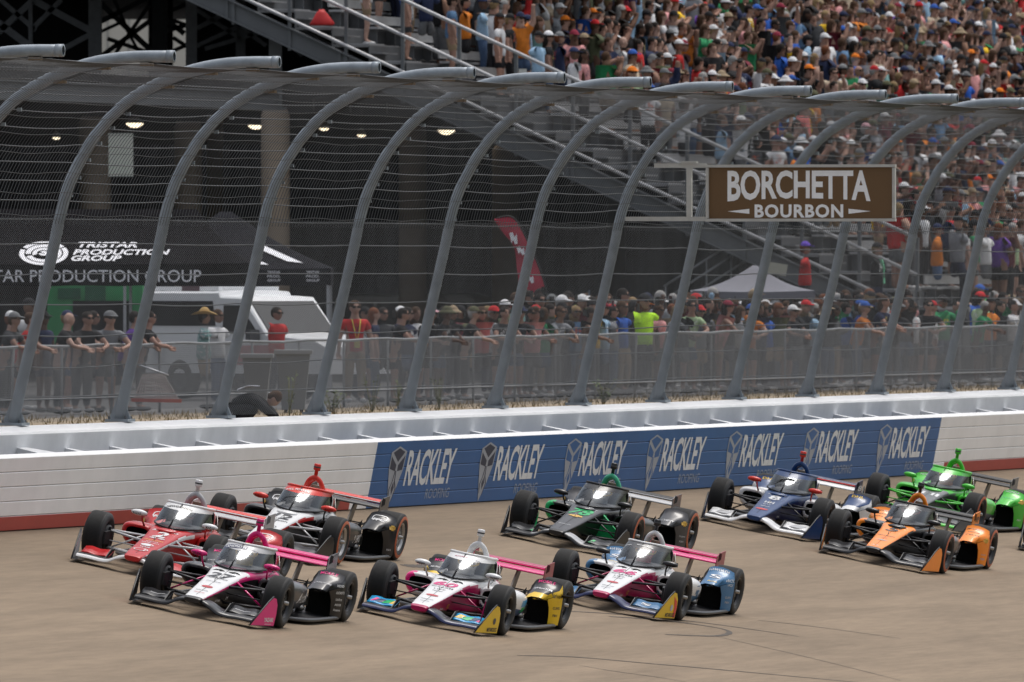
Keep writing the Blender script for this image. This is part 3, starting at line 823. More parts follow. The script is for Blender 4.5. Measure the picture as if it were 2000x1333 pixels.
# ---- tents
M_TENT = mat("black_tent_cloth", (.005, .0045, .006), .95, var=.2, scale=2, spec=.05); M_TENT2 = mat("charcoal_tent_cloth", (.016, .016, .02), .95, var=.15, scale=2, spec=.05)
M_TENTW = mat("white_tent_cloth", (.17, .17, .20), .75, var=.06, scale=1.5); M_PRINT = mat("tent_print_white", (.88, .88, .92), .7, var=.08); M_ALU = mat("tent_leg_aluminium", (.45, .46, .48), .4, metal=.4)
def tent(name, uL, uR, vV, vE, vA, uA0, uA1, s, depth, m, label, legs=True):
    """valance between vV (top) and vE (bottom), ridge at vA from uA0 to uA1"""
    A = at(uL, vE, s); root = empty(name, Matrix.Translation((A.x, A.y, GZ - .03)))
    tag(root, label, "tent")
    X = (uR - uL) / s; zE = A.z - GZ + .03; zV = zE + (vE - vV) / s
    pA = at((uA0 + uA1) / 2, vA, FPX / (FPX / s + depth / 2)); zA = pA.z - GZ + .03
    s2 = FPX / (FPX / s + depth / 2)
    x0 = (uA0 - 1000) / s2 - A.x; x1 = (uA1 - 1000) / s2 - A.x; d = depth
    def sagp(a, b, k, n):
        a = Vector(a); b = Vector(b); return [a + (b - a) * (i / n) + Vector((0, 0, -k * math.sin(math.pi * i / n))) for i in range(n + 1)]
    mb = MB()
    c = [(0, 0, zV), (X, 0, zV), (X, d, zV), (0, d, zV)]; r0 = (x0, d / 2, zA); r1 = (x1, d / 2, zA)
    for (e0, e1, p0, p1) in ((c[0], c[1], r0, r1), (c[1], c[2], r1, r1), (c[2], c[3], r1, r0), (c[3], c[0], r0, r0)):
        lo = sagp(e0, e1, .03, 10); hi = sagp(p0, p1, .0, 10); n = 8; rows = []
        for j in range(n + 1): rows.append([lo[i] + (hi[i] - lo[i]) * (j / n) + Vector((0, 0, -.10 * math.sin(math.pi * j / n))) for i in range(11)])
        mb.loft(rows, m, closed=False)
    roof = mb.build("roof", parent=root)
    mb = MB()
    for (e0, e1) in ((c[0], c[1]), (c[1], c[2]), (c[2], c[3]), (c[3], c[0])):
        lo = sagp(e0, e1, .03, 16); mb.loft([lo, [p + Vector((0, 0, zE - zV + .012 * math.sin(i * 2.2))) for i, p in enumerate(lo)]], m, closed=False)
    val = mb.build("valance", parent=root)
    for (x, y) in ((.06, .06), (X - .06, .06), (X - .06, d - .06), (.06, d - .06)):
        mb = MB(); mb.box((x, y, zV / 2), (.06, .06, zV), M_ALU); mb.box((x, y, .02), (.16, .16, .03), M_ALU); mb.build("leg", parent=root)
    return root, dict(X=X, zE=zE, zV=zV, zA=zA, x0=x0, x1=x1, d=d, s=s, uL=uL, A=A)
t1, i1 = tent("canopy_tent", -330, 486, 514, 556, 409, -180, 384, 98, 4.2, M_TENT, "long black canopy tent with a white spiral logo and company name")
def tx(i, u): return (u - i['uL']) / i['s']
def tz(i, v): return (HC - (v - 534) / i['s']) - GZ + .03
mb = MB()
letter(mb, "TRISTAR PRODUCTION GROUP", (tx(i1, 158), -.004, tz(i1, 539.5)), (1, 0, 0), (0, 0, 1), 24 / 98, M_PRINT, w=470 / 98, bold=.004)
mb.build("valance_print", parent=t1)
fz0, fz1 = i1['zV'], i1['zA']
Vr = Vector((0, i1['d'] / 2, fz1 - fz0)).normalized(); Ur = Vector((1, 0, 0)); Nr = Ur.cross(Vr)
def onroof(u, v):
    # front slope of the roof at photo height v
    z = tz(i1, v); f = (z - fz0) / (fz1 - fz0)
    return Vector((tx(i1, u), 0, fz0)) + Vector((0, i1['d'] / 2, fz1 - fz0)) * f + Nr * .03 + Vector((0, 0, -.10 * math.sin(math.pi * max(0, min(1, f)))))
sl = (Vector((0, i1['d'] / 2, fz1 - fz0)).length) / ((fz1 - fz0))
mb = MB()
for k, (tt, v, w, u) in enumerate([("TRISTAR", 472, 116, 208), ("PRODUCTION", 489, 190, 236), ("GROUP", 505, 98, 188)]):
    letter(mb, tt, onroof(u, v), Ur, Vr, 11 / 98 * sl * .98, M_PRINT, w=w / 98, bold=.03, shear=.25)
def ring(r0, r1, a0, a1, cu, cv, kx=1.0, ky=1.0):
    n = 24; pts = []; fs = []
    o = onroof(cu, cv)
    for i in range(n + 1):
        a = R(a0 + (a1 - a0) * i / n)
        for r in (r0, r1): pts.append((r * math.cos(a) * kx, r * math.sin(a) * ky))
    fs = [(2 * i, 2 * i + 1, 2 * i + 3, 2 * i + 2) for i in range(n)]
    put2d(mb, pts, fs, o, Ur, Vr, Nr, M_PRINT)
kx = .49 / 1.0; ky = .24 * sl * .98
for r0, r1, a0, a1 in ((.80, 1.0, -200, 30), (.52, .74, -160, 60), (.52, .74, 75, 185), (.28, .46, -30, 200), (0.04, .2, -180, 140), (.80, 1.0, 35, 150)):
    ring(r0, r1, a0, a1, 84, 492, kx, ky)
mb.build("roof_print", parent=t1)
t2, i2 = tent("canopy_tent", 238, 646, 524, 557, 414, 430, 452, 92.5, 4.3, M_TENT2, "charcoal pointed canopy tent with a white stripe, right of the long black tent")
mb = MB()
o = Vector((i2['X'], 0, i2['zV'])); apex = Vector((i2['x1'], i2['d'] / 2, i2['zA'])); left = Vector((0, 0, i2['zV']))
e = (apex - o); Un = Vector((1, 0, 0)); Vn = Vector((0, i2['d'] / 2, i2['zA'] - i2['zV'])).normalized(); Nn = Un.cross(Vn)
def fr(u, v):
    z = tz(i2, v); f = (z - i2['zV']) / (i2['zA'] - i2['zV']); return Vector((tx(i2, u), i2['d'] / 2 * f, z - .10 * math.sin(math.pi * f))) + Nn * .02
mb.add([fr(503, 466), fr(522, 476), fr(592, 513), fr(560, 508), fr(510, 482)], [(0, 1, 2, 3, 4)], M_PRINT)
mb.add([fr(432, 474), fr(444, 473), fr(476, 500), fr(480, 507), fr(462, 504), fr(440, 488)], [(0, 1, 2, 3, 4, 5)], M_PRINT)
mb.add([fr(500, 512), fr(512, 510), fr(524, 517), fr(505, 516)], [(0, 1, 2, 3)], M_PRINT)
mb.build("roof_print", parent=t2)
for u in (535, 611):
    mb = MB()
    for k, tt in enumerate(("TRISTAR", "PROD.", "GROUP")): letter(mb, tt, (tx(i2, u), -.004, tz(i2, 532 + k * 8)), (1, 0, 0), (0, 0, 1), .055, M_PRINT, w=.28, bold=.02)
    mb.build("valance_print", parent=t2)
t3, i3 = tent("canopy_tent", 1352, 1592, 568, 582, 519, 1470, 1478, 94, 2.6, M_TENTW, "white canopy tent top seen behind the crowd under the brown sign")

# green trailer behind the black tent
M_GREENV = mat("green_trailer_wrap", (.035, .30, .10), .5, var=.25, scale=1.2); M_GREEND = mat("green_trailer_dark", (.01, .11, .05), .5, var=.2)
p = at(92, 640, 90); root = empty("green_trailer", Matrix.Translation((p.x, p.y, GZ))); s = 90
mb = MB()
def gx(u): return (u - 92) / s
def gz(v): return HC - (v - 534) / s - GZ
mb.box(((gx(278)) / 2, .9, (gz(520) + .5) / 2), (gx(278), 1.6, gz(520) - .5), M_GREENV)
mb.build("body", parent=root)
mb = MB(); mb.box((gx(200), .08, (gz(588) + .5) / 2), ((228 - 172 + 60) / s, .1, gz(588) - .5), M_BLACKW); mb.box((gx(186), .075, gz(575)), (.45, .06, .34), M_GREEND); mb.box((gx(135), .075, gz(574)), (.5, .06, .24), M_GREEND)
mb.build("serving_hatch", parent=root)
for k in range(2):
    mb = MB(); mb.lathe([(.1, -.1), (.33, -.1), (.36, -.06), (.36, .06), (.33, .1), (.1, .1)], M_CABLE, c=(.6 + k * .9, .1, .36), ax=(0, 1, 0)); mb.build("wheel", parent=root)
tag(root, "green catering trailer with a dark hatch under the black tent", "trailer")

# white vehicles
M_VWHITE = mat("white_vehicle_paint", (.84, .85, .86), .3, coat=.5, var=.04); M_VGLASS = mat("dark_vehicle_glass", (.012, .014, .016), .08, var=0); M_VTYRE = mat("vehicle_tyre", (.018, .018, .018), .85); M_VTRIM = mat("vehicle_trim", (.05, .05, .055), .5)
M_VPINK = mat("pink_side_print", (.55, .20, .22), .5, var=.4, scale=6)
def vehicle(name, M, prof, win, width, wheels, label, extra=None):
    root = empty(name, M); tag(root, label, "car" if name != "pickup_truck" else "pickup truck")
    mb = MB(); w = width / 2
    rings = []
    for y, k in ((-w, .0), (-w + .04, .035), (-w * .5, .06), (w * .5, .06), (w - .04, .035), (w, .0)):
        cx = sum(p[0] for p in prof) / len(prof); rings.append([(x + (cx - x) * (0.012 if k == 0 else 0), y, z + (k if z > 1.2 else 0)) for x, z in prof])
    mb.loft(rings, M_VWHITE, smooth=False, cap0=M_VWHITE, cap1=M_VWHITE); mb.build("body", parent=root)
    for poly in win:
        for sy in (-1, 1):
            mb = MB(); mb.prism([(x, sy * (w + .001), z) for x, z in poly], (0, sy * .012, 0), M_VGLASS); mb.build("side_window", parent=root)
    for x in wheels:
        for sy in (-1, 1):
            mb = MB(); c = (x, sy * (w - .11), .39); mb.lathe([(.2, -.12), (.36, -.12), (.39, -.08), (.39, .08), (.36, .12), (.2, .12)], M_VTYRE, c=c, ax=(0, sy, 0), n=24)
            mb.lathe([(0, .09), (.06, .11), (.18, .07), (.22, .12)], M_VTRIM, c=c, ax=(0, sy, 0), n=20); mb.build("wheel", parent=root)
    if extra: extra(root, w)
    return root
def pk_extra(root, w):
    mb = MB()
    for x in (.35, 1.8):
        for y in (-w + .2, w - .2): mb.box((x, y, 2.06), (.06, .06, .12), M_VTRIM)
    for y in (-w + .2, w - .2): mb.bar((.1, y, 2.14), (2.0, y, 2.14), .09, .08, M_VWHITE)
    mb.bar((.95, -w + .2, 2.14), (1.45, -w + .2, 2.14), .11, .10, mat("rack_pad", (.10, .06, .07), .7)); mb.build("roof_rack", parent=root)
    mb = MB(); mb.box((3.3, -w - .16, 1.24), (.14, .24, .22), M_VTRIM); mb.box((3.3, w + .16, 1.24), (.14, .24, .22), M_VTRIM); mb.build("wing_mirror", parent=root)
    mb = MB()
    mb.add([(2.5, -w - .005, .66), (4.0, -w - .005, .70), (3.95, -w - .005, 1.06), (2.6, -w - .005, 1.04)], [(0, 1, 2, 3)], M_VPINK); mb.build("side_print", parent=root)
    for x in (2.45,):
        mb = MB(); mb.box((x, -w - .012, 1.08), (.2, .03, .05), M_VTRIM); mb.build("door_handle", parent=root)
    mb = MB(); mb.prism([(2.93, -w + .12, 1.88), (2.93, w - .12, 1.88), (3.54, w - .08, 1.25), (3.54, -w + .08, 1.25)], (.02, 0, .02), M_VGLASS); mb.build("windscreen", parent=root)
pa = at(350, 745, 100); YAW = R(-46)
vehicle("pickup_truck", Matrix.Translation((pa.x, pa.y, GZ)) @ Matrix.Rotation(YAW, 4, 'Z'),
    [(0, .5), (0, 1.98), (.1, 2.05), (2.15, 2.05), (2.2, 1.96), (2.85, 1.94), (3.52, 1.24), (4.9, 1.14), (5.2, 1.02), (5.26, .5)],
    [[(.12, 1.42), (.14, 1.90), (2.0, 1.90), (2.08, 1.42)], [(2.28, 1.28), (2.32, 1.82), (2.78, 1.82), (3.30, 1.27)]], 1.9, (1.05, 4.35),
    "white pickup truck with dark topper windows and roof rack parked by the tents", pk_extra)
pb = at(655, 760, 79)
vehicle("parked_suv", Matrix.Translation((pb.x, pb.y + 1.5, GZ)) @ Matrix.Rotation(R(-14), 4, 'Z'),
    [(0, .45), (0, 1.1), (.25, 1.78), (.5, 1.86), (2.5, 1.84), (3.3, 1.2), (4.5, 1.05), (4.7, .9), (4.7, .45)],
    [[(.3, 1.16), (.45, 1.7), (1.2, 1.72), (1.2, 1.16)], [(1.3, 1.16), (1.3, 1.72), (2.4, 1.7), (3.05, 1.18)]], 1.9, (.9, 3.75),
    "white car half hidden behind the man in the red polo")
pc = at(812, 760, 77)
vehicle("parked_suv", Matrix.Translation((pc.x, pc.y + 1.5, GZ)) @ Matrix.Rotation(R(166), 4, 'Z') @ Matrix.Translation((-2, 0, 0)),
    [(0, .45), (0, 1.1), (.25, 1.78), (.5, 1.86), (2.5, 1.84), (3.3, 1.2), (4.5, 1.05), (4.7, .9), (4.7, .45)],
    [[(.3, 1.16), (.45, 1.7), (1.2, 1.72), (1.2, 1.16)], [(1.3, 1.16), (1.3, 1.72), (2.4, 1.7), (3.05, 1.18)]], 1.9, (.9, 3.75),
    "white car behind the spectators in black leaning on the fence")

# folded grating ramp, grey bins
p = at(265, 793, 112); root = empty("grating_ramp", Matrix.Translation((p.x, p.y, GZ))); s = 112
M_GRATE = mat("ramp_grating", (.30, .27, .26), .6, var=.15)
def rp(u, v): return Vector(((u - 265) / s, (793 - v) / s * .5, (793 - v) / s * .86 + .05))
mb = MB(); A_, B_, C_, D_ = rp(262, 770), rp(349, 772), rp(318, 712), rp(278, 712)
for i in range(15):
    f = i / 14; mb.bar(A_ + (B_ - A_) * f, D_ + (C_ - D_) * f, .012, .03, M_GRATE)
for i in range(9):
    f = i / 8; mb.bar(A_ + (D_ - A_) * f, B_ + (C_ - B_) * f, .02, .025, M_GRATE)
mb.build("grating", parent=root)
mb = MB(); mb.bar(A_ + Vector((-.05, -.03, 0)), B_ + Vector((.05, -.03, 0)), .05, .06, mat("ramp_red_edge", (.36, .10, .08), .6)); mb.build("toe_edge", parent=root)
mb = MB(); mb.tube([rp(268, 690), rp(328, 714)], .02, M_ALU, n=6); mb.build("lift_bar", parent=root)
tag(root, "folded metal grating ramp with a red edge leaning behind the fence", "ramp")
M_BIN = mat("grey_bin_plastic", (.20, .21, .22), .6, var=.08, scale=1); M_BINL = mat("grey_bin_lid", (.26, .265, .27), .5, var=.08)
for (u0, u1, uc0, uc1, v0, v1, s, lab) in ((540, 606, 552, 596, 684, 800, 112, "grey tapered plastic bin behind the crouching person"), (474, 530, 482, 516, 694, 800, 111, "darker grey wheeled tote with a pale lid left of the tapered bin")):
    p = at((u0 + u1) / 2, v1, s); root = empty("plastic_bin", Matrix.Translation((p.x, p.y, GZ))); h = (v1 - v0) / s; w1 = (u1 - u0) / s / 2; w0 = (uc1 - uc0) / s / 2
    mb = MB(); mb.loft([[(sx * (w0 + (w1 - w0) * f), sy * (.28 + .1 * f), .06 + (h - .06) * f) for sx, sy in ((-1, -1), (1, -1), (1, 1), (-1, 1))] for f in (0, .5, .92, .94, 1)], M_BIN, smooth=False, cap0=M_BIN, cap1=M_BIN)
    mb.build("bin_body", parent=root)
    mb = MB(); mb.box((0, 0, h + .03), (w1 * 2 + .08, .84, .07), M_BINL); mb.build("lid", parent=root)
    for sx in (-1, 1):
        mb = MB(); mb.lathe([(0, -.03), (.1, -.03), (.1, .03), (0, .03)], M_VTYRE, c=(sx * w0 * .7, .25, .1), ax=(1, 0, 0), n=14); mb.build("wheel", parent=root)
    tag(root, lab, "bin", "grey plastic bins")

# red feather flag
M_FLAG = mat("red_flag_cloth", (.40, .025, .055), .7, var=.12, scale=3)
s = 96; p = at(1066, 760, s); root = empty("feather_flag", Matrix.Translation((p.x, p.y, GZ)))
def fl(u, v, y=0): return ((u - 1066) / s, y, HC - (v - 534) / s - GZ)
outer = cr([(966, 428), (1000, 426), (1028, 470), (1050, 520), (1062, 555), (1069, 590)], 24); inner = cr([(966, 432), (985, 458), (1004, 484), (1010, 530), (1014, 560), (1019, 590)], 24)
mb = MB(); mb.loft([[fl(a[0], a[1], .03 * math.sin(i * .5)), fl((a[0] + b[0]) / 2, (a[1] + b[1]) / 2, -.05 + .04 * math.sin(i * .6)), fl(b[0], b[1], .02 * math.sin(i * .7))] for i, (a, b) in enumerate(zip(outer, inner))], M_FLAG, closed=False)
mb.build("flag_cloth", parent=root)
mb = MB(); mb.tube([(0, 0, 0), fl(1070, 600), *[fl(a[0] + 2, a[1] - 1, .02) for a in outer[::-1][2:]]], .018, M_STEELD, n=6); mb.box((0, 0, .03), (.6, .6, .05), M_STEELD); mb.build("flag_pole", parent=root)
mb = MB()
for u, v, h in ((1002, 466, 20), (1016, 490, 14), (1034, 545, 14)):
    mb.add([fl(u - 7, v - h / 2, -.09), fl(u - 1, v - h / 2 - 2, -.09), fl(u + 3, v - 2, -.09), fl(u + 7, v - h / 2 + 1, -.09), fl(u + 9, v + h / 2, -.09), fl(u + 4, v + h / 2 + 2, -.09), fl(u + 0, v + 2, -.09), fl(u - 3, v + h / 2, -.09)], [tuple(range(8))], M_PRINT)
mb.build("flag_print", parent=root)
tag(root, "tall red feather flag curving over the crowd right of the centre column", "flag")
# access stair rails under the sign
s = 86; p = at(1400, 740, s); root = empty("access_stair", Matrix.Translation((p.x, p.y, GZ)))
def st(u, v, y=0): return Vector(((u - 1400) / s, y, HC - (v - 534) / s - GZ))
mb = MB()
for (u0, v0, u1, v1) in ((1296, 560, 1432, 474), (1310, 578, 1448, 488), (1350, 578, 1462, 506)): mb.tube([st(u0, v0), st(u1, v1)], .03, M_LOWP, n=6)
for (u, v0, v1) in ((1300, 556, 640), (1340, 530, 640), (1380, 506, 640), (1428, 478, 640)): mb.tube([st(u, v0, .02), st(u, v1, .02)], .022, M_LOWP, n=6)
mb.build("handrail", parent=root)
mb = MB()
for k in range(12):
    mb.box(st(1302 + k * 12.5, 640 - k * 8.3, .7), (.32, 1.2, .05), M_TREAD)
mb.box(st(1640, 645, .9), (2.9, 1.8, .08), M_TREAD); mb.bar(st(1515, 650, 0), st(1765, 650, 0), .06, .2, M_STEELG)
for u in (1520, 1640, 1760):
    for y in (.1, 1.7): mb.bar(st(u, 652, y), st(u, 745, y), .09, .09, M_STEELG, up=(0, 1, 0))
mb.bar(st(1296, 652, .1), st(1445, 552, .1), .06, .2, M_STEELG); mb.bar(st(1296, 652, 1.3), st(1445, 552, 1.3), .06, .2, M_STEELG); mb.build("stair_flight", parent=root)
tag(root, "grey metal access stair with pipe handrails climbing to the stand below the brown sign", "stair")
# ================================================================== RACE CARS
# car frame: x forward, y to the driver's left, z up, origin on the ground under the front axle
M_TYRE = mat("race_tyre_rubber", (.0075, .0075, .008), .72, var=.25, scale=14, bump=.08)
M_SIDEW = mat("race_tyre_sidewall", (.019, .019, .02), .6, var=.15, scale=9)
M_TREADW = mat("worn_tread", (.0095, .0093, .0093), .85, var=.3, scale=20, bump=.1)
M_RINGR = mat("red_sidewall_band", (.42, .10, .035), .6, var=.15, scale=12)
M_RIMD = mat("dark_wheel_rim", (.035, .035, .037), .35, metal=.6, var=.1)
M_RIMS = mat("silver_wheel_rim", (.45, .44, .43), .3, metal=.7, var=.1)
M_CARBON = mat("carbon_fibre", (.016, .016, .018), .42, coat=.0, var=.25, scale=40, spec=.3)
M_CARBON2 = mat("satin_carbon", (.05, .052, .056), .42, var=.2, scale=20)
M_BLK = mat("black_void", (.004, .004, .004), .9, var=0)
M_COCKPIT = mat("cockpit_padding", (.11, .11, .115), .85, var=.3, scale=12)
M_METAL = mat("bare_metal", (.35, .34, .33), .35, metal=.8, var=.1)
M_HEADER = mat("exhaust_metal", (.30, .24, .18), .4, metal=.7, var=.2)
M_GOLD = mat("gold_emblem", (.62, .38, .07), .4, metal=.3, var=.05)

def glass_mat():
    m = bpy.data.materials.new("aeroscreen_glass"); m.use_nodes = True; nt = m.node_tree; nt.nodes.clear()
    o = nt.nodes.new('ShaderNodeOutputMaterial'); mx = nt.nodes.new('ShaderNodeMixShader'); t = nt.nodes.new('ShaderNodeBsdfTransparent')
    g = nt.nodes.new('ShaderNodeBsdfGlossy'); g.inputs['Roughness'].default_value = .06; g.inputs['Color'].default_value = (.9, .95, 1, 1)
    t.inputs['Color'].default_value = (.80, .82, .83, 1)
    f = nt.nodes.new('ShaderNodeFresnel'); f.inputs['IOR'].default_value = 1.55
    ad = nt.nodes.new('ShaderNodeMath'); ad.operation = 'ADD'; ad.inputs[1].default_value = .03
    tc = nt.nodes.new('ShaderNodeTexCoord'); n = nt.nodes.new('ShaderNodeTexNoise'); n.inputs['Scale'].default_value = 7
    nt.links.new(tc.outputs['Object'], n.inputs['Vector'])
    b = nt.nodes.new('ShaderNodeBump'); b.inputs['Strength'].default_value = .03; b.inputs['Distance'].default_value = .03
    nt.links.new(n.outputs[0], b.inputs['Height']); nt.links.new(b.outputs[0], g.inputs['Normal'])
    nt.links.new(f.outputs[0], ad.inputs[0]); nt.links.new(ad.outputs[0], mx.inputs[0]); nt.links.new(t.outputs[0], mx.inputs[1]); nt.links.new(g.outputs[0], mx.inputs[2])
    nt.links.new(mx.outputs[0], o.inputs['Surface']); return m
M_SCREEN = glass_mat()

C = {
    'black': paint('black', (.012, .012, .014)), 'carb': M_CARBON, 'white': paint('white', (.72, .72, .72)), 'mag': paint('magenta', (.62, .012, .17)), 'dmag': paint('deep_magenta', (.40, .008, .09)),
    'pink': paint('hot_pink', (.74, .015, .20)), 'red': paint('race_red', (.48, .016, .018)), 'bred': paint('bright_red', (.66, .035, .02)), 'blue': paint('royal_blue', (.010, .045, .15)),
    'mblue': paint('mid_blue', (.055, .17, .33)), 'navy': paint('navy', (.018, .024, .085)), 'green': paint('lime_green', (.07, .52, .045)), 'egreen': paint('emerald_green', (.012, .42, .12)),
    'orange': paint('papaya_orange', (.95, .27, .02)), 'yellow': paint('yellow', (.75, .48, .012)), 'grey': paint('metal_grey', (.14, .145, .15)), 'silver': paint('silver', (.45, .45, .46)), 'dgrey': paint('dark_grey', (.05, .05, .055)),
    'cyan': paint('cyan', (.02, .32, .62)), 'teal': paint('teal_green', (.06, .45, .25)), 'maroon': paint('maroon', (.30, .02, .05)),
}
SEC = [  # x, half width top, half width bottom, z bottom, z top, squareness
    (1.10, .115, .085, .185, .245, 3.5), (1.02, .135, .10, .165, .272, 4), (.75, .16, .115, .155, .325, 5), (.40, .187, .13, .145, .395, 5.5), (.05, .215, .145, .125, .47, 6),
    (-.25, .25, .165, .10, .535, 6), (-.45, .285, .19, .085, .575, 6), (-.70, .325, .23, .07, .60, 6), (-1.0, .35, .28, .06, .61, 6), (-1.40, .36, .31, .055, .62, 6), (-1.75, .34, .31, .055, .58, 5)]
TUB = cr(SEC, 56)
def ring_sec(x, wt, wb, zb, zt, p, n=40):
    out = []; zm = (zb + zt) / 2; hh = (zt - zb) / 2
    for k in range(n):
        a = -math.pi / 2 + 2 * math.pi * (k + .5) / n
        c, s_ = math.cos(a), math.sin(a)
        z = zm + hh * math.copysign(abs(s_) ** (2 / p), s_); f = (z - zb) / max(zt - zb, 1e-6)
        out.append((x, (wb + (wt - wb) * f ** .8) * math.copysign(abs(c) ** (2 / p), c), z))
    return out
def lerp(a, b, f): return Vector(a) + (Vector(b) - Vector(a)) * f

def curve3(keys, n):      # mirrored rail: keys given for the left half from the nose to the back
    half = cr(keys, n + 1)
    pts = [Vector((p[0], -p[1], p[2])) for p in half[::-1]] + [Vector(p) for p in half[1:]]
    return pts
SCR_B = curve3([(-.42, 0, .585), (-.50, .17, .60), (-.74, .305, .615), (-1.08, .335, .63), (-1.42, .335, .645)], 14)
SCR_T = curve3([(-.88, 0, .905), (-.92, .13, .905), (-1.02, .235, .90), (-1.20, .285, .885), (-1.44, .295, .87)], 14)

def make_wheel(root, x, y, rad, wid, ring, rimm, steer=0.0):
    sy = 1 if y > 0 else -1
    mb = MB(); c = (0, 0, 0); ax = (0, sy, 0); h = wid / 2; rr = .20
    # rim: outer lip, dish, hub, spokes
    mb.lathe([(rr + .005, h - .02), (rr - .012, h - .015), (rr - .02, h - .06), (rr - .03, -h + .03), (rr, -h + .02)], rimm, c, ax, 32)
    mb.lathe([(rr - .02, h - .10), (.10, h - .07), (.055, h - .045), (0, h - .045)], lambda k: M_BLK if k == 0 else M_RIMD, c, ax, 32)
    for k in range(10):
        a = 2 * math.pi * k / 10; d = Vector((math.cos(a), 0, math.sin(a)))
        mb.bar(Vector((0, sy * (h - .05), 0)) + d * .05, Vector((0, sy * (h - .075), 0)) + d * (rr - .015), .028, .022, rimm, up=(0, 1, 0))
    mb.lathe([(rr - .03, -h + .06), (0, -h + .06)], M_BLK, c, ax, 24)
    rim = mb.build("wheel", parent=root, M=Matrix.Translation((x, y, rad)) @ Matrix.Rotation(steer, 4, 'Z'))
    mb = MB()
    b = .035
    prof = [(rr, -h + .02), (rr + .03, -h), (rad - .07, -h - .006), (rad - b, -h + .006), (rad - .010, -h + .022), (rad - .002, -h + .05), (rad, -h * .4), (rad, h * .4), (rad - .002, h - .05), (rad - .010, h - .022), (rad - b, h - .006), (rad - .058, h + .003), (rr + .055, h + .004), (rr + .03, h), (rr, h - .02)]
    def tm(k):
        if 5 <= k <= 7: return M_TREADW
        if ring and k in (10, 11): return M_RINGR
        return M_SIDEW if k < 4 or k > 9 else M_TYRE
    if ring: prof[11] = (rad - .075, h + .004)
    mb.lathe(prof, tm, c, ax, 48)
    # sidewall lettering
    if not ring:
        for k0 in (0, math.pi):
            for k in range(9):
                a = k0 + (k - 4) * .085; d = Vector((math.cos(a), 0, math.sin(a))); e = Vector((-math.sin(a), 0, math.cos(a)))
                p = d * (rr + .075) + Vector((0, sy * (h + .006), 0))
                if k != 4: mb.add([p - e * .006 - d * .012, p + e * .006 - d * .012, p + e * .006 + d * .012, p - e * .006 + d * .012], [(0, 1, 2, 3)], M_RIMD)
    mb.build("tyre", parent=rim)
    mb = MB(); mb.lathe([(.0, h + .012), (.022, h + .012), (.032, h - .05)], M_METAL, c, ax, 8); mb.build("wheel_nut", parent=rim)
    return rim

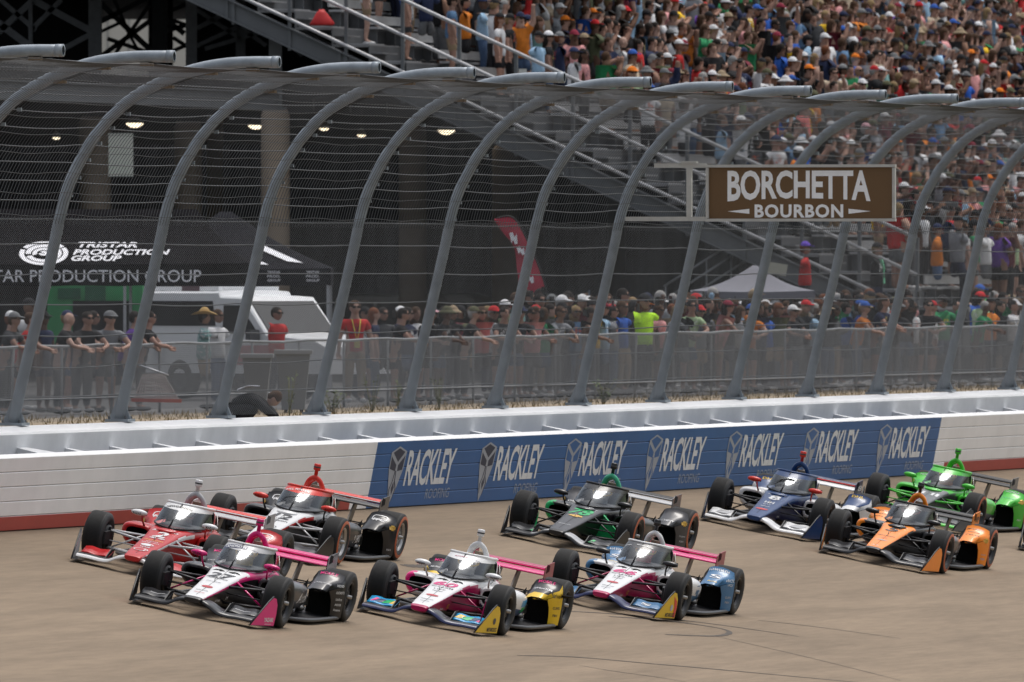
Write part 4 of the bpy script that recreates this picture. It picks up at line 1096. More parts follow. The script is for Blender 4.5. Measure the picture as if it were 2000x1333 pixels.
def build_car(name, M, L, label, driver):
    """L: livery dictionary of paints and lettering"""
    g = lambda k, d='carb': C[L.get(k, d)] if isinstance(L.get(k, d), str) else L.get(k, d)
    root = empty(name, M); tag(root, label, "race car", "open-wheel race cars on the banked track")
    # ---------------- tub and nose
    mb = MB()
    top, side, tip = g('top'), g('side'), g('tip')
    def tubm(c, n, i, k):
        if c.x > 1.03 or (c.x > .96 and n.z < .6 and tip is not side): return tip
        if -1.40 < c.x < -.72 and n.z > .6 and abs(c.y) < .29: return M_COCKPIT
        if c.x < -.55 and L.get('flank') and c.z > .30 and n.z < .75 and c.z > .62 + .55 * (c.x + .5): return g('flank')
        if n.z > .45 or c.z > .9 * .62 and c.x < -.6: return top if c.x > L.get('top_end', -9) else g('tubtop', L['side'])
        if L.get('stripe') and n.z > .0 and n.z <= .45: return g('stripe')
        if n.z < -.3: return M_CARBON
        return side
    mb.loft([ring_sec(*r) for r in TUB], tubm, cap0=tip, cap1=M_BLK)
    bv = mb.bvh()
    slope = Vector((-1, 0, .2)).normalized()
    def nose(txt, x, h, m, w=None, y=0, bold=.02, shear=0, sp=1): letter(mb, txt, (x + .08, y, .9), (0, 1, 0), slope, h, m, w, bv, bold, shear, sp, .005, 1.0)
    def emb(x, y, r, m, pts=BOWTIE): poly2d(mb, [(a * r, b * r) for a, b in pts], (x + .08, y, .9), (0, 1, 0), slope, m, bv, .006, 1.0)
    def sidel(txt, x, z, h, m, w=None, bold=.02, shear=.1):
        for sg in (1, -1): letter(mb, txt, (x, sg * .8, z), (-sg, 0, 0), (0, 0, 1), h, m, w, bv, bold, shear, 1, .005, .5)
    for args in L.get('nose_txt', []):
        (txt, x, h, col, w, y, sh) = (list(args) + [0, 0])[:7]
        nose(txt, x, h, C[col], w, y, .03 if h > .08 else .01, sh)
    for (x, y, r, col) in L.get('nose_emb', []): emb(x, y, r, C[col] if col != 'gold' else M_GOLD)
    for (x, y, rx, ry, col) in L.get('nose_oval', []): poly2d(mb, [(rx * math.cos(2 * math.pi * k / 18), ry * math.sin(2 * math.pi * k / 18)) for k in range(18)], (x + .08, y, .9), (0, 1, 0), slope, C[col], bv, .0055, 1.0)
    for (txt, x, z, h, col, w) in L.get('tub_txt', []): sidel(txt, x, z, h, C[col], w)
    if L.get('seam', True):
        for (a, b) in ((-.42, .95),): mb.add([bv.ray_cast(Vector((a + (b - a) * i / 20, sy * .0025, 1.5)), Vector((0, 0, -1)))[0] + Vector((0, 0, .003)) for i in range(21) for sy in (-1, 1)], [(2 * i, 2 * i + 1, 2 * i + 3, 2 * i + 2) for i in range(20)], M_BLK)
    for (dx, dy) in ((.05, .06), (.05, -.06)):      # damper hatch bumps and pitot
        pass
    # logo like black cut marks across the cowl in front of the screen
    if L.get('cowl_mark'):
        for sg in (1, -1): poly2d(mb, [(sg * .02, .0), (sg * .09, .05), (sg * .16, .035), (sg * .19, -.02), (sg * .11, .005), (sg * .09, -.03)], (-.24, 0, .9), (0, 1, 0), slope, M_BLK, bv, .006, 1.0)
    auto_smooth(mb.build("nose_and_tub", parent=root), 40)
    mb = MB()
    mb.ell((-.36, 0, .548), (.13, .16, .036), g('cowl', L.get('top', 'carb')), 16, 8) if not L.get('cowl_mark') else None; mb.tube([(-.06, .05, .47), (-.02, .05, .52)], .006, M_METAL, n=5)
    mb.build("cowl_vent", parent=root)
    # ---------------- aeroscreen
    band = g('band', 'white'); mb = MB(); nj = 10; n = len(SCR_B)
    rows = [[lerp(b, t, j / nj) + Vector((.0, 0, .0)) + (Vector((.05, 0, .03)) * math.sin(math.pi * j / nj) * .5) for b, t in zip(SCR_B, SCR_T)] for j in range(nj + 1)]
    mb.loft(rows, lambda c, nr, i, k: band if i >= nj - 3 else M_SCREEN, closed=False)
    scr = mb.build("aeroscreen", parent=root)
    bvs = mb.bvh()
    mb = MB(); mb.tube(SCR_T, .019, g('frame', 'carb'), n=8, flat=1.0); mb.tube(SCR_B, .013, M_CARBON, n=6)
    mb.tube([SCR_B[n // 2] + Vector((.02, 0, .01)), SCR_T[n // 2]], .012, M_CARBON, n=6); mb.build("screen_frame", parent=scr)
    mb = MB()
    def band_txt(txt, yc, h, m, w): letter(mb, txt, (-.60, yc, 1.045), (.0, 1, 0), (-.62, 0, .72), h, m, w, bvs, .02, .05, 1, .006, .5)
    for (txt, yc, h, col, w) in L.get('band_txt', []): band_txt(txt, yc, h, C[col], w)
    for (y0, y1, col) in L.get('band_patch', []):
        pts = []
        for j in range(2): pts += [((y0 + (y1 - y0) * i / 6), (-.036 if j == 0 else .036)) for i in (range(7) if j == 0 else range(6, -1, -1))]
        vv = [(y0 + (y1 - y0) * i / 6, z) for i in range(7) for z in (-.04, .04)]
        put2d(mb, vv, [(2 * i, 2 * i + 2, 2 * i + 3, 2 * i + 1) for i in range(6)], Vector((-.60, 0, 1.045)), Vector((0, 1, 0)), Vector((-.62, 0, .72)).normalized(), Vector((.72, 0, .62)).normalized(), C[col], bvs, .004, .5)
    if mb.v: mb.build("screen_banner", parent=scr)
    # ---------------- cockpit surround, engine cover
    mb = MB(); eng, flank = g('engine'), g('surround', L['side'])
    E = cr([(-1.36, .335, .335, .50, .865, 6), (-1.50, .31, .33, .40, .86, 5), (-1.66, .24, .32, .30, .80, 4), (-1.95, .18, .28, .2, .69, 3.4), (-2.35, .14, .22, .16, .57, 3), (-2.8, .11, .17, .14, .46, 3), (-3.2, .09, .13, .15, .38, 3)], 30)
    mb.loft([ring_sec(*r, n=32) for r in E], lambda c, nr, i, k: flank if c.x > -1.6 else eng, cap0=M_BLK, cap1=M_CARBON)
    b2 = mb.bvh()
    for (txt, x, z, h, col, w) in L.get('surround_txt', []):
        for sg in (1, -1): letter(mb, txt, (x, sg * .8, z), (-sg, 0, 0), (0, 0, 1), h, C[col], w, b2, .02, 0, 1, .005, .6)
    auto_smooth(mb.build("engine_cover", parent=root), 45)
    # roll hoop and camera pod
    hoop = g('hoop'); mb = MB()
    hp = cr([(-1.52, .142, .79), (-1.50, .122, .89), (-1.475, .078, .985), (-1.46, .0, 1.035)], 9)
    path = [Vector((p[0], p[1], p[2])) for p in hp] + [Vector((p[0], -p[1], p[2])) for p in hp[::-1][1:]]
    mb.tube(path, [.029 + .010 * (1 - abs(i - 8) / 8) for i in range(17)], hoop, n=10)
    path2 = [p + Vector((-.10, 0, -.03)) for p in path]; mb.tube(path2, .026, hoop, n=8)
    ho = mb.build("roll_hoop", parent=root)
    mb = MB(); mb.box((-1.60, 0, .86), (.05, .13, .12), M_HEADER); mb.build("air_duct", parent=ho)
    cm = g('cam'); mb = MB(); mb.lathe([(.0, .0), (.026, 0), (.026, .07), (.046, .075), (.05, .085), (.05, .155), (.044, .165), (0, .167)], lambda k: M_BLK if L.get('cam2') and k == 4 and False else cm, c=(-1.47, 0, 1.06), n=16)
    mb.lathe([(.0505, .108), (.0515, .109), (.0515, .128), (.0505, .129)], M_CARBON2, c=(-1.47, 0, 1.06), n=16); mb.build("camera_pod", parent=ho)
    # ---------------- sidepods
    S = cr([(-.74, .34, .70, .27, .515), (-.78, .315, .745, .235, .54), (-.95, .30, .775, .19, .55), (-1.35, .30, .79, .14, .53), (-1.8, .28, .72, .12, .48), (-2.2, .22, .56, .12, .43), (-2.6, .12, .40, .12, .37), (-2.95, .06, .28, .13, .31)], 26)
    lip, pod, podl = g('podlip', L.get('pod', 'carb')), g('pod'), g('podlow', 'carb')
    for sg in (1, -1):
        mb = MB(); rings = []
        for x, y0, y1, z0, z1 in S:
            ym, yw, zm, zh = (y0 + y1) / 2, (y1 - y0) / 2, (z0 + z1) / 2, (z1 - z0) / 2; rg = []
            for k in range(28):
                a = 2 * math.pi * (k + .5) / 28; c, s_ = math.cos(a), math.sin(a); cc = math.copysign(abs(c) ** .55, c); ss = math.copysign(abs(s_) ** .55, s_)
                zz = zm + zh * ss; yy = ym + yw * cc
                if cc > 0: yy -= .10 * max(0, -ss) ** 1.2 * (yw / .24)
                rg.append((x, sg * yy, zz))
            rings.append(rg)
        def sm(c, nr, i, k):
            if c.x > -.93 and abs(c.y) > .40 and (nr.x > -.5): return lip if (abs(c.y) > .62 or L.get('lip_all')) else pod
            if nr.z < .2 and c.z < .30 and L.get('podlow'): return podl
            return pod
        mb.loft(rings, sm)
        r0 = rings[0]; cy = sum(p[1] for p in r0) / 28; cz = sum(p[2] for p in r0) / 28
        r1 = [(-.745, cy + (p[1] - cy) * .88, cz + (p[2] - cz) * .80) for p in r0]; r2 = [(-1.05, p[1], p[2]) for p in r1]
        mb.loft([r0, r1], lambda c, nr, i, k: lip if abs(c.y) > .60 else pod); mb.loft([r1, r2], M_BLK, cap1=M_BLK)
        b3 = mb.bvh()
        letter(mb, "firestone", (-.90, sg * .50, .9), (0, 1, 0), (-1, 0, .05), .035, C[L.get('podtxt', 'white')], .30, b3, .01, .2, 1, .005, .8)
        for (txt, x, z, h, col, w) in L.get('pod_txt', []): letter(mb, txt, (x, sg * 1.2, z), (-sg, 0, 0), (0, 0, 1), h, C[col], w, b3, .015, .08, 1, .006, 1.0)
        for (x, z, w, h, col) in L.get('pod_patch', []):
            vv = [(w * (i / 5 - .5), h * (j / 3 - .5)) for i in range(6) for j in range(4)]
            put2d(mb, vv, [(4 * i + j, 4 * i + 4 + j, 4 * i + 5 + j, 4 * i + 1 + j) for i in range(5) for j in range(3)], Vector((x, sg * 1.2, z)), Vector((-sg, 0, 0)), Vector((0, 0, 1)), Vector((0, sg, 0)), C[col], b3, .004, 1.0)
        auto_smooth(mb.build("sidepod", parent=root), 50)
    # engine clutter between sidepod and rear wheel guard
    mb = MB()
    for sg in (1, -1):
        for k in range(3): mb.tube([(-1.95 - k * .1, sg * .22, .36), (-2.05 - k * .1, sg * .36, .34 - k * .03), (-2.3, sg * .42, .24), (-2.6, sg * .4, .22)], .022, M_HEADER, n=6)
        mb.box((-2.35, sg * .5, .22), (.22, .14, .12), M_METAL); mb.ell((-2.2, sg * .55, .14), (.08, .06, .05), M_METAL, 8, 6)
        for z0 in (.42, .2):
            mb.tube([(-2.75, sg * .14, z0 - .02), (-3.0, sg * .62, z0)], .017, M_CARBON, n=6, flat=.6); mb.tube([(-3.25, sg * .12, z0 - .02), (-3.04, sg * .62, z0)], .017, M_CARBON, n=6, flat=.6)
    mb.build("rear_suspension", parent=root)
    # ---------------- floor
    mb = MB(); out = [(-.85, .42), (-1.0, .70), (-1.25, .88), (-1.6, .93), (-2.2, .94), (-2.66, .94)]
    pl = [(-.80, .3)] + out + [(-2.70, .45), (-3.3, .40)]
    for sg in (1, -1): mb.prism([(x, sg * y, .045) for x, y in pl] + [(-3.3, 0, .045), (-.8, 0, .045)], (0, 0, .022), M_CARBON)
    for sg in (1, -1): mb.tube([(x, sg * y, .062 + .02 * (i in (0, 1))) for i, (x, y) in enumerate([tuple(p) for p in cr(out, 18)])], .030, M_CARBON2, n=8, flat=.9)
    mb.build("floor", parent=root)
    # ---------------- rear wheel guards
    gt, gs = g('guard_top'), g('guard_side', L.get('guard_top', 'carb'))
    for sg in (1, -1):
        mb = MB(); Xs = [-2.22, -2.34, -2.46, -2.56, -2.63, -2.66]
        rows = []
        for i, x in enumerate(Xs):
            f = i / 5; zt = .42 + .235 * f ** .85; yo = .70 + .27 * min(1, f * 1.7) ** .7; r_ = []
            path = [(.54, .34 + .20 * f), (.59, .39 + .24 * f), (.66, zt), (.77, zt + .005), (.86, zt - .01), (yo - .02, zt - .02 - .02 * f), (yo + .005, zt - .03 - .10 * f), (yo, zt - .035 - .245 * f)]
            for y, z in path: r_.append(Vector((x, sg * y, z)))
            rows.append(r_)
        mb.loft(rows, lambda c, nr, i, k: gs if (k >= 5 or (L.get('guard_edge') and i <= 0)) else gt, closed=False)
        # outer blade down to the floor
        def bl(x, y, z): return Vector((x, sg * y, z))
        A_ = [bl(-2.30, .87, .415), bl(-2.40, .885, .30), bl(-2.44, .89, .18), bl(-2.45, .89, .07)]; B_ = [bl(-2.66, .985, .49), bl(-2.665, .99, .36), bl(-2.665, .99, .2), bl(-2.66, .985, .07)]
        bl0 = [[lerp(a, b, j / 5) + Vector((.03 * math.sin(math.pi * j / 5), 0, 0)) for j in range(6)] for a, b in zip(A_, B_)]
        mb.loft(bl0, gs, closed=False)
        bg_ = mb.bvh()
        dn = Vector((-.004, -sg * .014, -.012))
        mb.loft([[p + dn for p in r_] for r_ in rows], M_BLK, closed=False); mb.loft([[p + Vector((-.004, -sg * .012, 0)) for p in r_] for r_ in bl0], M_BLK, closed=False)
        mb.add([bl(-2.64, .50, .05), bl(-2.64, .96, .05), bl(-2.64, .96, .57), bl(-2.64, .66, .62), bl(-2.64, .50, .46)], [(0, 1, 2, 3, 4)], M_BLK)
        mb.add([bl(-2.25, .47, .06), bl(-2.64, .47, .06), bl(-2.64, .47, .5), bl(-2.25, .47, .36)], [(0, 1, 2, 3)], M_BLK)
        # lettering: top ramp faces forward, blade faces outward
        Ut = Vector((0, 1, 0)); Vt = Vector((-.83, 0, .56))
        for (txt, f, h, col, w) in L.get('guard_txt', []): letter(mb, txt, (-2.3 - .3 * f + .3, sg * .74, .45 + .24 * f + .4), Ut, Vt, h, C[col] if col != 'gold' else M_GOLD, w, bg_, .015, .0, 1, .005, .6)
        Ub = Vector((-.93 * sg, sg * .36 * sg, 0)) if sg > 0 else Vector((.93, .36, 0)); Nb = Ub.cross(Vector((0, 0, 1)))
        for (txt, z, h, col, w) in L.get('blade_txt', []): letter(mb, txt, Vector((-2.545, sg * .94, z)) + Nb * .2, Ub, (0, 0, 1), h, C[col] if col != 'gold' else M_GOLD, w, bg_, .012, .0, 1, .005, .3)
        if L.get('blade_bow') is not None: poly2d(mb, [(a * .075, b * .075) for a, b in BOWTIE], Vector((-2.54, sg * .93, L['blade_bow'])) + Nb * .25, Ub, (0, 0, 1), M_GOLD, bg_, .006, .4)
        if L.get('ppg'):
            vv = [(.115 * math.copysign(abs(math.cos(a)) ** .5, math.cos(a)), .07 * math.copysign(abs(math.sin(a)) ** .5, math.sin(a))) for a in [2 * math.pi * k / 24 for k in range(24)]]
            vi = [(x * .86, y * .80) for x, y in vv]
            put2d(mb, vv + vi, [(k, (k + 1) % 24, 24 + (k + 1) % 24, 24 + k) for k in range(24)], Vector((-2.30, sg * .74, .95)), Ut, Vt, Ut.cross(Vt), C['white'], bg_, .006, .7)
        mb.build("rear_wheel_guard", parent=root)
    # ---------------- wheels
    ring, rimm = L.get('ring'), (M_RIMS if L.get('rim') == 'silver' else M_RIMD)
    st = L.get('steer', 0.0)
    for (x, y, rad, wid, s_) in ((0, .83, .333, .27, st), (0, -.83, .333, .27, st), (-3.0, .80, .335, .37, 0), (-3.0, -.80, .335, .37, 0)): make_wheel(root, x, y, rad, wid, ring, rimm, s_)
    # ---------------- front suspension
    arm = g('arm'); arm2 = g('pushrod', L.get('arm', 'carb'))
    for sg in (1, -1):
        mb = MB()
        for (p, q, m, r_) in (((.14, .19, .40), (.01, .70, .44), arm, .028), ((-.36, .24, .43), (-.03, .70, .44), arm, .026), ((.16, .145, .19), (.02, .70, .205), arm, .028), ((-.42, .19, .16), (-.04, .70, .205), arm, .028),
                              ((-.12, .215, .46), (-.01, .62, .22), arm2, .019), ((.10, .16, .31), (.10, .70, .31), arm, .014)):
            mb.tube([(p[0], sg * p[1], p[2]), (q[0], sg * q[1], q[2])], r_, m, n=8, flat=.62)
        mb.box((0, sg * .69, .33), (.10, .07, .30), M_CARBON); mb.lathe([(0, -.03), (.17, -.03), (.175, .02), (.16, .04)], M_CARBON, c=(0, sg * .715, .333), ax=(0, sg, 0), n=20)
        mb.prism([(.10, sg * .63, .25), (.24, sg * .66, .26), (.24, sg * .66, .42), (.10, sg * .63, .44)], (0, sg * .04, 0), M_CARBON); mb.build("front_suspension", parent=root)
    # ---------------- front wing
    fw, ff = g('fwing'), g('flap', L.get('fwing', 'carb'))
    sp = cr([(-.80, .99, .57, .090), (-.62, 1.0, .60, .090), (-.46, 1.02, .66, .085), (-.34, 1.05, .74, .10), (-.22, 1.08, .80, .165), (-.12, 1.06, .84, .195), (0, 1.04, .84, .20), (.12, 1.06, .84, .195), (.22, 1.08, .80, .165), (.34, 1.05, .74, .10), (.46, 1.02, .66, .085), (.62, 1.0, .60, .09), (.80, .99, .57, .09)], 61)
    mb = MB(); rings = []
    for y, le, te, z in sp:
        cch = le - te; rg = []
        for (u, w) in ((0, 0), (.03, .022), (.12, .038), (.35, .048), (.7, .05), (1, .055), (1, .048), (.7, .030), (.35, .008), (.12, -.010), (.03, -.012)): rg.append((le - u * cch, y, z + w + .0))
        rings.append(rg)
    mb.loft(rings, lambda c, nr, i, k: (fw if k < 2 or k > 8 else (g('fwing2', L.get('fwing', 'carb')) if abs(c.y) < .42 else M_CARBON)), cap0=M_CARBON, cap1=M_CARBON)
    auto_smooth(mb.build("front_wing", parent=root), 50)
    for sg in (1, -1):
        mb = MB()
        R_ = [[(x + dx, sg * y, z + dz) for (dx, dz) in ((0, 0), (-.04, .020), (-.13, .045), (-.24, .085), (-.24, .078), (-.13, .028), (-.04, -.002))] for (y, x, z) in [(.40 + .40 * i / 10, .83 - .03 * i / 10, .135 + .008 * math.sin(i)) for i in range(11)]]
        mb.loft(R_, lambda c, nr, i, k: ff if k < 4 else M_CARBON, cap0=M_CARBON, cap1=M_CARBON)
        bf = mb.bvh()
        for (txt, h, col, w) in L.get('flap_txt', []): letter(mb, txt, (.83, sg * .58, .5), (0, 1, 0), (-.9, 0, .4), h, C[col], w, bf, .02, .0, 1, .005, .6)
        for (yy, w, col, dx) in L.get('flap_patch', []):
            poly2d(mb, [(-w / 2, -.06), (w / 2, -.06), (w / 2 + .05, .07), (-w / 2 + .05, .07)], (.83 + dx, sg * yy, .5), (0, 1, 0), (-.9, 0, .4), C[col], bf, .004, .6)
        mb.build("wing_flap", parent=root)
        mb = MB(); mb.prism([(1.0, sg * .405, .10), (.62, sg * .405, .11), (.55, sg * .405, .25), (.72, sg * .405, .245)], (0, sg * .012, 0), M_CARBON)
        mb.prism([(1.0, sg * .10, .20), (.84, sg * .10, .20), (.80, sg * .085, .24), (.98, sg * .085, .24)], (0, sg * .015, 0), M_CARBON); mb.build("wing_fence", parent=root)
        ep = g('endplate'); epi = g('endplate_in', 'carb')
        def e3(x, z, d=0): f = (1.08 - x) / .66; return Vector((x, sg * (.82 + .12 * f + d), z))
        outl = [(1.10, .055), (.42, .045), (.40, .20), (.415, .32), (.47, .40), (.55, .415), (.66, .36), (.86, .225)]
        mb = MB()
        o_ = [e3(x, z, .007) for x, z in outl]; i_ = [e3(x, z, -.007) for x, z in outl]; nn_ = len(outl)
        mb.add(o_, [tuple(range(nn_))], ep); mb.add(i_, [tuple(range(nn_))], ep if L.get('ep_in') else epi)
        mb.add(o_ + i_, [(k, (k + 1) % nn_, (k + 1) % nn_ + nn_, k + nn_) for k in range(nn_)], M_CARBON)
        if L.get('ep_edge'):
            mb.add([e3(.55, .36, .010), e3(.44, .29, .010), e3(.41, .2, .010), e3(.43, .06, .010), e3(.50, .06, .010), e3(.49, .2, .010), e3(.52, .28, .010)], [tuple(range(7))], g('ep_edge'))
        mb.tube([e3(1.11, .05), e3(.87, .22), e3(.66, .37), e3(.55, .43)], .012, M_CARBON, n=6, flat=.5)
        mb.add([e3(1.10, .05, .02), e3(.40, .045, .02), e3(.40, .045, -.12), e3(1.06, .05, -.06)], [(0, 1, 2, 3)], M_CARBON)
        bp = mb.bvh(); Ue = Vector((-.97 * sg, .25, 0)).normalized() if sg > 0 else Vector((.97, .25, 0)).normalized(); Ne = Ue.cross(Vector((0, 0, 1)))
        for (txt, x, z, h, col, w) in L.get('ep_txt', []): letter(mb, txt, e3(x, z) + Ne * .1, Ue, (0, 0, 1), h, C[col], w, bp, .03, .0, 1, .004, .2)
        for (x, z, r_, col) in L.get('ep_dot', []): poly2d(mb, [(r_ * math.cos(2 * math.pi * k / 16), r_ * math.sin(2 * math.pi * k / 16) * (1 if math.sin(2 * math.pi * k / 16) > -.5 else 1.15)) for k in range(16)], e3(x, z) + Ne * .1, Ue, (0, 0, 1), C[col], bp, .005, .2)
        mb.build("endplate", parent=root)
    # ---------------- mirrors
    mm = g('mirror')
    for sg in (1, -1):
        mb = MB(); mb.ell((-.62, sg * .50, .70), (.055, .115, .042), mm, 16, 10); mb.box((-.675, sg * .50, .70), (.012, .19, .06), M_BLK)
        mb.tube([(-.62, sg * .46, .68), (-.64, sg * .445, .60), (-.72, sg * .43, .53)], [.014, .012, .016], g('stalk', L.get('mirror', 'carb')), n=6)
        if L.get('mirror_txt'): letter(mb, L['mirror_txt'], (-.3, sg * .52, .69), (0, 1, 0), (0, 0, 1), .034, C[L.get('mirror_txt_col', 'black')], .13, mb.bvh(), .02, 0, 1, .004, .5)
        mb.build("mirror", parent=root)
    # ---------------- rear wing
    rw, rf = g('rwing'), g('rflap', L.get('rwing', 'carb'))
    mb = MB()
    def wingsec(y, x0, z0, cch, ang):
        o_ = []
        for (u, w) in ((0, 0), (.05, .016), (.3, .026), (.7, .022), (1, .008), (.7, -.008), (.3, -.016), (.05, -.014)):
            x, z = -u * cch, w; o_.append((x0 + x * math.cos(ang) - z * math.sin(ang) * 0, y, z0 + z + u * cch * math.sin(ang)))
        return o_
    ys = [-.525 + 1.05 * i / 12 for i in range(13)]
    mb.loft([wingsec(y, -3.20, .66, .27, .10) for y in ys], rw, cap0=M_CARBON, cap1=M_CARBON)
    bw_ = mb.bvh()
    for (txt, yc, h, col, w) in L.get('rw_txt', []): letter(mb, txt, (-3.0, yc, .675), (0, 1, 0), (-.3, 0, .95), h, C[col], w, bw_, .02, .1, 1, .005, .6)
    auto_smooth(mb.build("rear_wing", parent=root), 50)
    mb = MB(); mb.loft([wingsec(y, -3.45, .715, .15, .22) for y in ys], rf, cap0=M_CARBON, cap1=M_CARBON)
    mb.tube([(-3.447, -.5, .722), (-3.447, .5, .722)], .008, g('rline', 'white'), n=4)
    auto_smooth(mb.build("rear_wing_flap", parent=root), 50)
    re = g('rend')
    for sg in (1, -1):
        mb = MB(); y = sg * .535
        outl = [(-3.17, .565), (-3.17, .76), (-3.26, .80), (-3.62, .83), (-3.64, .58), (-3.5, .54)]
        mb.prism([(x, y, z) for x, z in outl], (0, sg * .012, 0), re)
        for k in range(5): mb.box((-3.25 - k * .035, y + sg * .013, .745), (.012, .004, .13 - .012 * k), M_BLK)
        if L.get('rend_txt'): letter(mb, L['rend_txt'], (-3.46, y + sg * .0125, .70), (-sg, 0, 0), (0, 0, 1), .09, C[L.get('rend_col', 'white')], .26, None, .02, .1)
        mb.build("rear_wing_endplate", parent=root)
    for y in (-.13, .13):
        mb = MB(); mb.prism([(-3.05, y - .012, .36), (-3.28, y - .012, .36), (-3.50, y - .012, .68), (-3.32, y - .012, .66)], (0, .024, 0), mat("raw_pylon", (.17, .15, .13), .45, metal=.4, var=.15)); mb.build("wing_pylon", parent=root)
    mb = MB(); mb.loft([ring_sec(x, w, w * .8, z0, z1, 4, 16) for x, w, z0, z1 in ((-3.1, .10, .16, .38), (-3.4, .08, .2, .36), (-3.72, .05, .24, .33))], M_CARBON, cap0=M_CARBON, cap1=M_CARBON)
    mb.box((-3.725, 0, .285), (.02, .07, .06), mat("rain_light_lens", (.25, .01, .01), .3, var=0)); mb.build("crash_structure", parent=root)
    mb = MB()
    for sg in (1, -1): mb.tube([(-1.15, sg * .34, .55), (-1.5, sg * .36, .66), (-1.52, sg * .32, .80)], .006, M_METAL, n=4)
    mb.tube([(.2, .0, .42), (.18, 0, .50)], .005, M_METAL, n=4); mb.build("antenna_wire", parent=root)
    # ---------------- driver
    if driver:
        hm, sm2, dl = driver; dm = M @ Matrix.Translation((-1.10, 0, .0))
        body = skin_obj("person", {'hip': ((-.25, 0, .28), .15), 'ch': ((-.08, 0, .52), .165), 'nk': ((-.02, 0, .62), .07), 'hd': ((.0, 0, .70), .085), 'tp': ((-.01, 0, .80), .07),
             'sl': ((-.06, .17, .57), .07), 'el': ((.16, .24, .42), .055), 'wl': ((.36, .12, .48), .04), 'sr': ((-.06, -.17, .57), .07), 'er': ((.16, -.24, .42), .055), 'wr': ((.36, -.12, .48), .04),
             'fl': ((.42, .09, .49), .03), 'fr': ((.42, -.09, .49), .03)},
             [('hip', 'ch'), ('ch', 'nk'), ('nk', 'hd'), ('hd', 'tp'), ('ch', 'sl'), ('sl', 'el'), ('el', 'wl'), ('wl', 'fl'), ('ch', 'sr'), ('sr', 'er'), ('er', 'wr'), ('wr', 'fr')], 'hip', 1, [sm2])
        body.matrix_world = dm; tag(body, dl, "person", "helmeted racing drivers")
        mb = MB(); mb.ell((0, 0, .765), (.145, .118, .135), hm, 20, 14); mb.box((.02, 0, .66), (.18, .17, .07), hm)
        vz = []
        for i in range(9):
            a = R(-62 + 124 * i / 8)
            for z in (.735, .80): vz.append((.150 * math.cos(a) * (1.0 if z < .75 else .965), .123 * math.sin(a), z))
        mb.add(vz, [(2 * i, 2 * i + 2, 2 * i + 3, 2 * i + 1) for i in range(8)], M_BLK, True)
        st2 = rnd.choice([C['red'], C['blue'], C['black'], C['yellow']])
        mb.lathe([(.1465, 0), (.1475, .004), (.1475, .022), (.1465, .026)], st2, c=(0, 0, .842 - .07), ax=(.25, 0, 1), n=20); mb.box((.06, 0, .905), (.14, .05, .012), st2)
        mb.build("helmet", parent=body)
        mb = MB(); mb.tube([Vector((-.68, .13 * math.cos(a), .50 + .08 * math.sin(a))) for a in [2 * math.pi * k / 16 for k in range(17)]], .014, M_BLK, n=6); mb.box((-.69, 0, .50), (.03, .2, .05), M_BLK); mb.build("steering_wheel", parent=root)
    return root

def skin_obj(name, J, E, root, sub, mats, link=True):
    names = list(J); ix = {k: i for i, k in enumerate(names)}
    me = bpy.data.meshes.new("s"); me.from_pydata([J[k][0] for k in names], [(ix[a], ix[b]) for a, b in E], [])
    o = bpy.data.objects.new("s", me); COL.objects.link(o)
    md = o.modifiers.new("skin", 'SKIN'); md.branch_smoothing = .6
    sv = me.skin_vertices[0].data if len(me.skin_vertices) else None
    if sv is None:
        o.data.attributes  # ensures layer
    for k in names:
        r = J[k][1]; r = (r, r) if not isinstance(r, tuple) else r
        me.skin_vertices[0].data[ix[k]].radius = r
        me.skin_vertices[0].data[ix[k]].use_root = (k == root)
    if sub:
        ms = o.modifiers.new("sub", 'SUBSURF'); ms.levels = sub; ms.render_levels = sub
    dg = bpy.context.evaluated_depsgraph_get(); dg.update()
    nm = bpy.data.meshes.new_from_object(o.evaluated_get(dg)); nm.name = name
    bpy.data.objects.remove(o); bpy.data.meshes.remove(me)
    nm.materials.clear()
    for m in mats: nm.materials.append(m)
    nm.polygons.foreach_set('use_smooth', [True] * len(nm.polygons)); nm.polygons.foreach_set('material_index', [0] * len(nm.polygons))
    if not link: return nm
    r = bpy.data.objects.new(name, nm); COL.objects.link(r); return r

YAW0 = 1.0
def car_matrix(u, v, yaw=0.0):
    p = on_track(u, v); a = R(yaw + YAW0)
    f = (-BD) * math.cos(a) + LB * math.sin(a); l = UB.cross(f)
    return Matrix(((f.x, l.x, UB.x, p.x), (f.y, l.y, UB.y, p.y), (f.z, l.z, UB.z, p.z), (0, 0, 0, 1)))
def helmet(n, c): return mat("helmet_" + n, c, .25, coat=.4, var=.06, scale=5)
def suit(n, c): return mat("race_suit_" + n, c, .8, var=.15)

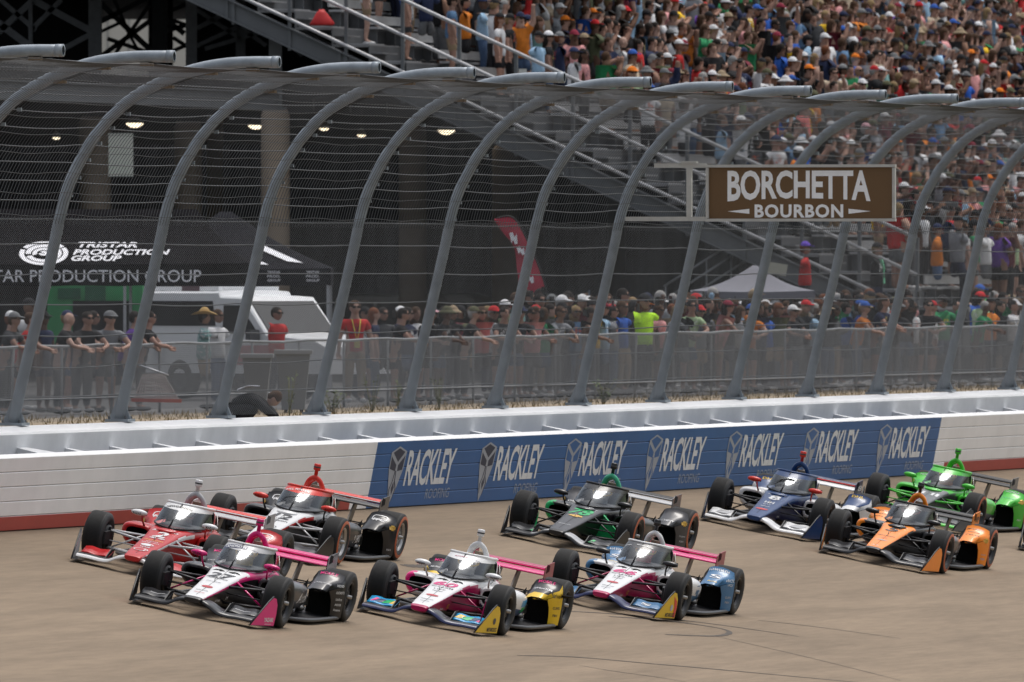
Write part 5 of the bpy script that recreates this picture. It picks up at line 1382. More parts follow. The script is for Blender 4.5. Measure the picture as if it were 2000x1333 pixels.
CARS = [
 ("race_car", 415, 1200, 0, dict(top='white', side='black', stripe='mag', flank='mag', top_end=-.5, tubtop='mag', tip='black', band='silver', band_patch=[(-.25, .08, 'navy')], band_txt=[("ANDRETTI", -.075, .045, 'white', .27), ("Gainbridge", .18, .022, 'navy', .13)],
    frame='white', surround='mag', surround_txt=[("GO", -1.46, .77, .03, 'white', .06), ("UniFirst", -1.46, .66, .025, 'white', .10)], engine='black', hoop='mag', cam='mag', pod='dgrey', podlip='black', pod_txt=[("AutoNation", -1.62, .33, .14, 'white', .85)],
    guard_top='dgrey', guard_side='black', guard_txt=[("MOBILE", 1.0, .05, 'pink', .24), ("CAPSTONE", .3, .035, 'silver', .24)], blade_txt=[("HONDA", .49, .035, 'white', .14), ("ANDRETTI", .40, .036, 'white', .2), ("UniFirst", .31, .032, 'white', .14), ("ARXIS", .24, .03, 'white', .14), ("Firestone", .17, .03, 'white', .14)],
    arm='carb', pushrod='mag', fwing='black', flap='black', flap_txt=[("autonation", .035, 'silver', .2)], endplate='pink', endplate_in='black', ep_txt=[("YAZAKI", .60, .125, .055, 'white', .26), ("_____", .60, .07, .006, 'white', .2)], mirror='mag', mirror_txt="DELPHI", mirror_txt_col='black', rwing='mag', rflap='mag', rline='pink', rend='dgrey',
    cowl_mark=True, nose_txt=[("27", -.09, 0.25, 'black', .34, 0, .15), ("AUTONATION", .06, 0.051, 'black', .26), ("DRV PNK", .23, 0.051, 'silver', .2), ("NTT DATA", .74, 0.043, 'black', .16), ("INDYCAR", .86, 0.036, 'red', .14)], nose_oval=[(.52, 0, .075, .05, 'red')], tub_txt=[("SPY", .1, .25, .04, 'white', .1), ("GO POWER", .45, .22, .03, 'white', .2)]),
  "black race car with magenta trim and white nose numbered 27, foremost of the pack", (helmet("gold", (.42, .30, .05)), suit("black", (.02, .02, .02)), "driver in a gold helmet in the magenta-trimmed car 27")),
 ("race_car", 853, 1215, 0, dict(top='white', side='dmag', flank='white', tip='dmag', band='white', band_txt=[("Rosenqvist", .0, .03, 'dmag', .26), ("AUTO", .2, .022, 'navy', .08)], frame='white', surround='white', surround_txt=[("KF", -1.44, .77, .025, 'dgrey', .05), ("SIRIUS", -1.44, .70, .022, 'dgrey', .08)], engine='dmag', hoop='white', cam='white',
    pod='white', podlip='pink', podtxt='black', podlow='blue', pod_patch=[(-1.55, .36, .5, .09, 'cyan'), (-1.60, .27, .45, .07, 'egreen'), (-1.75, .31, .34, .15, 'silver')], pod_txt=[("DIPLO'S", -1.75, .34, .07, 'black', .30), ("REVOLVER", -1.75, .26, .05, 'black', .28)],
    guard_top='black', guard_side='yellow', guard_edge=True, guard_txt=[("MOBILE", 1.02, .05, 'pink', .24), ("SiriusXM", .55, .05, 'white', .26)], blade_txt=[("SiriusXM", .47, .06, 'black', .24), ("CLIFFS", .30, .035, 'dgrey', .16), ("P&H", .20, .035, 'dgrey', .1)],
    arm='carb', pushrod='dmag', fwing='navy', fwing2='black', flap='cyan', flap_patch=[(.46, .08, 'yellow', .0), (.56, .10, 'egreen', .0), (.66, .08, 'navy', .0), (.74, .05, 'pink', .0)], flap_txt=[("Live", .06, 'white', .14)], endplate='yellow', endplate_in='black', ep_txt=[("METABOLICS", .60, .095, .055, 'black', .30)], ep_dot=[(.56, .21, .042, 'dgrey')], ep_in=False, mirror='white', mirror_txt="AutoNation",
    rwing='mag', rflap='dmag', rline='pink', rend='maroon', cowl_mark=True, nose_txt=[("60", -.12, 0.214, 'mag', .32, 0, .2), ("SiriusXM", .05, 0.051, 'dgrey', .30), ("LIVE", .17, 0.043, 'dgrey', .16), ("NOW", .27, 0.043, 'dgrey', .14), ("ARROW", .76, 0.036, 'dgrey', .18), ("INDYCAR", .87, 0.029, 'navy', .13)], nose_oval=[(.52, 0, .085, .045, 'red')], tub_txt=[("honda", .48, .22, .03, 'white', .12), ("NTT", .22, .25, .06, 'yellow', .10)]),
  "white and magenta race car with yellow endplates numbered 60, second in the nearest line", (helmet("white", (.6, .6, .6)), suit("white", (.5, .5, .5)), "driver behind the white-banded screen of car 60")),
 ("race_car", 1204, 1187, 0, dict(top='white', side='dmag', flank='white', tip='dmag', band='dgrey', band_txt=[("Meyer Shank", .05, .03, 'white', .24), ("Arctic", -.20, .025, 'white', .1)], frame='white', surround='black', surround_txt=[("KF", -1.44, .77, .025, 'white', .05), ("ACURA", -1.44, .70, .022, 'white', .08)], engine='dmag', hoop='white', cam='black',
    pod='white', podlip='mblue', podtxt='black', podlow='mblue', pod_patch=[(-1.65, .31, .75, .24, 'mblue')], pod_txt=[("ARX", -1.72, .34, .12, 'white', .5)], guard_top='mblue', guard_side='mblue', guard_txt=[("HAWORTH", 1.0, .05, 'white', .30), ("S", .50, .11, 'white', .16), ("Acres", .08, .035, 'yellow', .14)],
    blade_txt=[("ARCTIC", .50, .04, 'white', .17), ("WOLF", .44, .04, 'white', .15), ("CLIFFS", .26, .03, 'silver', .14), ("P&H", .19, .03, 'silver', .1)], arm='carb', pushrod='dmag', fwing='navy', flap='mblue', flap_txt=[("S", .09, 'white', .14)], endplate='yellow', endplate_in='black', ep_edge='bred', ep_txt=[("METABOLICS", .60, .095, .055, 'black', .30)], ep_dot=[(.58, .20, .042, 'silver')], mirror='black',
    rwing='mag', rflap='dmag', rline='pink', rend='maroon', cowl_mark=True, nose_txt=[("66", -.12, 0.214, 'mag', .32, 0, .2), ("SiriusXM", .05, 0.051, 'dgrey', .30), ("LIVE", .17, 0.043, 'dgrey', .16), ("NOW", .27, 0.043, 'dgrey', .14), ("ARROW", .76, 0.036, 'dgrey', .18), ("INDYCAR", .87, 0.029, 'navy', .13)], nose_oval=[(.52, 0, .085, .045, 'red')], tub_txt=[("honda", .48, .22, .03, 'white', .12), ("NTT", .22, .25, .06, 'yellow', .10)]),
  "white and magenta race car with blue wheel guards numbered 66, rearmost of three", (helmet("redblue", (.45, .03, .05)), suit("white", (.5, .5, .5)), "driver behind the dark-banded screen of car 66")),
 ("race_car", 297, 1118, 0, dict(top='red', side='red', stripe='white', tip='red', flank='red', band='white', band_txt=[("NEWGARDEN", -.02, .045, 'black', .36)], frame='white', surround='red', surround_txt=[("MOTUL", -1.46, .77, .025, 'white', .08), ("PPG", -1.46, .68, .03, 'white', .08)], engine='red', hoop='silver', cam='white',
    pod='red', pod_txt=[("astemo", -1.6, .33, .13, 'white', .7)], guard_top='red', guard_side='red', guard_txt=[("PPG", .65, .08, 'white', .17)], ppg=True, blade_bow=.45, arm='silver', fwing='white', fwing2='black', flap='red', endplate='white', endplate_in='white', mirror='white', mirror_txt="MAZAK", stalk='red',
    rwing='silver', rflap='bred', rline='white', rend='silver', nose_txt=[("2", -.10, 0.281, 'white', .18, 0, .15), ("astemo", -.30, 0.072, 'white', .36), ("chevrolet", .22, 0.043, 'yellow', .28), ("motul", .30, 0.036, 'white', .16), ("snap-on", .38, 0.036, 'white', .24), ("TEAM", .62, 0.051, 'white', .14)], nose_emb=[(.10, -.05, .05, 'white'), (.10, .07, .05, 'white')], nose_oval=[(.50, 0, .09, .06, 'white'), (.50, 0, .075, .048, 'red'), (.78, 0, .10, .075, 'white'), (.78, 0, .088, .065, 'red')]),
  "red race car with white wishbones and mirrors numbered 2, at far left", (helmet("grey", (.3, .3, .32)), suit("red", (.35, .03, .03)), "driver behind the white-banded screen of the red car")),
 ("race_car", 534, 1079, 0, dict(top='white', side='black', stripe='red', flank='white', tip='white', band='bred', band_txt=[("WILL POWER", -.05, .048, 'white', .36)], frame='bred', surround='white', surround_txt=[("verizon", -1.46, .70, .025, 'black', .08)], engine='silver', hoop='bred', cam='bred',
    pod='black', pod_txt=[("verizon", -1.62, .33, .17, 'white', .8)], guard_top='black', guard_side='black', guard_txt=[("PPG", .65, .075, 'white', .16)], ppg=True, blade_bow=.47, blade_txt=[("P&H", .16, .03, 'silver', .1)], arm='silver', fwing='black', flap='black', endplate='black', mirror='bred', mirror_txt="MAZAK", stalk='black',
    rwing='black', rflap='bred', rline='white', rend='dgrey', ring=True, rim='silver', nose_txt=[("12", -.10, 0.264, 'black', .26, 0, .15), ("verizon", .12, 0.072, 'black', .30)], nose_oval=[(.48, 0, .10, .06, 'dgrey'), (.48, 0, .085, .048, 'white')]),
  "black and white race car with bright red screen band, behind the red car", (helmet("silver", (.35, .35, .36)), suit("black", (.02, .02, .02)), "driver behind the red-banded screen beside the wall")),
 ("race_car", 1119, 1066, -1.2, dict(top='dgrey', side='black', stripe='black', tip='black', flank='black', band='black', band_txt=[], frame='carb', surround='black', engine='dgrey', hoop='teal', cam='black', pod='black', podlip='egreen', pod_patch=[(-1.75, .36, .14, .10, 'egreen'), (-1.58, .25, .5, .06, 'egreen')],
    guard_top='dgrey', guard_side='dgrey', guard_edge=False, guard_txt=[("CHEVY", .2, .05, 'white', .2)], blade_bow=.47, blade_txt=[("Firestone", .28, .03, 'silver', .15), ("P&H", .2, .03, 'silver', .1)], arm='carb', fwing='black', fwing2='silver', flap='black', flap_patch=[(.45, .05, 'egreen', .06)], endplate='black', mirror='black', rwing='silver', rflap='carb', rline='silver', rend='grey', ring=True,
    nose_txt=[("78", -.10, 0.33, 'egreen', .34, 0, .25), ("JUNCOS", .72, 0.043, 'white', .18)], nose_emb=[(.16, 0, .11, 'gold')], nose_oval=[], tub_txt=[("II", -.45, .3, .42, 'egreen', .16)]),
  "black and emerald green race car numbered 78 before the blue wall panel", (helmet("grey2", (.25, .3, .35)), suit("black", (.02, .02, .02)), "driver in the black and emerald car before the blue wall")),
 ("race_car", 1499, 1035, 0, dict(top='blue', side='navy', stripe='blue', tip='blue', flank='blue', band='blue', frame='blue', surround='blue', surround_txt=[("NTT", -1.46, .72, .03, 'white', .08)], engine='navy', hoop='blue', cam='bred', pod='white', podlip='white', podtxt='navy', guard_top='blue', guard_side='white', guard_edge=True, guard_txt=[("DHL", 1.0, .055, 'yellow', .2)], arm='carb',
    fwing='white', fwing2='white', flap='white', flap_patch=[(.6, .2, 'silver', 0)], endplate='blue', endplate_in='blue', mirror='bred', rwing='white', rflap='navy', rline='bred', rend='navy', rend_txt="8", rend_col='white', ring=False, nose_txt=[("8", -.10, 0.247, 'white', .18), ("ROKiT", -.27, 0.051, 'silver', .3), ("HH", .22, 0.116, 'white', .15), ("NTT", .36, 0.043, 'white', .12), ("BOSCH", .48, 0.043, 'white', .14)], nose_oval=[(.68, 0, .10, .045, 'bred')], tub_txt=[("honda", .2, .25, .04, 'white', .14)]),
  "blue and white race car with red mirrors numbered 8", (helmet("white2", (.5, .5, .5)), suit("blue", (.03, .06, .2)), "driver of the blue car with red mirrors")),
 ("race_car", 1730, 1098, 0, dict(top='orange', side='black', stripe='black', tip='black', flank='black', top_end=-.48, tubtop='black', cowl='black', band='dgrey', band_txt=[("ARROW", -.10, .04, 'white', .18), ("velo", .18, .025, 'silver', .08)], frame='carb', surround='black', surround_txt=[("5", -1.46, .70, .06, 'orange', .06)], engine='black', hoop='orange', cam='black', pod='dgrey', podlip='orange', lip_all=False, pod_txt=[("LUCAS OIL", -1.66, .32, .12, 'silver', .6)],
    guard_top='orange', guard_side='orange', guard_txt=[("MCLAREN", .95, .03, 'black', .26), ("ARROW", .7, .028, 'black', .2), ("VELO", .45, .028, 'black', .24)], blade_bow=.46, blade_txt=[("P&H", .17, .035, 'silver', .12), ("Firestone", .24, .025, 'silver', .13)], arm='carb', fwing='black', flap='black', endplate='orange', endplate_in='orange', ep_in=True, mirror='black', rwing='carb', rflap='carb', rline='dgrey', rend='orange', rend_txt="VP", rend_col='black', ring=True,
    nose_txt=[("5", -.12, 0.247, 'black', .22, 0, .2), ("ARROW", -.25, 0.043, 'black', .2), ("MCLAREN", .30, 0.043, 'black', .26), ("NTT", .45, 0.036, 'dmag', .1), ("chevrolet", .60, 0.043, 'silver', .2), ("A K", .98, 0.043, 'white', .12)], nose_emb=[(.60, 0, .06, 'silver')]),
  "papaya orange and black race car numbered 5 leading the right-hand group", (helmet("black", (.05, .05, .05)), suit("orange", (.5, .15, .02)), "driver in the orange and black car")),
 ("race_car", 1800, 1022, -2.2, dict(top='grey', side='dgrey', tip='dgrey', flank='green', top_end=-.40, tubtop='green', cowl='green', band='green', frame='green', surround='green', surround_txt=[("S", -1.44, .74, .05, 'yellow', .05)], engine='dgrey', hoop='green', cam='green', pod='green', podlip='green', podtxt='black', podlow='grey', guard_top='green', guard_side='green', guard_txt=[("HONDA", 1.05, .04, 'white', .24), ("SILVER", .5, .03, 'teal', .2)], blade_bow=.5, blade_txt=[("P&H", .2, .03, 'white', .1)], arm='green', pushrod='carb',
    fwing='green', fwing2='dgrey', flap='dgrey', endplate='grey', mirror='green', rwing='carb', rflap='carb', rline='dgrey', rend='grey', ring=True, nose_txt=[("II II", -.05, 0.165, 'white', .36)]),
  "bright green and grey race car between the orange car and the wall at the right", (helmet("orange", (.6, .2, .05)), suit("green", (.1, .4, .08)), "driver of the bright green car")),
 ("race_car", 2112, 1092, 0, dict(top='black', side='black', tip='black', band='black', engine='black', hoop='black', cam='black', pod='black', guard_top='black', arm='carb', fwing='black', fwing2='yellow', flap='black', endplate='black', mirror='black', rwing='black', rend='black', ring=False),
  "black race car only just entering at the right edge of the photo", None),
]
for n_, u, v, yaw, L, lab, drv in CARS:
    build_car(n_, car_matrix(u, v, yaw), L, lab, drv)
# ================================================================== PEOPLE
M_SKIN = cloth_mat("skin_tone", None); M_SKIN.node_tree.nodes['Principled BSDF'].inputs['Roughness'].default_value = .55
M_CLOTH = cloth_mat("dyed_cloth", None)
M_CROWD = cloth_mat("crowd_cloth", "Col")
M_SHIRT = cloth_mat("printed_shirt_cloth", None, True)
M_LENS = mat("sunglass_lens", (.01, .01, .012), .15, var=0)
M_PHONE = mat("phone_glass", (.012, .012, .014), .2, var=0)

def pose_spec(kind):
    """joints of a 1.75 m figure facing +x; returns joints, edges, head offset"""
    lean = {'lean': .20, 'crouch': .0}.get(kind, .0)
    J = {}; E = []
    def j(n, co, r): J[n] = (Vector(co), r)
    def e(*ns):
        for a, b in zip(ns, ns[1:]): E.append((a, b))
    hx = lean * .9
    j('pel', (0, 0, .93), .138); j('sp', (lean * .3, 0, 1.10), .135); j('ch', (lean * .65, 0, 1.30), .150); j('nb', (lean * .85, 0, 1.44), .085)
    j('nk', (hx + .01, 0, 1.51), .058); j('hd', (hx + .015, 0, 1.60), .056)
    e('pel', 'sp', 'ch', 'nb', 'nk', 'hd')
    arms = {'stand': (((.00, .25, 1.13), (.06, .27, .90), (.02, 0, -1)),) * 2,
            'phone': (((.20, .22, 1.27), (.32, .085, 1.52), (.1, -.1, 1)),) * 2,
            'raise': (((.10, .27, 1.58), (.17, .22, 1.86), (.15, 0, 1)), ((.02, .25, 1.13), (.10, .25, .92), (.2, 0, -1))),
            'hips': (((-.06, .38, 1.20), (.05, .19, 1.03), (.5, -.6, -.4)),) * 2,
            'lean': (((.34, .27, 1.17), (.52, .10, 1.13), (.5, -.6, -.3)),) * 2,
            'clap': (((.12, .26, 1.16), (.32, .07, 1.27), (.5, -.3, .6)),) * 2,
            'onephone': (((.00, .25, 1.13), (.10, .24, .92), (.3, 0, -1)), ((.22, .22, 1.34), (.33, .12, 1.60), (.1, -.1, 1))),
            'fold': (((.13, .26, 1.16), (.24, .0, 1.17), (.2, -1, .1)), ((.12, .26, 1.14), (.23, .0, 1.12), (.2, -1, .0)))}[kind]
    for k, sg in enumerate((1, -1)):
        el, wr, hd = arms[k]; c = 'lr'[k]
        j('sh' + c, (lean * .75, sg * .165, 1.395), .068); j('el' + c, (el[0], sg * el[1], el[2]), .043); j('wr' + c, (wr[0], sg * wr[1], wr[2]), .030)
        h = Vector((hd[0], sg * hd[1], hd[2])).normalized(); w = Vector((wr[0], sg * wr[1], wr[2]))
        j('pm' + c, w + h * .075, .032); e('ch', 'sh' + c, 'el' + c, 'wr' + c, 'pm' + c)
        sd = h.cross(Vector((1, 0, 0))); sd = sd.normalized() if sd.length > .2 else Vector((0, 1, 0)); fw = sd.cross(h)
        for q in range(4):
            o = (q - 1.5) * .020; L = (.070, .082, .078, .062)[q]
            a = w + h * .105 + sd * o * 1.15; b = a + h * L * .55 + fw * .012 * (1 + q * .3); d_ = b + h * L * .35 + fw * .03
            j('f%s%d' % (c, q), a, .0125); j('g%s%d' % (c, q), b, .0115); j('t%s%d' % (c, q), d_, .0105); e('pm' + c, 'f%s%d' % (c, q), 'g%s%d' % (c, q), 't%s%d' % (c, q))
        a = w + h * .045 + sd * .036; b = a + h * .045 + sd * .022 + fw * .012
        j('th' + c, a, .012); j('tt' + c, b, .009); e('pm' + c, 'th' + c, 'tt' + c)
        j('hp' + c, (0, sg * .085, .88), .095); j('kn' + c, (.03, sg * .10, .49), .060); j('an' + c, (-.01, sg * .105, .09), .038); j('to' + c, (.12, sg * .13, .035), .035)
        e('pel', 'hp' + c, 'kn' + c, 'an' + c, 'to' + c)
    return J, E, Vector((hx, 0, 0))

def crouch_spec():
    J = {}; E = []
    def j(n, co, r): J[n] = (Vector(co), r)
    def e(*ns):
        for a, b in zip(ns, ns[1:]): E.append((a, b))
    j('pel', (-.12, 0, .30), .15); j('sp', (.02, 0, .42), .15); j('ch', (.20, 0, .50), .155); j('nb', (.33, 0, .50), .09); j('nk', (.40, 0, .49), .06); j('hd', (.47, 0, .48), .058)
    e('pel', 'sp', 'ch', 'nb', 'nk', 'hd')
    for sg, c in ((1, 'l'), (-1, 'r')):
        j('sh' + c, (.26, sg * .19, .47), .075); j('el' + c, (.46, sg * .24, .28), .047); j('wr' + c, (.60, sg * .12, .16), .034); j('pm' + c, (.63, sg * .10, .10), .034); e('ch', 'sh' + c, 'el' + c, 'wr' + c, 'pm' + c)
        for q in range(4): j('f%s%d' % (c, q), (.64 + q * .012, sg * (.085 + .0), .07 - .004 * q), .009); j('t%s%d' % (c, q), (.655 + q * .016, sg * (.08 + q * .012), .02), .008); e('pm' + c, 'f%s%d' % (c, q), 't%s%d' % (c, q))
        j('th' + c, (.60, sg * .06, .07), .011); j('tt' + c, (.61, sg * .045, .03), .009); e('pm' + c, 'th' + c, 'tt' + c)
        j('hp' + c, (-.10, sg * .11, .27), .11); j('kn' + c, (.26, sg * .20, .34), .072); j('an' + c, (-.03, sg * .16, .09), .045); j('to' + c, (.12, sg * .18, .035), .04); e('pel', 'hp' + c, 'kn' + c, 'an' + c, 'to' + c)
    return J, E, Vector((.48, 0, -1.16))

def add_head(body, ho, crouch, hi):
    mb = MB(); n, k = (18, 14) if hi else (8, 6); c = Vector((.018, 0, 1.632)) + ho
    T = Matrix()
    if crouch: c = Vector((0, 0, 0)); T = Matrix.Translation((.53, 0, .47)) @ Matrix.Rotation(R(62), 4, 'Y')
    vs = []; fs = []
    for i in range(k + 1):
        a = math.pi * i / k
        for j in range(n):
            b = 2 * math.pi * j / n; x, y, z = math.sin(a) * math.cos(b), math.sin(a) * math.sin(b), math.cos(a)
            jaw = max(0, -z); px = .098 * x * (1 - .12 * jaw) + .018 * jaw * (x > 0); py = .078 * y * (1 - .30 * jaw ** 1.5); pz = .118 * z
            if x > .8 and abs(y) < .30: px += .022 * math.exp(-((z + .12) / .14) ** 2) * (1 - abs(y) / .30)      # nose
            if x > .6 and abs(abs(y) - .38) < .25 and 0 < z < .25: px -= .006                                     # eye sockets
            vs.append(T @ (c + Vector((px, py, pz))))
    for i in range(k):
        for j in range(n): fs.append((i * n + j, i * n + (j + 1) % n, (i + 1) * n + (j + 1) % n, (i + 1) * n + j))
    mb.add(vs, fs, M_SKIN, True)
    if hi:
        for sy in (-1, 1): mb.ell(T @ (c + Vector((-.012, sy * .080, -.012))), (.020, .011, .030), M_SKIN, 8, 6)
    nb = len(body.vertices); bv_ = [v.co[:] for v in body.vertices]; bf = [tuple(p.vertices) for p in body.polygons]
    me = bpy.data.meshes.new("person"); me.from_pydata(bv_ + mb.v, [], bf + [tuple(i + nb for i in f) for f in mb.f]); bpy.data.meshes.remove(body)
    if hi:      # melt head, neck, body and fingers into one skin
        o = bpy.data.objects.new("person", me); COL.objects.link(o); m = o.modifiers.new("r", 'REMESH'); m.mode = 'VOXEL'; m.voxel_size = .0095; sm = o.modifiers.new("s", 'SMOOTH'); sm.factor = .5; sm.iterations = 2
        dg = bpy.context.evaluated_depsgraph_get(); dg.update(); nm = bpy.data.meshes.new_from_object(o.evaluated_get(dg)); nm.name = "person"; bpy.data.objects.remove(o); bpy.data.meshes.remove(me); me = nm
        bm = bmesh.new(); bm.from_mesh(me); seen = set(); isl = []
        for v0 in bm.verts:
            if v0 in seen: continue
            st_ = [v0]; seen.add(v0); cur = []
            while st_:
                x_ = st_.pop(); cur.append(x_)
                for e_ in x_.link_edges:
                    y_ = e_.other_vert(x_)
                    if y_ not in seen: seen.add(y_); st_.append(y_)
            isl.append(cur)
        isl.sort(key=len)
        for cur in isl[:-1]: bmesh.ops.delete(bm, geom=cur, context='VERTS')
        bm.to_mesh(me); bm.free()
    me.materials.clear(); me.materials.append(M_SKIN); me.polygons.foreach_set('use_smooth', [True] * len(me.polygons)); return me

def grow(name, J, E, names, k, root, sub, mat_, cut=None):
    sub_J = {n: (tuple(J[n][0]), J[n][1] + k) for n in names}
    if cut:
        for n, (a, b, f, r) in cut.items(): sub_J[n] = (tuple(J[a][0] + (J[b][0] - J[a][0]) * f), r)
    ed = [(a, b) for a, b in E if a in sub_J and b in sub_J]
    if cut: ed += [(a if a in sub_J else b, n) for n, (a, b, f, r) in cut.items()]
    return skin_obj(name, sub_J, ed, root, sub, [mat_], link=False)

POSES = {}
def get_pose(kind, sub=1):
    if (kind, sub) in POSES: return POSES[(kind, sub)]
    J, E, ho = crouch_spec() if kind == 'crouch' else pose_spec(kind)
    d = {'ho': ho}
    skip = set() if sub else {n for n in J if n[0] in 'fgt' and n[:2] not in ('to',)}
    JJ = {n: J[n] for n in J if n not in skip}
    body = skin_obj("person", {n: (tuple(v[0]), v[1] * 1.10) for n, v in JJ.items()}, [(a, b) for a, b in E if a in JJ and b in JJ], 'pel', sub, [M_SKIN], link=False)
    d['body'] = add_head(body, ho, kind == 'crouch', sub)
    if kind != 'crouch':
        J['hem'] = (J['pel'][0] + Vector((0, 0, -.10)), .118); E.append(('pel', 'hem')); J['wst'] = (J['pel'][0] + Vector((0, 0, .07)), .115); E.append(('pel', 'wst'))
    hem = ['hem'] if kind != 'crouch' else []; wst = ['wst'] if kind != 'crouch' else []
    sh = ['pel', 'sp', 'ch', 'nb', 'shl', 'shr'] + hem
    d['shirt'] = grow("shirt", J, E, sh, .022, 'ch', sub, M_SHIRT, {'cl': ('shl', 'ell', .62, .068), 'cr_': ('shr', 'elr', .62, .068)})
    d['longshirt'] = grow("shirt", J, E, sh + ['ell', 'elr'], .02, 'ch', sub, M_SHIRT, {'cl': ('ell', 'wrl', .8, .046), 'cr_': ('elr', 'wrr', .8, .046)})
    d['tank'] = grow("shirt", J, E, ['pel', 'sp', 'ch', 'nb'] + hem, .02, 'ch', sub, M_SHIRT)
    d['shorts'] = grow("shorts", J, E, ['pel', 'hpl', 'hpr'] + wst, .022, 'pel', sub, M_CLOTH, {'kl': ('hpl', 'knl', .82, .088), 'kr': ('hpr', 'knr', .82, .088)})
    d['trousers'] = grow("trousers", J, E, ['pel', 'hpl', 'hpr', 'knl', 'knr', 'anl', 'anr'] + wst, .02, 'pel', sub, M_CLOTH)
    d['shoes'] = None
    mb = MB()
    for c in 'lr':
        a, t = J['an' + c][0], J['to' + c][0]; mb.ell((a + t) / 2 + Vector((.01, 0, -.03)), (.14, .052, .045), M_CLOTH, 10, 6)
    o = mb.build("shoes"); d['shoes'] = o.data; bpy.data.objects.remove(o)
    POSES[(kind, sub)] = d; return d

def head_mesh(kind, lo=False):
    mb = MB(); n, k = (10, 6) if not lo else (7, 4)
    c = Vector((.015, 0, 1.645))
    def dome(rx, ry, rz, a1, off=(0, 0, 0), nn=n, kk=k):
        rings = []
        for i in range(kk + 1):
            a = a1 * i / kk; rings.append([c + Vector(off) + Vector((rx * math.sin(a) * math.cos(2 * math.pi * j / nn), ry * math.sin(a) * math.sin(2 * math.pi * j / nn), rz * math.cos(a))) for j in range(nn)])
        mb.loft(rings, M_CLOTH)
    if kind == 'short': dome(.108, .100, .115, R(88), (-.018, 0, .012)); mb.ell(c + Vector((-.05, 0, -.01)), (.065, .094, .085), M_CLOTH, n, k)
    elif kind == 'long':
        dome(.110, .104, .118, R(90), (-.018, 0, .012)); mb.ell(c + Vector((-.06, 0, -.06)), (.072, .105, .16), M_CLOTH, n, k); mb.ell(c + Vector((-.075, 0, -.17)), (.055, .085, .12), M_CLOTH, n, k)
    elif kind == 'cap':
        dome(.112, .105, .118, R(82), (-.005, 0, .025))
        v = [c + Vector((.08 + .115 * math.cos(a), .085 * math.sin(a), .045 - .02 * math.cos(a))) for a in [R(-90 + 180 * i / 8) for i in range(9)]]
        v2 = [p + Vector((0, 0, .012)) for p in v]; mb.add(v + v2, [tuple(range(9))[::-1], tuple(range(9, 18))] + [(i, i + 1, i + 10, i + 9) for i in range(8)], M_CLOTH, True)
    elif kind in ('bucket', 'straw'):
        dome(.112, .106, .125 if kind == 'bucket' else .15, R(80), (0, 0, .03))
        rb = .19 if kind == 'bucket' else .235; nn = 16
        r0 = [c + Vector((.108 * math.cos(2 * math.pi * j / nn), .102 * math.sin(2 * math.pi * j / nn), .05)) for j in range(nn)]
        r1 = [c + Vector((rb * math.cos(2 * math.pi * j / nn), rb * .86 * math.sin(2 * math.pi * j / nn), .03 + (.07 * abs(math.sin(2 * math.pi * j / nn)) ** 2 if kind == 'straw' else -.02))) for j in range(nn)]
        mb.loft([r0, r1, [p + Vector((0, 0, .008)) for p in r1], [p + Vector((0, 0, .02)) for p in r0]], M_CLOTH)
    o = mb.build(kind); me = o.data; bpy.data.objects.remove(o); return me
HEADS = {k: head_mesh(k) for k in ('short', 'long', 'cap', 'bucket', 'straw')}
HEADS_LO = {k: head_mesh(k, True) for k in ('short', 'long', 'cap', 'bucket')}
HNAME = {'short': 'hair', 'long': 'hair', 'cap': 'cap', 'bucket': 'sun_hat', 'straw': 'straw_hat'}
mb = MB(); c = Vector((.02, 0, 1.648))
for sy in (-1, 1): mb.box(c + Vector((.088, sy * .036, 0)), (.018, .05, .034), M_LENS); mb.bar(c + Vector((.085, sy * .062, .008)), c + Vector((-.02, sy * .09, .008)), .006, .008, M_LENS)
mb.bar(c + Vector((.098, -.015, .008)), c + Vector((.098, .015, .008)), .006, .006, M_LENS)
o = mb.build("sunglasses"); SHADES = o.data; bpy.data.objects.remove(o)
mb = MB()
for sy in (-1, 1): mb.ell(c + Vector((.082, sy * .033, -.002)), (.010, .014, .008), M_LENS, 8, 5)
mb.box(c + Vector((.088, 0, -.085)), (.012, .04, .007), mat("lip_tone", (.25, .08, .07), .6, var=.1))
for sy in (-1, 1): mb.box(c + Vector((.087, sy * .034, .022)), (.01, .034, .006), M_LENS)
o = mb.build("face"); FACE = o.data; bpy.data.objects.remove(o)
mb = MB()
for sy in (-1, 1): mb.lathe([(0, .02), (.03, .02), (.038, .0), (.03, -.015)], M_LENS, c=Vector((.015, sy * .09, 1.64)), ax=(0, sy, 0), n=12)
mb.tube([Vector((.0, .1 * math.cos(a), 1.65 + .13 * math.sin(a))) for a in [math.pi * i / 10 for i in range(11)]], .010, M_LENS, n=5)
o = mb.build("headphones"); HPHONE = o.data; bpy.data.objects.remove(o)
mb = MB(); mb.box((0, 0, 0), (.012, .075, .15), M_PHONE); mb.box((-.0075, 0, 0), (.002, .068, .138), mat("phone_screen", (.10, .13, .17), .15, var=.3, scale=30)); o = mb.build("phone"); PHONE = o.data; bpy.data.objects.remove(o)

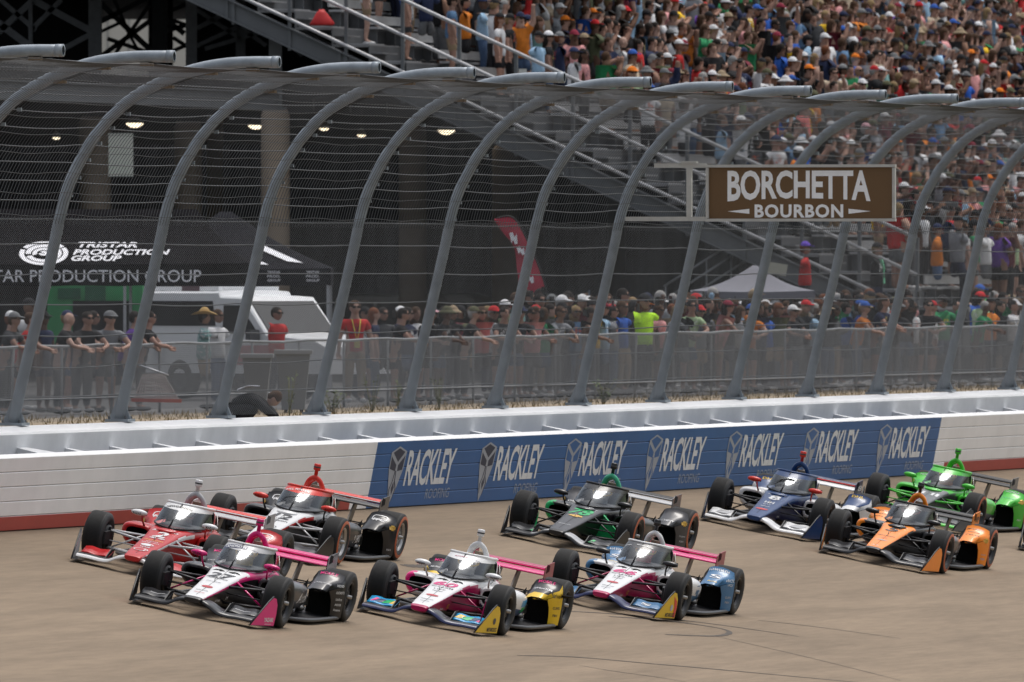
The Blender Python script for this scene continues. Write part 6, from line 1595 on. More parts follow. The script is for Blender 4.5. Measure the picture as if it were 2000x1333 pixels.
SHIRTS = {'white': (.62, .62, .63), 'black': (.016, .016, .018), 'navy': (.022, .03, .07), 'grey': (.22, .23, .25), 'red': (.50, .03, .03), 'orange': (.62, .19, .025), 'royal blue': (.025, .10, .42), 'light blue': (.28, .43, .58),
          'yellow': (.70, .43, .02), 'olive': (.09, .10, .055), 'maroon': (.14, .02, .035), 'pink': (.60, .28, .28), 'teal': (.18, .34, .33), 'green': (.03, .25, .10), 'beige': (.42, .34, .25), 'dark grey': (.06, .062, .066), 'purple': (.13, .05, .30), 'hi-vis lime': (.48, .85, .03), 'coral': (.62, .16, .15), 'pale green': (.38, .52, .30), 'denim blue': (.10, .19, .32)}
PANTS = {'black': (.015, .015, .017), 'khaki': (.30, .22, .14), 'grey': (.12, .125, .13), 'denim': (.06, .10, .18), 'navy': (.02, .025, .05), 'dark grey': (.045, .046, .05)}
HAIRC = {'dark': (.015, .011, .009), 'brown': (.06, .032, .018), 'blond': (.22, .15, .075), 'grey': (.30, .29, .28), 'auburn': (.13, .045, .02)}
HATC = {'white': (.66, .66, .67), 'black': (.014, .014, .016), 'red': (.50, .02, .025), 'navy': (.02, .028, .07), 'grey': (.16, .165, .17), 'orange': (.75, .2, .02), 'tan': (.30, .23, .15), 'blue': (.03, .10, .38), 'straw': (.50, .33, .13), 'lime': (.45, .8, .05), 'green': (.06, .55, .10), 'olive': (.09, .09, .05), 'maroon': (.20, .02, .04), 'purple': (.12, .06, .42), 'pink': (.62, .35, .40)}
SKINS = [(.38, .235, .18), (.34, .20, .15), (.30, .175, .13), (.42, .27, .215), (.22, .125, .085), (.12, .065, .045), (.35, .20, .15)]
POSE_TXT = {'stand': ['standing with arms down', 'standing with hands at the sides'], 'phone': ['filming with both hands', 'holding a phone up in both hands'], 'raise': ['with one arm raised high', 'waving one raised arm'], 'hips': ['with hands on hips', 'standing with elbows out'], 'lean': ['leaning forearms on the fence', 'leaning forward'], 'clap': ['with hands held together', 'clapping'], 'onephone': ['holding a phone up one-handed', 'filming one-handed'], 'fold': ['with folded arms', 'standing arms crossed'], 'crouch': ['crouching']}
LABELS = set()
def C4(c): return (c[0], c[1], c[2], 1.0)
def pcolour(c, k=.12): f = 1 + rnd.uniform(-k, k); return (c[0] * f, c[1] * f, c[2] * f, 1)

def place_person(p, yaw, pose, shirt, pants, head, hcol, where, group, sleeve='shirt', shorts=None, skin=None, shades=None, phone=None, extra=None, scale=1.0, label=None):
    d = get_pose(pose); skin = skin or rnd.choice(SKINS)
    M = Matrix.Translation(p) @ Matrix.Rotation(yaw, 4, 'Z') @ Matrix.Diagonal((scale, scale * rnd.uniform(.95, 1.22), scale, 1))
    o = bpy.data.objects.new("person", d['body']); COL.objects.link(o); o.matrix_world = M; o.color = pcolour(skin)
    def child(name, me, col, off=None):
        c = bpy.data.objects.new(name, me); COL.objects.link(c); c.parent = o
        if off is not None: c.location = off
        if col is not None: c.color = col
        return c
    child("shirt", d[sleeve], pcolour(SHIRTS[shirt]))
    if shorts is None: shorts = rnd.random() < .62
    child("shorts" if shorts else "trousers", d['shorts' if shorts else 'trousers'], pcolour(PANTS[pants]))
    child("shoes", d['shoes'], C4(rnd.choice([(.02, .02, .02), (.5, .5, .5), (.15, .15, .16)])))
    hm = HEADS[head]; cc = (HAIRC.get(hcol, (.1, .06, .04))) if head in ('short', 'long') else HATC[hcol]
    off = d['ho']
    if pose != 'crouch':
        if hcol != 'bald':
            child(HNAME[head], hm, pcolour(cc), off)
            if head not in ('short', 'long') and rnd.random() < .75: child("hair", HEADS['long' if rnd.random() < .25 else 'short'], pcolour(rnd.choice(list(HAIRC.values()))), off + Vector((-.004, 0, -.012)))
        if shades is None: shades = rnd.random() < .45
        if shades: child("sunglasses", SHADES, None, off)
        child("face", FACE, None, off + Vector((0.004, 0, 0)))
        if extra == 'headphones': child("headphones", HPHONE, None, off)
    if pose == 'crouch':
        c = child('hair', HEADS['short'], pcolour(cc)); c.matrix_local = Matrix.Translation((.53, 0, .47)) @ Matrix.Rotation(R(62), 4, 'Y') @ Matrix.Translation((-.018, 0, -1.632))
    if extra == 'lanyard':
        c = child("lanyard", LANYARD, C4(rnd.choice([(.5, .06, .06), (.2, .6, .35), (.6, .5, .1)])), None)
    hat = {'short': '%s hair' % hcol, 'long': 'long %s hair' % hcol, 'cap': '%s cap' % hcol, 'bucket': '%s sun hat' % hcol, 'straw': 'straw cowboy hat'}[head]
    lb = label
    if not lb:
        top = {'shirt': 'shirt', 'longshirt': 'jumper', 'tank': 'tank top'}[sleeve]
        pz = {'stand': 'arms down', 'phone': 'filming', 'raise': 'arm raised', 'hips': 'hands on hips', 'lean': 'leaning', 'clap': 'hands together', 'onephone': 'filming one-handed', 'fold': 'arms folded', 'crouch': 'crouching'}[pose]
        for c_ in ("%s %s, %s, %s, %s" % (shirt, top, hat, pz, where), "%s %s, %s %s, %s, %s" % (shirt, top, pants, 'shorts' if shorts else 'trousers', hat, where), "%s %s, %s, %s, %s" % (shirt, top, hat, 'in sunglasses' if shades else 'bare-eyed', where)):
            for pre in ("spectator in ", "person in "):
                c2 = pre + c_
                if not lb and len(c2.replace('-', ' ').split()) <= 16 and c2 not in LABELS: lb = c2
        if lb is None:
            for c in list(o.children): bpy.data.objects.remove(c)
            bpy.data.objects.remove(o); return None
    LABELS.add(lb); tag(o, lb, "person", group)
    if phone:
        ph = bpy.data.objects.new("phone", PHONE); COL.objects.link(ph)
        ph.matrix_world = M @ Matrix.Translation((.36, 0 if pose == 'phone' else -.11, 1.64 if pose == 'phone' else 1.72))
        sh = lb.replace("spectator in ", "").split(',')[0]
        pl = "black phone held by the one in " + lb.replace("spectator in ", "").replace("person in ", "")
        pl = " ".join(pl.split()[:16]).rstrip(',') if not label else "black phone held up by the " + " ".join(lb.split()[:10])
        tag(ph, pl, "phone", "phones held up by spectators")
    return o
mb = MB(); mb.tube([(.10, .07, 1.44), (.155, .04, 1.25), (.16, 0, 1.05), (.155, -.04, 1.25), (.10, -.07, 1.44)], .010, M_CLOTH, n=4); mb.box((.165, 0, 1.0), (.01, .09, .12), M_CLOTH)
o = mb.build("lanyard"); LANYARD = o.data; bpy.data.objects.remove(o)

def where_txt(p, zone):
    u, v = uv_of(p)
    if zone == 'fence':
        k = min(range(len(POST_T)), key=lambda i: abs(uv_of(W(POST_T[i], FQ, FZ + .6))[0] - u))
        names = []
    return u, v
ORD = ['leftmost', 'second', 'third', 'fourth', 'fifth', 'sixth', 'seventh', 'eighth', 'ninth', 'tenth', 'eleventh', 'twelfth', 'thirteenth']
def post_word(u, v):
    best = None; z = HC - (v - 534) / 128.0 - FZ
    for i, t in enumerate([t for t in POST_T if uv_of(W(t, FQ, FZ))[0] > -20]):
        h = max(0, min(z, 4.9)); pr = min(PROF, key=lambda q: abs(q[1] - h))
        uu = uv_of(W(t, FQ + pr[0], FZ + pr[1]))[0]
        if uu > u - 1e-6: return i
    return 12
def by_post(u, v): return "left of the %s post" % ORD[min(post_word(u, v), 12)]

# ---------------------------------------------------------------- crowd along the low fence
def fence_point(u, back=.35):
    A_ = FA - FN * back; k = (u - 1000) / FPX; x = (k * A_.y - A_.x) / (FD.x - k * FD.y); p = A_ + FD * x
    p.z = fz(max(0, min(FL, x)))[0] + .01; return p
def s_at(p): return FPX / p.y
A0 = -15.7
FG = "spectators along the low fence"
occupied = []
NPEOPLE = [0]
def fman(u, pose, shirt, pants, head, hcol, yaw, back=.35, where=None, label=None, on=None, **kw):
    p = fence_point(u, back) if not on else at(*on); occupied.append((u, back))
    o = place_person(p, R(yaw), pose, shirt, pants, head, hcol, where or by_post(u, 700), FG, label=label, **kw)
    if o: NPEOPLE[0] += 1
    return o
fman(8, 'lean', 'dark grey', 'black', 'cap', 'grey', -20, label="spectator in a grey cap and dark shirt at the very left edge")
fman(38, 'lean', 'red', 'black', 'short', 'brown', 0, .3, skin=SKINS[3], label="brown-haired spectator in a red racing shirt leaning on the fence at far left")
fman(55, 'raise', 'white', 'black', 'cap', 'black', -30, 2.4, scale=1.12, label="tall spectator in a white shirt raising an arm behind the red racing shirt")
fman(84, 'stand', 'navy', 'navy', 'cap', 'black', -40, 1.2, label="spectator in a navy shirt and black cap behind the leftmost post")
fman(113, 'lean', 'black', 'black', 'short', 'bald', -10, .32, skin=SKINS[3], shorts=False, label="bald spectator in a black shirt leaning on the fence at left")
fman(158, 'lean', 'black', 'dark grey', 'short', 'dark', -50, .4, skin=SKINS[1], label="dark-haired spectator in black leaning between the bald man and the grey cap")
fman(205, 'lean', 'grey', 'grey', 'cap', 'grey', -60, .3, shades=True, label="spectator in a grey cap, sunglasses and pale grey shirt leaning on the fence")
fman(243, 'lean', 'purple', 'navy', 'short', 'dark', 10, .5, label="spectator in a purple shirt leaning beside the second post")
fman(272, 'lean', 'black', 'black', 'short', 'dark', -5, .35, shorts=False, label="spectator in black leaning over the fence right of the second post")
fman(398, 'clap', 'teal', 'khaki', 'straw', 'straw', -5, .5, extra='headphones', label="man in a straw cowboy hat, headphones and teal shirt", shades=False)
fman(425, 'fold', 'white', 'denim', 'short', 'brown', -30, 1.5, label="spectator in a white shirt half hidden behind the straw hat man")
fman(540, 'onephone', 'red', 'black', 'short', 'dark', -40, 4.0, label="photographer in a red shirt by the charcoal tent")
fman(693, 'stand', 'red', 'khaki', 'short', 'brown', -75, 1.0, shorts=False, extra='lanyard', shades=True, scale=1.08, label="stout man in a red polo and sunglasses standing by the fence")
fman(730, 'stand', 'navy', 'denim', 'long', 'auburn', 5, .9, shorts=False, label="woman with long auburn hair right of the red polo man")
fman(768, 'lean', 'black', 'black', 'short', 'dark', -5, .5, label="dark-haired spectator in black leaning far over, right of the red polo man")
fman(796, 'clap', 'navy', 'denim', 'long', 'dark', -20, .8, label="woman in navy with her hands to her face by the fifth post")
fman(826, 'lean', 'black', 'black', 'cap', 'pink', -40, .7, label="spectator in black with a pink cap behind the fence post right of the red polo")
fman(856, 'lean', 'black', 'denim', 'bucket', 'olive', -30, .35, label="spectator in black with an olive sun hat leaning on the fence")
fman(884, 'phone', 'black', 'dark grey', 'bucket', 'tan', -50, .9, phone=True, label="spectator in black and a tan hat filming over the fence")
fman(906, 'lean', 'black', 'dark grey', 'cap', 'olive', -5, .4, label="spectator in black with an olive cap, arms out over the fence")
fman(940, 'clap', 'coral', 'black', 'long', 'brown', -60, .5, sleeve='tank', shades=True, label="woman in a coral tank top and sunglasses at the fence")
fman(964, 'fold', 'white', 'navy', 'cap', 'red', -60, .7, label="spectator in white with a red cap beside the coral tank top")
fman(985, 'raise', 'olive', 'black', 'cap', 'white', -10, 1.5, scale=1.06, label="tall man in olive with a white cap raising an arm, left of the sixth post")
fman(1030, 'lean', 'dark grey', 'grey', 'long', 'brown', -30, .5, label="woman in dark grey leaning by the foot of the red flag")
fman(1046, 'raise', 'beige', 'khaki', 'cap', 'red', -60, 1.3, label="spectator in beige with a bright red cap under the red flag")
fman(1080, 'lean', 'grey', 'grey', 'short', 'brown', -40, .4, shades=True, label="spectator in a grey shirt and blue-tinted glasses leaning right of the flag")
fman(1108, 'phone', 'hi-vis lime', 'navy', 'short', 'brown', -60, 1.3, label="marshal in lime hi-vis filming in the second row right of the flag")
fman(1130, 'stand', 'maroon', 'black', 'cap', 'lime', -50, 1.9, label="spectator in maroon with a lime cap behind the fence")
fman(1124, 'phone', 'denim blue', 'denim', 'long', 'blond', -60, .4, phone=True, label="blond woman in blue filming over the fence right of the flag")
fman(1146, 'onephone', 'black', 'black', 'long', 'brown', 0, 3.2, scale=1.12, label="brown-haired spectator in black holding a phone up high near the seventh post")
fman(1196, 'clap', 'grey', 'denim', 'short', 'dark', -5, .4, label="man in a plain grey shirt right of the seventh post")
fman(1258, 'phone', 'hi-vis lime', 'black', 'cap', 'black', -50, .28, phone=True, scale=1.12, label="marshal in a bright lime shirt and black cap filming at the fence")
fman(1286, 'stand', 'pink', 'grey', 'long', 'brown', -30, 1.0, label="woman in pink behind the lime-shirted marshal")
fman(1424, 'onephone', 'white', 'khaki', 'short', 'blond', 10, 1.6, extra='headphones', scale=1.05, label="spectator in white with black headphones raising a phone left of the white tent")
fman(1446, 'stand', 'black', 'black', 'bucket', 'white', -40, 1.9, label="spectator in black and a white sun hat before the white tent")
PLAT = {}
fman(1572, 'hips', 'red', 'black', 'cap', 'purple', 0, 3.0, on=(1572, 641, 88), scale=1.08, label="man in a red shirt and purple cap with hands on hips, standing above the crowd")
fman(1565, 'stand', 'grey', 'denim', 'cap', 'white', 120, .9, label="spectator in grey with a white cap, turned away under the red-shirted man")
fman(1652, 'onephone', 'royal blue', 'black', 'short', 'dark', 10, .8, label="spectator in royal blue filming at the fence under the sign")
fman(1712, 'phone', 'black', 'navy', 'cap', 'black', -20, 3.4, on=(1712, 644, 88.5), scale=1.08, extra='lanyard', label="photographer in black with a lanyard standing high under the sign's right end")
fman(1742, 'lean', 'black', 'grey', 'bucket', 'grey', -50, .5, label="spectator in black with a grey sun hat right of the sign")
fman(1782, 'stand', 'white', 'grey', 'short', 'brown', -30, .6, shades=True, shorts=True, label="man in a white patterned shirt and grey shorts at the fence")
fman(1820, 'stand', 'white', 'grey', 'cap', 'red', 5, .6, sleeve='longshirt', label="man in a long white top with a red cap, seen from the side")
fman(1868, 'fold', 'black', 'dark grey', 'short', 'bald', -50, .6, label="bald man in a black shirt right of the long white top")
fman(1908, 'lean', 'green', 'navy', 'short', 'grey', -20, .4, label="man in a green shirt leaning near the second post from the right edge")
fman(1926, 'phone', 'dark grey', 'black', 'cap', 'green', -30, 1.7, phone=True, label="spectator with a bright green cap filming near the right edge")
fman(1968, 'lean', 'white', 'black', 'bucket', 'white', -40, .9, label="spectator in white with a floppy white sun hat at the right edge")
# the one crouching close behind the wall
p = at(468, 816, 128); p.z = 1.1
place_person(p, R(-5), 'crouch', 'black', 'black', 'short', 'brown', '', FG, sleeve='longshirt', shorts=False, scale=1.0, label="person in black crouching on the grass behind the wall, white cloth on the shoulders")
mb = MB()
import bmesh as _b
sc_ = [(-.02, -.22, .60), (.14, -.19, .665), (.28, -.12, .66), (.30, .10, .66), (.12, .2, .665), (-.02, .05, .615)]
mb.add([p + Matrix.Rotation(R(-5), 3, 'Z') @ Vector(q) for q in sc_] + [p + Matrix.Rotation(R(-5), 3, 'Z') @ (Vector(q) + Vector((0, 0, .015))) for q in sc_], [tuple(range(6)), tuple(range(6, 12))] + [(i, (i + 1) % 6, (i + 1) % 6 + 6, i + 6) for i in range(6)], mat("white_blue_scarf", (.5, .52, .6), .85, var=.5, scale=5))
tag(mb.build("shoulder_cloth"), "white and blue cloth lying over the crouching person's shoulders", "cloth")

shirt_w = ['white'] * 10 + ['black'] * 18 + ['navy'] * 7 + ['grey'] * 7 + ['red'] * 4 + ['orange'] * 3 + ['royal blue'] * 4 + ['light blue'] * 6 + ['yellow'] * 2 + ['olive'] * 3 + ['maroon'] * 3 + ['pink'] * 3 + ['teal'] * 3 + ['green'] * 2 + ['beige'] * 4 + ['dark grey'] * 8 + ['purple'] + ['coral'] + ['pale green'] + ['denim blue'] * 3
def rand_person():
    h = rnd.choice(['short'] * 11 + ['long'] * 9 + ['cap'] * 14 + ['bucket'] * 1)
    hc = rnd.choice(['dark'] * 6 + ['brown'] * 5 + ['blond', 'grey', 'auburn']) if h in ('short', 'long') else (rnd.choice(['white', 'white', 'white', 'black', 'black', 'black', 'black', 'red', 'navy', 'navy', 'grey', 'grey', 'orange', 'tan', 'blue', 'olive', 'maroon']) if h == 'cap' else rnd.choice(['tan', 'white', 'grey', 'olive', 'black']))
    return rnd.choice(shirt_w), rnd.choice(list(PANTS)), h, hc, (rnd.choice(['shirt'] * 7 + ['tank'] * 3 + ['longshirt']))
for uu, bk, po, a_ in ((712, 1.9, 'stand', ('grey', 'denim', 'cap', 'black')), (748, 1.6, 'phone', ('dark grey', 'black', 'short', 'dark')), (781, 1.7, 'stand', ('navy', 'black', 'cap', 'white')), (812, 1.5, 'clap', ('white', 'navy', 'long', 'brown')), (842, 1.7, 'onephone', ('grey', 'black', 'cap', 'grey')), (868, 1.5, 'stand', ('dark grey', 'denim', 'long', 'dark')), (898, 1.8, 'phone', ('maroon', 'black', 'cap', 'black')), (922, 1.3, 'fold', ('olive', 'khaki', 'short', 'brown')), (952, 1.5, 'phone', ('black', 'navy', 'long', 'blond')), (975, .5, 'lean', ('dark grey', 'black', 'short', 'dark')), (1005, .6, 'lean', ('black', 'denim', 'cap', 'navy')),
                      (20, 1.4, 'stand', ('black', 'black', 'cap', 'white')), (130, 1.5, 'stand', ('dark grey', 'denim', 'cap', 'navy')), (182, 1.3, 'fold', ('black', 'black', 'short', 'dark'))):
    fman(uu, po, *a_, rnd.uniform(-60, 10), bk, where="fence back row by %s post" % ORD[min(post_word(uu, 600), 12)], phone=po in ('phone', 'onephone'))
# denser rows from the flag to the right edge
u = 1012
fill = []
for back, u0, du in ((.45, 1005, 19), (1.15, 1016, 20), (1.9, 1010, 23), (2.8, 1030, 26)):
    u = u0
    while u < 2010:
        if not any(abs(u - a) < 12 and abs(back - b) < .42 for a, b in occupied) and not (1228 < u < 1300 and back < .9): fill.append((u + rnd.uniform(-4, 4), back + rnd.uniform(-.15, .15)))
        u += du
for u, back in fill:
    if back > 1.7 and rnd.random() < .18 or (1790 < u < 1900 and back > .9): continue
    s_, pt, h, hc, sl = rand_person()
    po = rnd.choice(['lean'] * 3 + ['phone'] * 3 + ['clap', 'clap', 'fold', 'onephone']) if back < .8 else rnd.choice(['phone'] * 4 + ['raise', 'onephone', 'onephone', 'stand', 'clap', 'raise'])
    fman(u, po, s_, pt, h, hc, rnd.choice([rnd.uniform(-80, -20), rnd.uniform(-30, 40)]), back, sleeve=sl, phone=(po == 'phone' and rnd.random() < .7) or (po == 'onephone'), scale=rnd.uniform(.95, 1.06) * (1 + .045 * min(back, 2.6)),
         where="fence %s row by %s post" % ("front" if back < .8 else "second" if back < 1.6 else "third" if back < 2.3 else "rear", ORD[min(post_word(u, 600), 12)]))

# ---------------------------------------------------------------- the grandstand crowd
SG = "spectators in the grandstand"
seats = []      # (row, t)
def stand_z(r): return row_z(r)
def stand_p(r, t, dq=.18): return W(t, row_q(r) + dq, row_z(r) + .002)
def find_seat(u, vh, hh=1.9):
    best = None
    for r in range(NROW - 1):
        t = t_of(u, row_q(r) + .18)
        if t < STE + .3 or t > T_END: continue
        p = stand_p(r, t); v = 534 + (HC - p.z - hh) * s_at(p)
        if best is None or abs(v - vh) < best[0]: best = (abs(v - vh), r, t)
    return best
def area(p, hh=1.5):
    s = s_at(p); u, v = 1000 + p.x * s, 534 + (HC - p.z - hh) * s
    fv = 112 + .0485 * u
    if 1385 < u < 1760 and fv < v < 440: z = "stand above the sign by"
    elif v < fv - 55: z = "stand high over"
    elif v < fv: z = "stand just over"
    else: z = "stand behind"
    return "%s %s post" % (z, ORD[min(post_word(u, v), 12)])
def sman(u, vh, pose, shirt, pants, head, hcol, yaw, label=None, **kw):
    kw['scale'] = kw.get('scale', 1.0) * 1.10
    b = find_seat(u, vh)
    if not b: return
    _, r, t = b; seats.append((r, t)); p = stand_p(r, t)
    o = place_person(p, R(yaw), pose, shirt, pants, head, hcol, area(p), SG, label=label, **kw)
    if o: NPEOPLE[0] += 1
    return o
sman(715, -80, 'stand', 'white', 'khaki', 'short', 'dark', 0, shorts=True); sman(738, -95, 'stand', 'grey', 'dark grey', 'cap', 'grey', -10, shorts=True); sman(795, -50, 'stand', 'grey', 'dark grey', 'cap', 'black', 0, shorts=True); sman(832, -40, 'fold', 'navy', 'grey', 'long', 'brown', -60)
sman(882, -14, 'stand', 'denim blue', 'khaki', 'cap', 'tan', 5, shorts=True, label="man in a denim blue shirt and khaki shorts standing at the stand's open end")
sman(908, 0, 'phone', 'orange', 'black', 'short', 'dark', -10, shorts=True, label="spectator in an orange shirt and black shorts behind the denim blue shirt")
sman(942, 12, 'fold', 'light blue', 'denim', 'cap', 'navy', 0, shorts=False, label="man in a pale blue shirt and long jeans by the stand's guard rail")
sman(975, 30, 'stand', 'white', 'black', 'cap', 'black', -10); sman(995, 26, 'stand', 'black', 'black', 'cap', 'black', -10, shorts=False); sman(1022, 14, 'onephone', 'black', 'black', 'cap', 'black', 0, phone=True)
sman(1028, 44, 'stand', 'light blue', 'grey', 'cap', 'navy', 0, label="man in a light blue shirt with a navy cap, side-on at the rail")
sman(1052, 32, 'clap', 'teal', 'black', 'long', 'brown', 0); sman(1070, 66, 'stand', 'black', 'denim', 'cap', 'white', 0); sman(1092, 54, 'phone', 'navy', 'navy', 'cap', 'grey', 10)
sman(1120, 86, 'onephone', 'white', 'black', 'cap', 'navy', 10, label="spectator in a white shirt with a dark strap filming over the fence tops")
sman(1092, 8, 'phone', 'grey', 'grey', 'cap', 'white', -40, phone=True); sman(1140, 60, 'raise', 'black', 'black', 'cap', 'tan', 10); sman(1168, 0, 'clap', 'beige', 'black', 'long', 'brown', -10); sman(1215, 84, 'clap', 'white', 'grey', 'short', 'bald', 10, label="bald spectator in a white shirt bending forward over the fence tops")
sman(1140, 0, 'stand', 'light blue', 'denim', 'short', 'dark', 0); sman(985, 2, 'stand', 'white', 'khaki', 'short', 'grey', -10)
sman(1262, 10, 'stand', 'white', 'khaki', 'cap', 'black', -20); sman(1292, 16, 'stand', 'white', 'grey', 'long', 'brown', 10); sman(1250, 50, 'onephone', 'dark grey', 'black', 'short', 'dark', 0)
sman(1416, 2, 'fold', 'white', 'black', 'cap', 'white', -20, shorts=True, scale=1.05, label="big man in a white shirt, white cap and black shorts standing in the stand")
sman(1453, 38, 'clap', 'pink', 'denim', 'short', 'dark', -10, skin=SKINS[5], label="spectator in a pale pink shirt beside the big man in white")
sman(1477, 15, 'fold', 'maroon', 'black', 'cap', 'blue', -40, label="spectator in maroon with a blue cap behind the pale pink shirt")
sman(1514, 42, 'hips', 'royal blue', 'dark grey', 'short', 'dark', -40, shorts=False, label="man in a bright blue shirt with hands on hips above the fence")
sman(1543, 38, 'stand', 'royal blue', 'khaki', 'short', 'brown', -10, shorts=True, label="man in a royal blue polo and khaki shorts right of the bright blue shirt")
sman(1576, 18, 'clap', 'black', 'black', 'long', 'dark', -20); sman(1612, 22, 'stand', 'yellow', 'black', 'short', 'blond', -30, label="woman in a yellow shirt with short blond hair standing in the stand")
sman(1630, 16, 'fold', 'olive', 'black', 'short', 'brown', -30); sman(1646, 22, 'stand', 'royal blue', 'denim', 'cap', 'navy', -20, shorts=False)
sman(1576, 80, 'raise', 'light blue', 'grey', 'cap', 'black', 0, label="spectator in pale blue with a black cap raising a fist in the stand")
sman(1530, 4, 'fold', 'olive', 'black', 'long', 'brown', -10); sman(1462, 0, 'stand', 'yellow', 'black', 'short', 'dark', 0)
sman(1702, 78, 'phone', 'light blue', 'denim', 'short', 'dark', 20, phone=False, label="man in a pale blue jersey with arms stretched out to film"); sman(1692, 54, 'stand', 'pink', 'grey', 'cap', 'olive', 0)
sman(1752, 2, 'onephone', 'orange', 'black', 'cap', 'maroon', 10, label="broad spectator in a bright orange jacket near the aisle rail"); sman(1757, 48, 'fold', 'black', 'black', 'cap', 'black', 0, scale=1.08); sman(1795, 100, 'phone', 'orange', 'black', 'short', 'dark', 10)
sman(1802, 118, 'phone', 'black', 'black', 'short', 'dark', 0, extra='lanyard', label="spectator in black with a green badge lanyard filming over the fence"); sman(1886, 136, 'clap', 'royal blue', 'navy', 'cap', 'grey', -40, label="spectator in a blue racing jersey and grey cap just above the fence posts")
sman(1920, 118, 'phone', 'white', 'black', 'cap', 'red', 10); sman(1948, 38, 'clap', 'red', 'black', 'cap', 'black', -20, label="spectator in a red and yellow shirt at the upper right"); sman(1985, 40, 'hips', 'light blue', 'denim', 'cap', 'tan', 0)
sman(1930, -8, 'stand', 'royal blue', 'navy', 'short', 'dark', 0); sman(1950, -10, 'stand', 'teal', 'navy', 'short', 'dark', 10); sman(1910, 36, 'stand', 'white', 'black', 'cap', 'white', 10); sman(1975, 60, 'fold', 'navy', 'black', 'cap', 'navy', 0)
sman(1645, 140, 'stand', 'white', 'grey', 'cap', 'grey', -10); sman(1675, 132, 'fold', 'pale green', 'grey', 'short', 'bald', -30); sman(1720, 148, 'phone', 'black', 'black', 'cap', 'teal' if 'teal' in HATC else 'white', -20); sman(1745, 150, 'phone', 'black', 'black', 'long', 'blond', 10)
sman(1390, 130, 'stand', 'green', 'grey', 'cap', 'white', -20); sman(1408, 134, 'stand', 'orange', 'grey', 'bucket', 'tan', -20); sman(1446, 122, 'clap', 'navy', 'grey', 'short', 'dark', -40); sman(1510, 154, 'stand', 'white', 'grey', 'cap', 'white', -50); sman(1545, 158, 'stand', 'royal blue', 'grey', 'cap', 'blue', -20)
sman(1334, 90, 'onephone', 'grey', 'black', 'cap', 'maroon', 10, phone=True); sman(1302, 100, 'phone', 'light blue', 'grey', 'cap', 'white', -10); sman(1325, 75, 'stand', 'red', 'black', 'cap', 'white', 0); sman(1322, 145, 'stand', 'pink', 'grey', 'cap', 'tan', -50); sman(1296, 152, 'stand', 'beige', 'grey', 'short', 'dark', -50); sman(1262, 140, 'stand', 'dark grey', 'grey', 'bucket', 'blue' if False else 'grey', -40)
sman(1882, 473, 'stand', 'white', 'navy', 'short', 'grey', 20, shades=True, label="man in a white and pink shirt standing low in the stand at right"); sman(1978, 474, 'stand', 'pale green', 'maroon' if False else 'black', 'short', 'grey', -20, label="grey-haired spectator in a pale green shirt low in the stand at right")
sman(1882, 440, 'fold', 'dark grey', 'dark grey', 'short', 'brown', -30); sman(1855, 392, 'stand', 'red', 'denim', 'short', 'dark', 0, shorts=True, label="spectator in a bright red shirt and denim shorts behind the mesh right of the sign"); sman(1800, 395, 'stand', 'white', 'black', 'cap', 'white', -30); sman(1925, 425, 'clap', 'white', 'grey', 'short', 'dark', -20)
sman(1622, 236, 'stand', 'white', 'grey', 'cap', 'white', 0); sman(1690, 234, 'fold', 'denim blue', 'denim', 'cap', 'pink', 0); sman(1636, 270, 'clap', 'white', 'black', 'short', 'dark', -10); sman(1790, 340, 'clap', 'coral', 'black', 'long', 'blond', 0)

# random spectators fill the rows
cands = []
for r in range(NROW - 1):
    t = STE + (2.2 if r > 3 else 1.2) + rnd.uniform(0, .5); run = 0
    while t < T_END - 1:
        p = stand_p(r, t); s = s_at(p); u = 1000 + p.x * s; vh = 534 + (HC - p.z - 1.72) * s
        near = t - STE
        dens = .22 if near < 4 and r > 6 else (.40 if near < 7 else (.46 if near < 30 else .56))
        if r < 6: dens = .42 if near < 9 else .75
        if any(abs(t - a) < .62 for a in AISLES): dens = .12
        if u < 2750 and vh < 640 and vh + 1.72 * s > -110 and rnd.random() < dens * 1.2 and not any(q == r and abs(t - a) < .50 for q, a in seats): cands.append((r, t + rnd.uniform(-.08, .08), s, u, vh))
        run -= 1
        if run <= 0:
            run = rnd.randint(2, 6); t += rnd.choice((0, .3, .6, 1.1)) if near < 45 else rnd.choice((0, .3, .6))
        t += rnd.uniform(.52, .68)
vis = sorted([c_ for c_ in cands if c_[4] > -40 and c_[3] < 1990], key=lambda c_: -c_[2])
solo = set()
budget = 292 - NPEOPLE[0]
pick = [c_ for c_ in vis if c_[3] > 860][:budget * 3]
pick = sorted(pick, key=lambda c_: -c_[2])
made = 0
for c_ in pick:
    if made >= budget: break
    r, t, s, u, vh = c_; s_, pt, h, hc, sl = rand_person(); po = rnd.choice(['stand'] * 5 + ['phone'] * 3 + ['clap'] * 4 + ['raise', 'onephone', 'fold', 'fold', 'hips'])
    p = stand_p(r, t)
    o = place_person(p, R(rnd.choice([rnd.uniform(-70, -20), rnd.uniform(-30, 40), rnd.uniform(-10, 50)])), po, s_, pt, h, hc, area(p), SG, sleeve=sl, phone=(po in ('phone', 'onephone') and rnd.random() < .5), scale=rnd.uniform(1.05, 1.17))
    if o: made += 1; solo.add(id(c_))
rest = [c_ for c_ in cands if id(c_) not in solo]

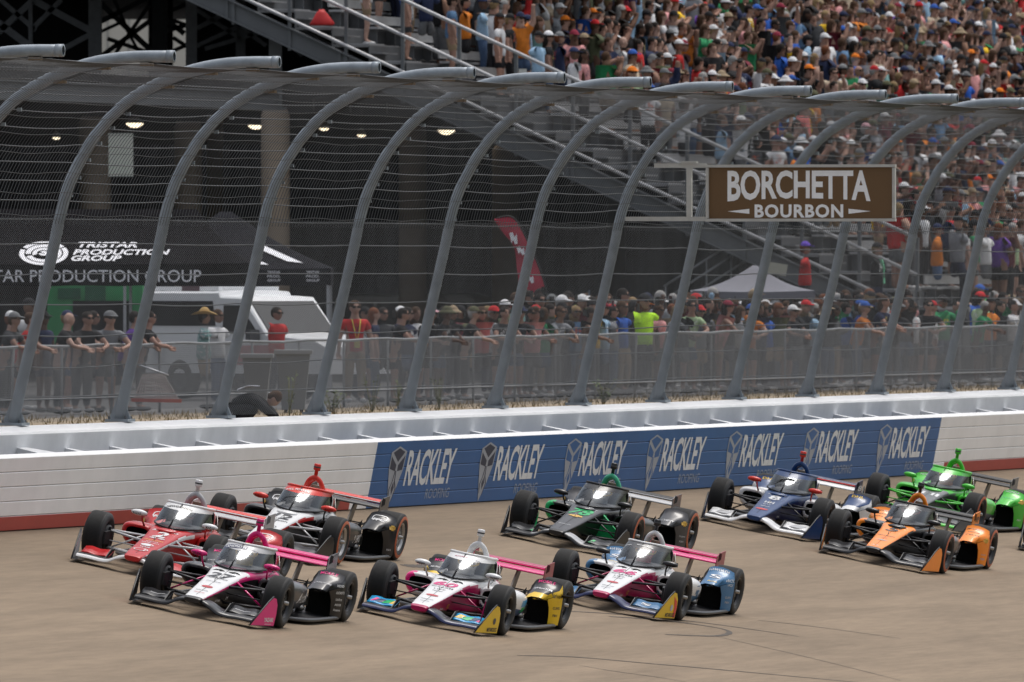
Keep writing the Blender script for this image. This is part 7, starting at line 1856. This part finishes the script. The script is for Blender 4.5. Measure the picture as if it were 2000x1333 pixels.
def lowpoly(kind):
    d = get_pose(kind, 0); return d
LOW = {}
def mesh_np(me):
    v = np.empty(len(me.vertices) * 3, np.float32); me.vertices.foreach_get('co', v)
    return v.reshape(-1, 3), [tuple(p.vertices) for p in me.polygons]
for kind in ('stand', 'phone', 'raise', 'clap', 'onephone', 'fold', 'hips'):
    d = get_pose(kind, 0)
    for k in ('body', 'shirt', 'tank', 'longshirt', 'shorts', 'trousers'): LOW[(kind, k)] = mesh_np(d[k])
HLO = {k: mesh_np(m) for k, m in HEADS_LO.items()}
SHV = mesh_np(SHADES)
V, Fa, Cc = [], [], []; base = 0
def push(vf, M3, p, col):
    global base
    v, f = vf; w = v @ M3.T + p
    V.append(w); Fa.extend([tuple(i + base for i in q) for q in f]); Cc.append(np.tile(np.array([[*col[:3], 1.0]], np.float32), (len(v), 1))); base += len(v)
for (r, t, s, u, vh) in rest:
    s_, pt, h, hc, sl = rand_person(); po = rnd.choice(['stand'] * 5 + ['phone'] * 3 + ['clap'] * 4 + ['raise', 'onephone', 'fold', 'fold', 'hips'])
    a = R(rnd.choice([rnd.uniform(-70, -20), rnd.uniform(-30, 40), rnd.uniform(-10, 50)])); k = rnd.uniform(1.04, 1.17); w = k * rnd.uniform(.95, 1.12)
    M3 = np.array([[math.cos(a) * k, -math.sin(a) * w, 0], [math.sin(a) * k, math.cos(a) * w, 0], [0, 0, k]], np.float32); p = np.array(stand_p(r, t), np.float32)
    push(LOW[(po, 'body')], M3, p, pcolour(rnd.choice(SKINS))); push(LOW[(po, sl)], M3, p, pcolour(SHIRTS[s_])); push(LOW[(po, 'shorts' if rnd.random() < .6 else 'trousers')], M3, p, pcolour(PANTS[pt]))
    push(HLO[h], M3, p, pcolour(HAIRC[hc] if h in ('short', 'long') else HATC[hc]))
    if h not in ('short', 'long'): push(HLO['short'], M3, p - np.array((0, 0, .012), np.float32), pcolour(rnd.choice(list(HAIRC.values()))))
    if rnd.random() < .4: push(SHV, M3, p, (.01, .01, .012))
if V:
    me = bpy.data.meshes.new("crowd"); V = np.concatenate(V); Cc = np.concatenate(Cc)
    me.from_pydata(V.tolist(), [], Fa)
    ca = me.color_attributes.new("Col", 'FLOAT_COLOR', 'POINT'); ca.data.foreach_set('color', Cc.ravel())
    me.materials.append(M_CROWD); me.polygons.foreach_set('use_smooth', [True] * len(me.polygons)); me.update()
    o = bpy.data.objects.new("crowd", me); COL.objects.link(o); tag(o, "rest of the densely packed grandstand crowd", "crowd", kind='stuff')
print("XX individuals", NPEOPLE[0] + made, "mass", len(rest), "verts", len(V))

# small things left on the stand and by the fence
def on_step(u, v, s):
    p = at(u, v, s); q = (p - P0).dot(LD); r = max(0, round((SQ0 - q) / ROW_D)); return Vector((p.x, p.y, row_z(r) + .03))
mb = MB(); rings = []
for k, (z, w, d) in enumerate(((0, .27, .15), (.05, .28, .16), (.16, .20, .12), (.28, .12, .08), (.36, .05, .03))):
    rings.append([(w * math.cos(a) * (1 + .1 * math.sin(3 * a + k)), d * math.sin(a), z) for a in [2 * math.pi * i / 16 for i in range(16)]])
m_ = mat("red_bag_cloth", (.50, .015, .015), .6, var=.15)
mb.loft(rings, m_, cap0=m_, cap1=m_); mb.tube([(-.1, 0, .24), (-.05, .02, .36), (.05, .02, .36), (.1, 0, .24)], .012, m_, n=6)
tag(mb.build("shoulder_bag", M=Matrix.Translation(on_step(628, 36, 85.5))), "slumped red bag left on a step at the open end of the stand", "bag")
m_ = mat("white_card_box", (.60, .60, .56), .7, var=.06); m2_ = mat("box_edge", (.35, .35, .33), .7)
mb = MB(); mb.box((0, 0, .10), (.18, .12, .19), m_); mb.box((0, 0, .198), (.19, .13, .008), m2_)
p_ = at(1021, 152, 86.5); mb.box((0, .02, -.45), (.05, .05, .9), M_STEELG)
tag(mb.build("white_box", M=Matrix.Translation(p_)), "small white box on a stub post by the guard rail, under the light blue shirt", "box")
mb = MB(); mb.box((0, 0, 0), (.40, .03, .25), mat("cream_card", (.45, .44, .36), .7, var=.08), Matrix.Rotation(R(9), 3, 'Y')); mb.box((0, .04, -.5), (.04, .04, 1.0), M_STEELG)
tag(mb.build("cream_board", M=Matrix.Translation(at(1519, 526, 90))), "small tilted cream board beside the man in red above the crowd", "board")
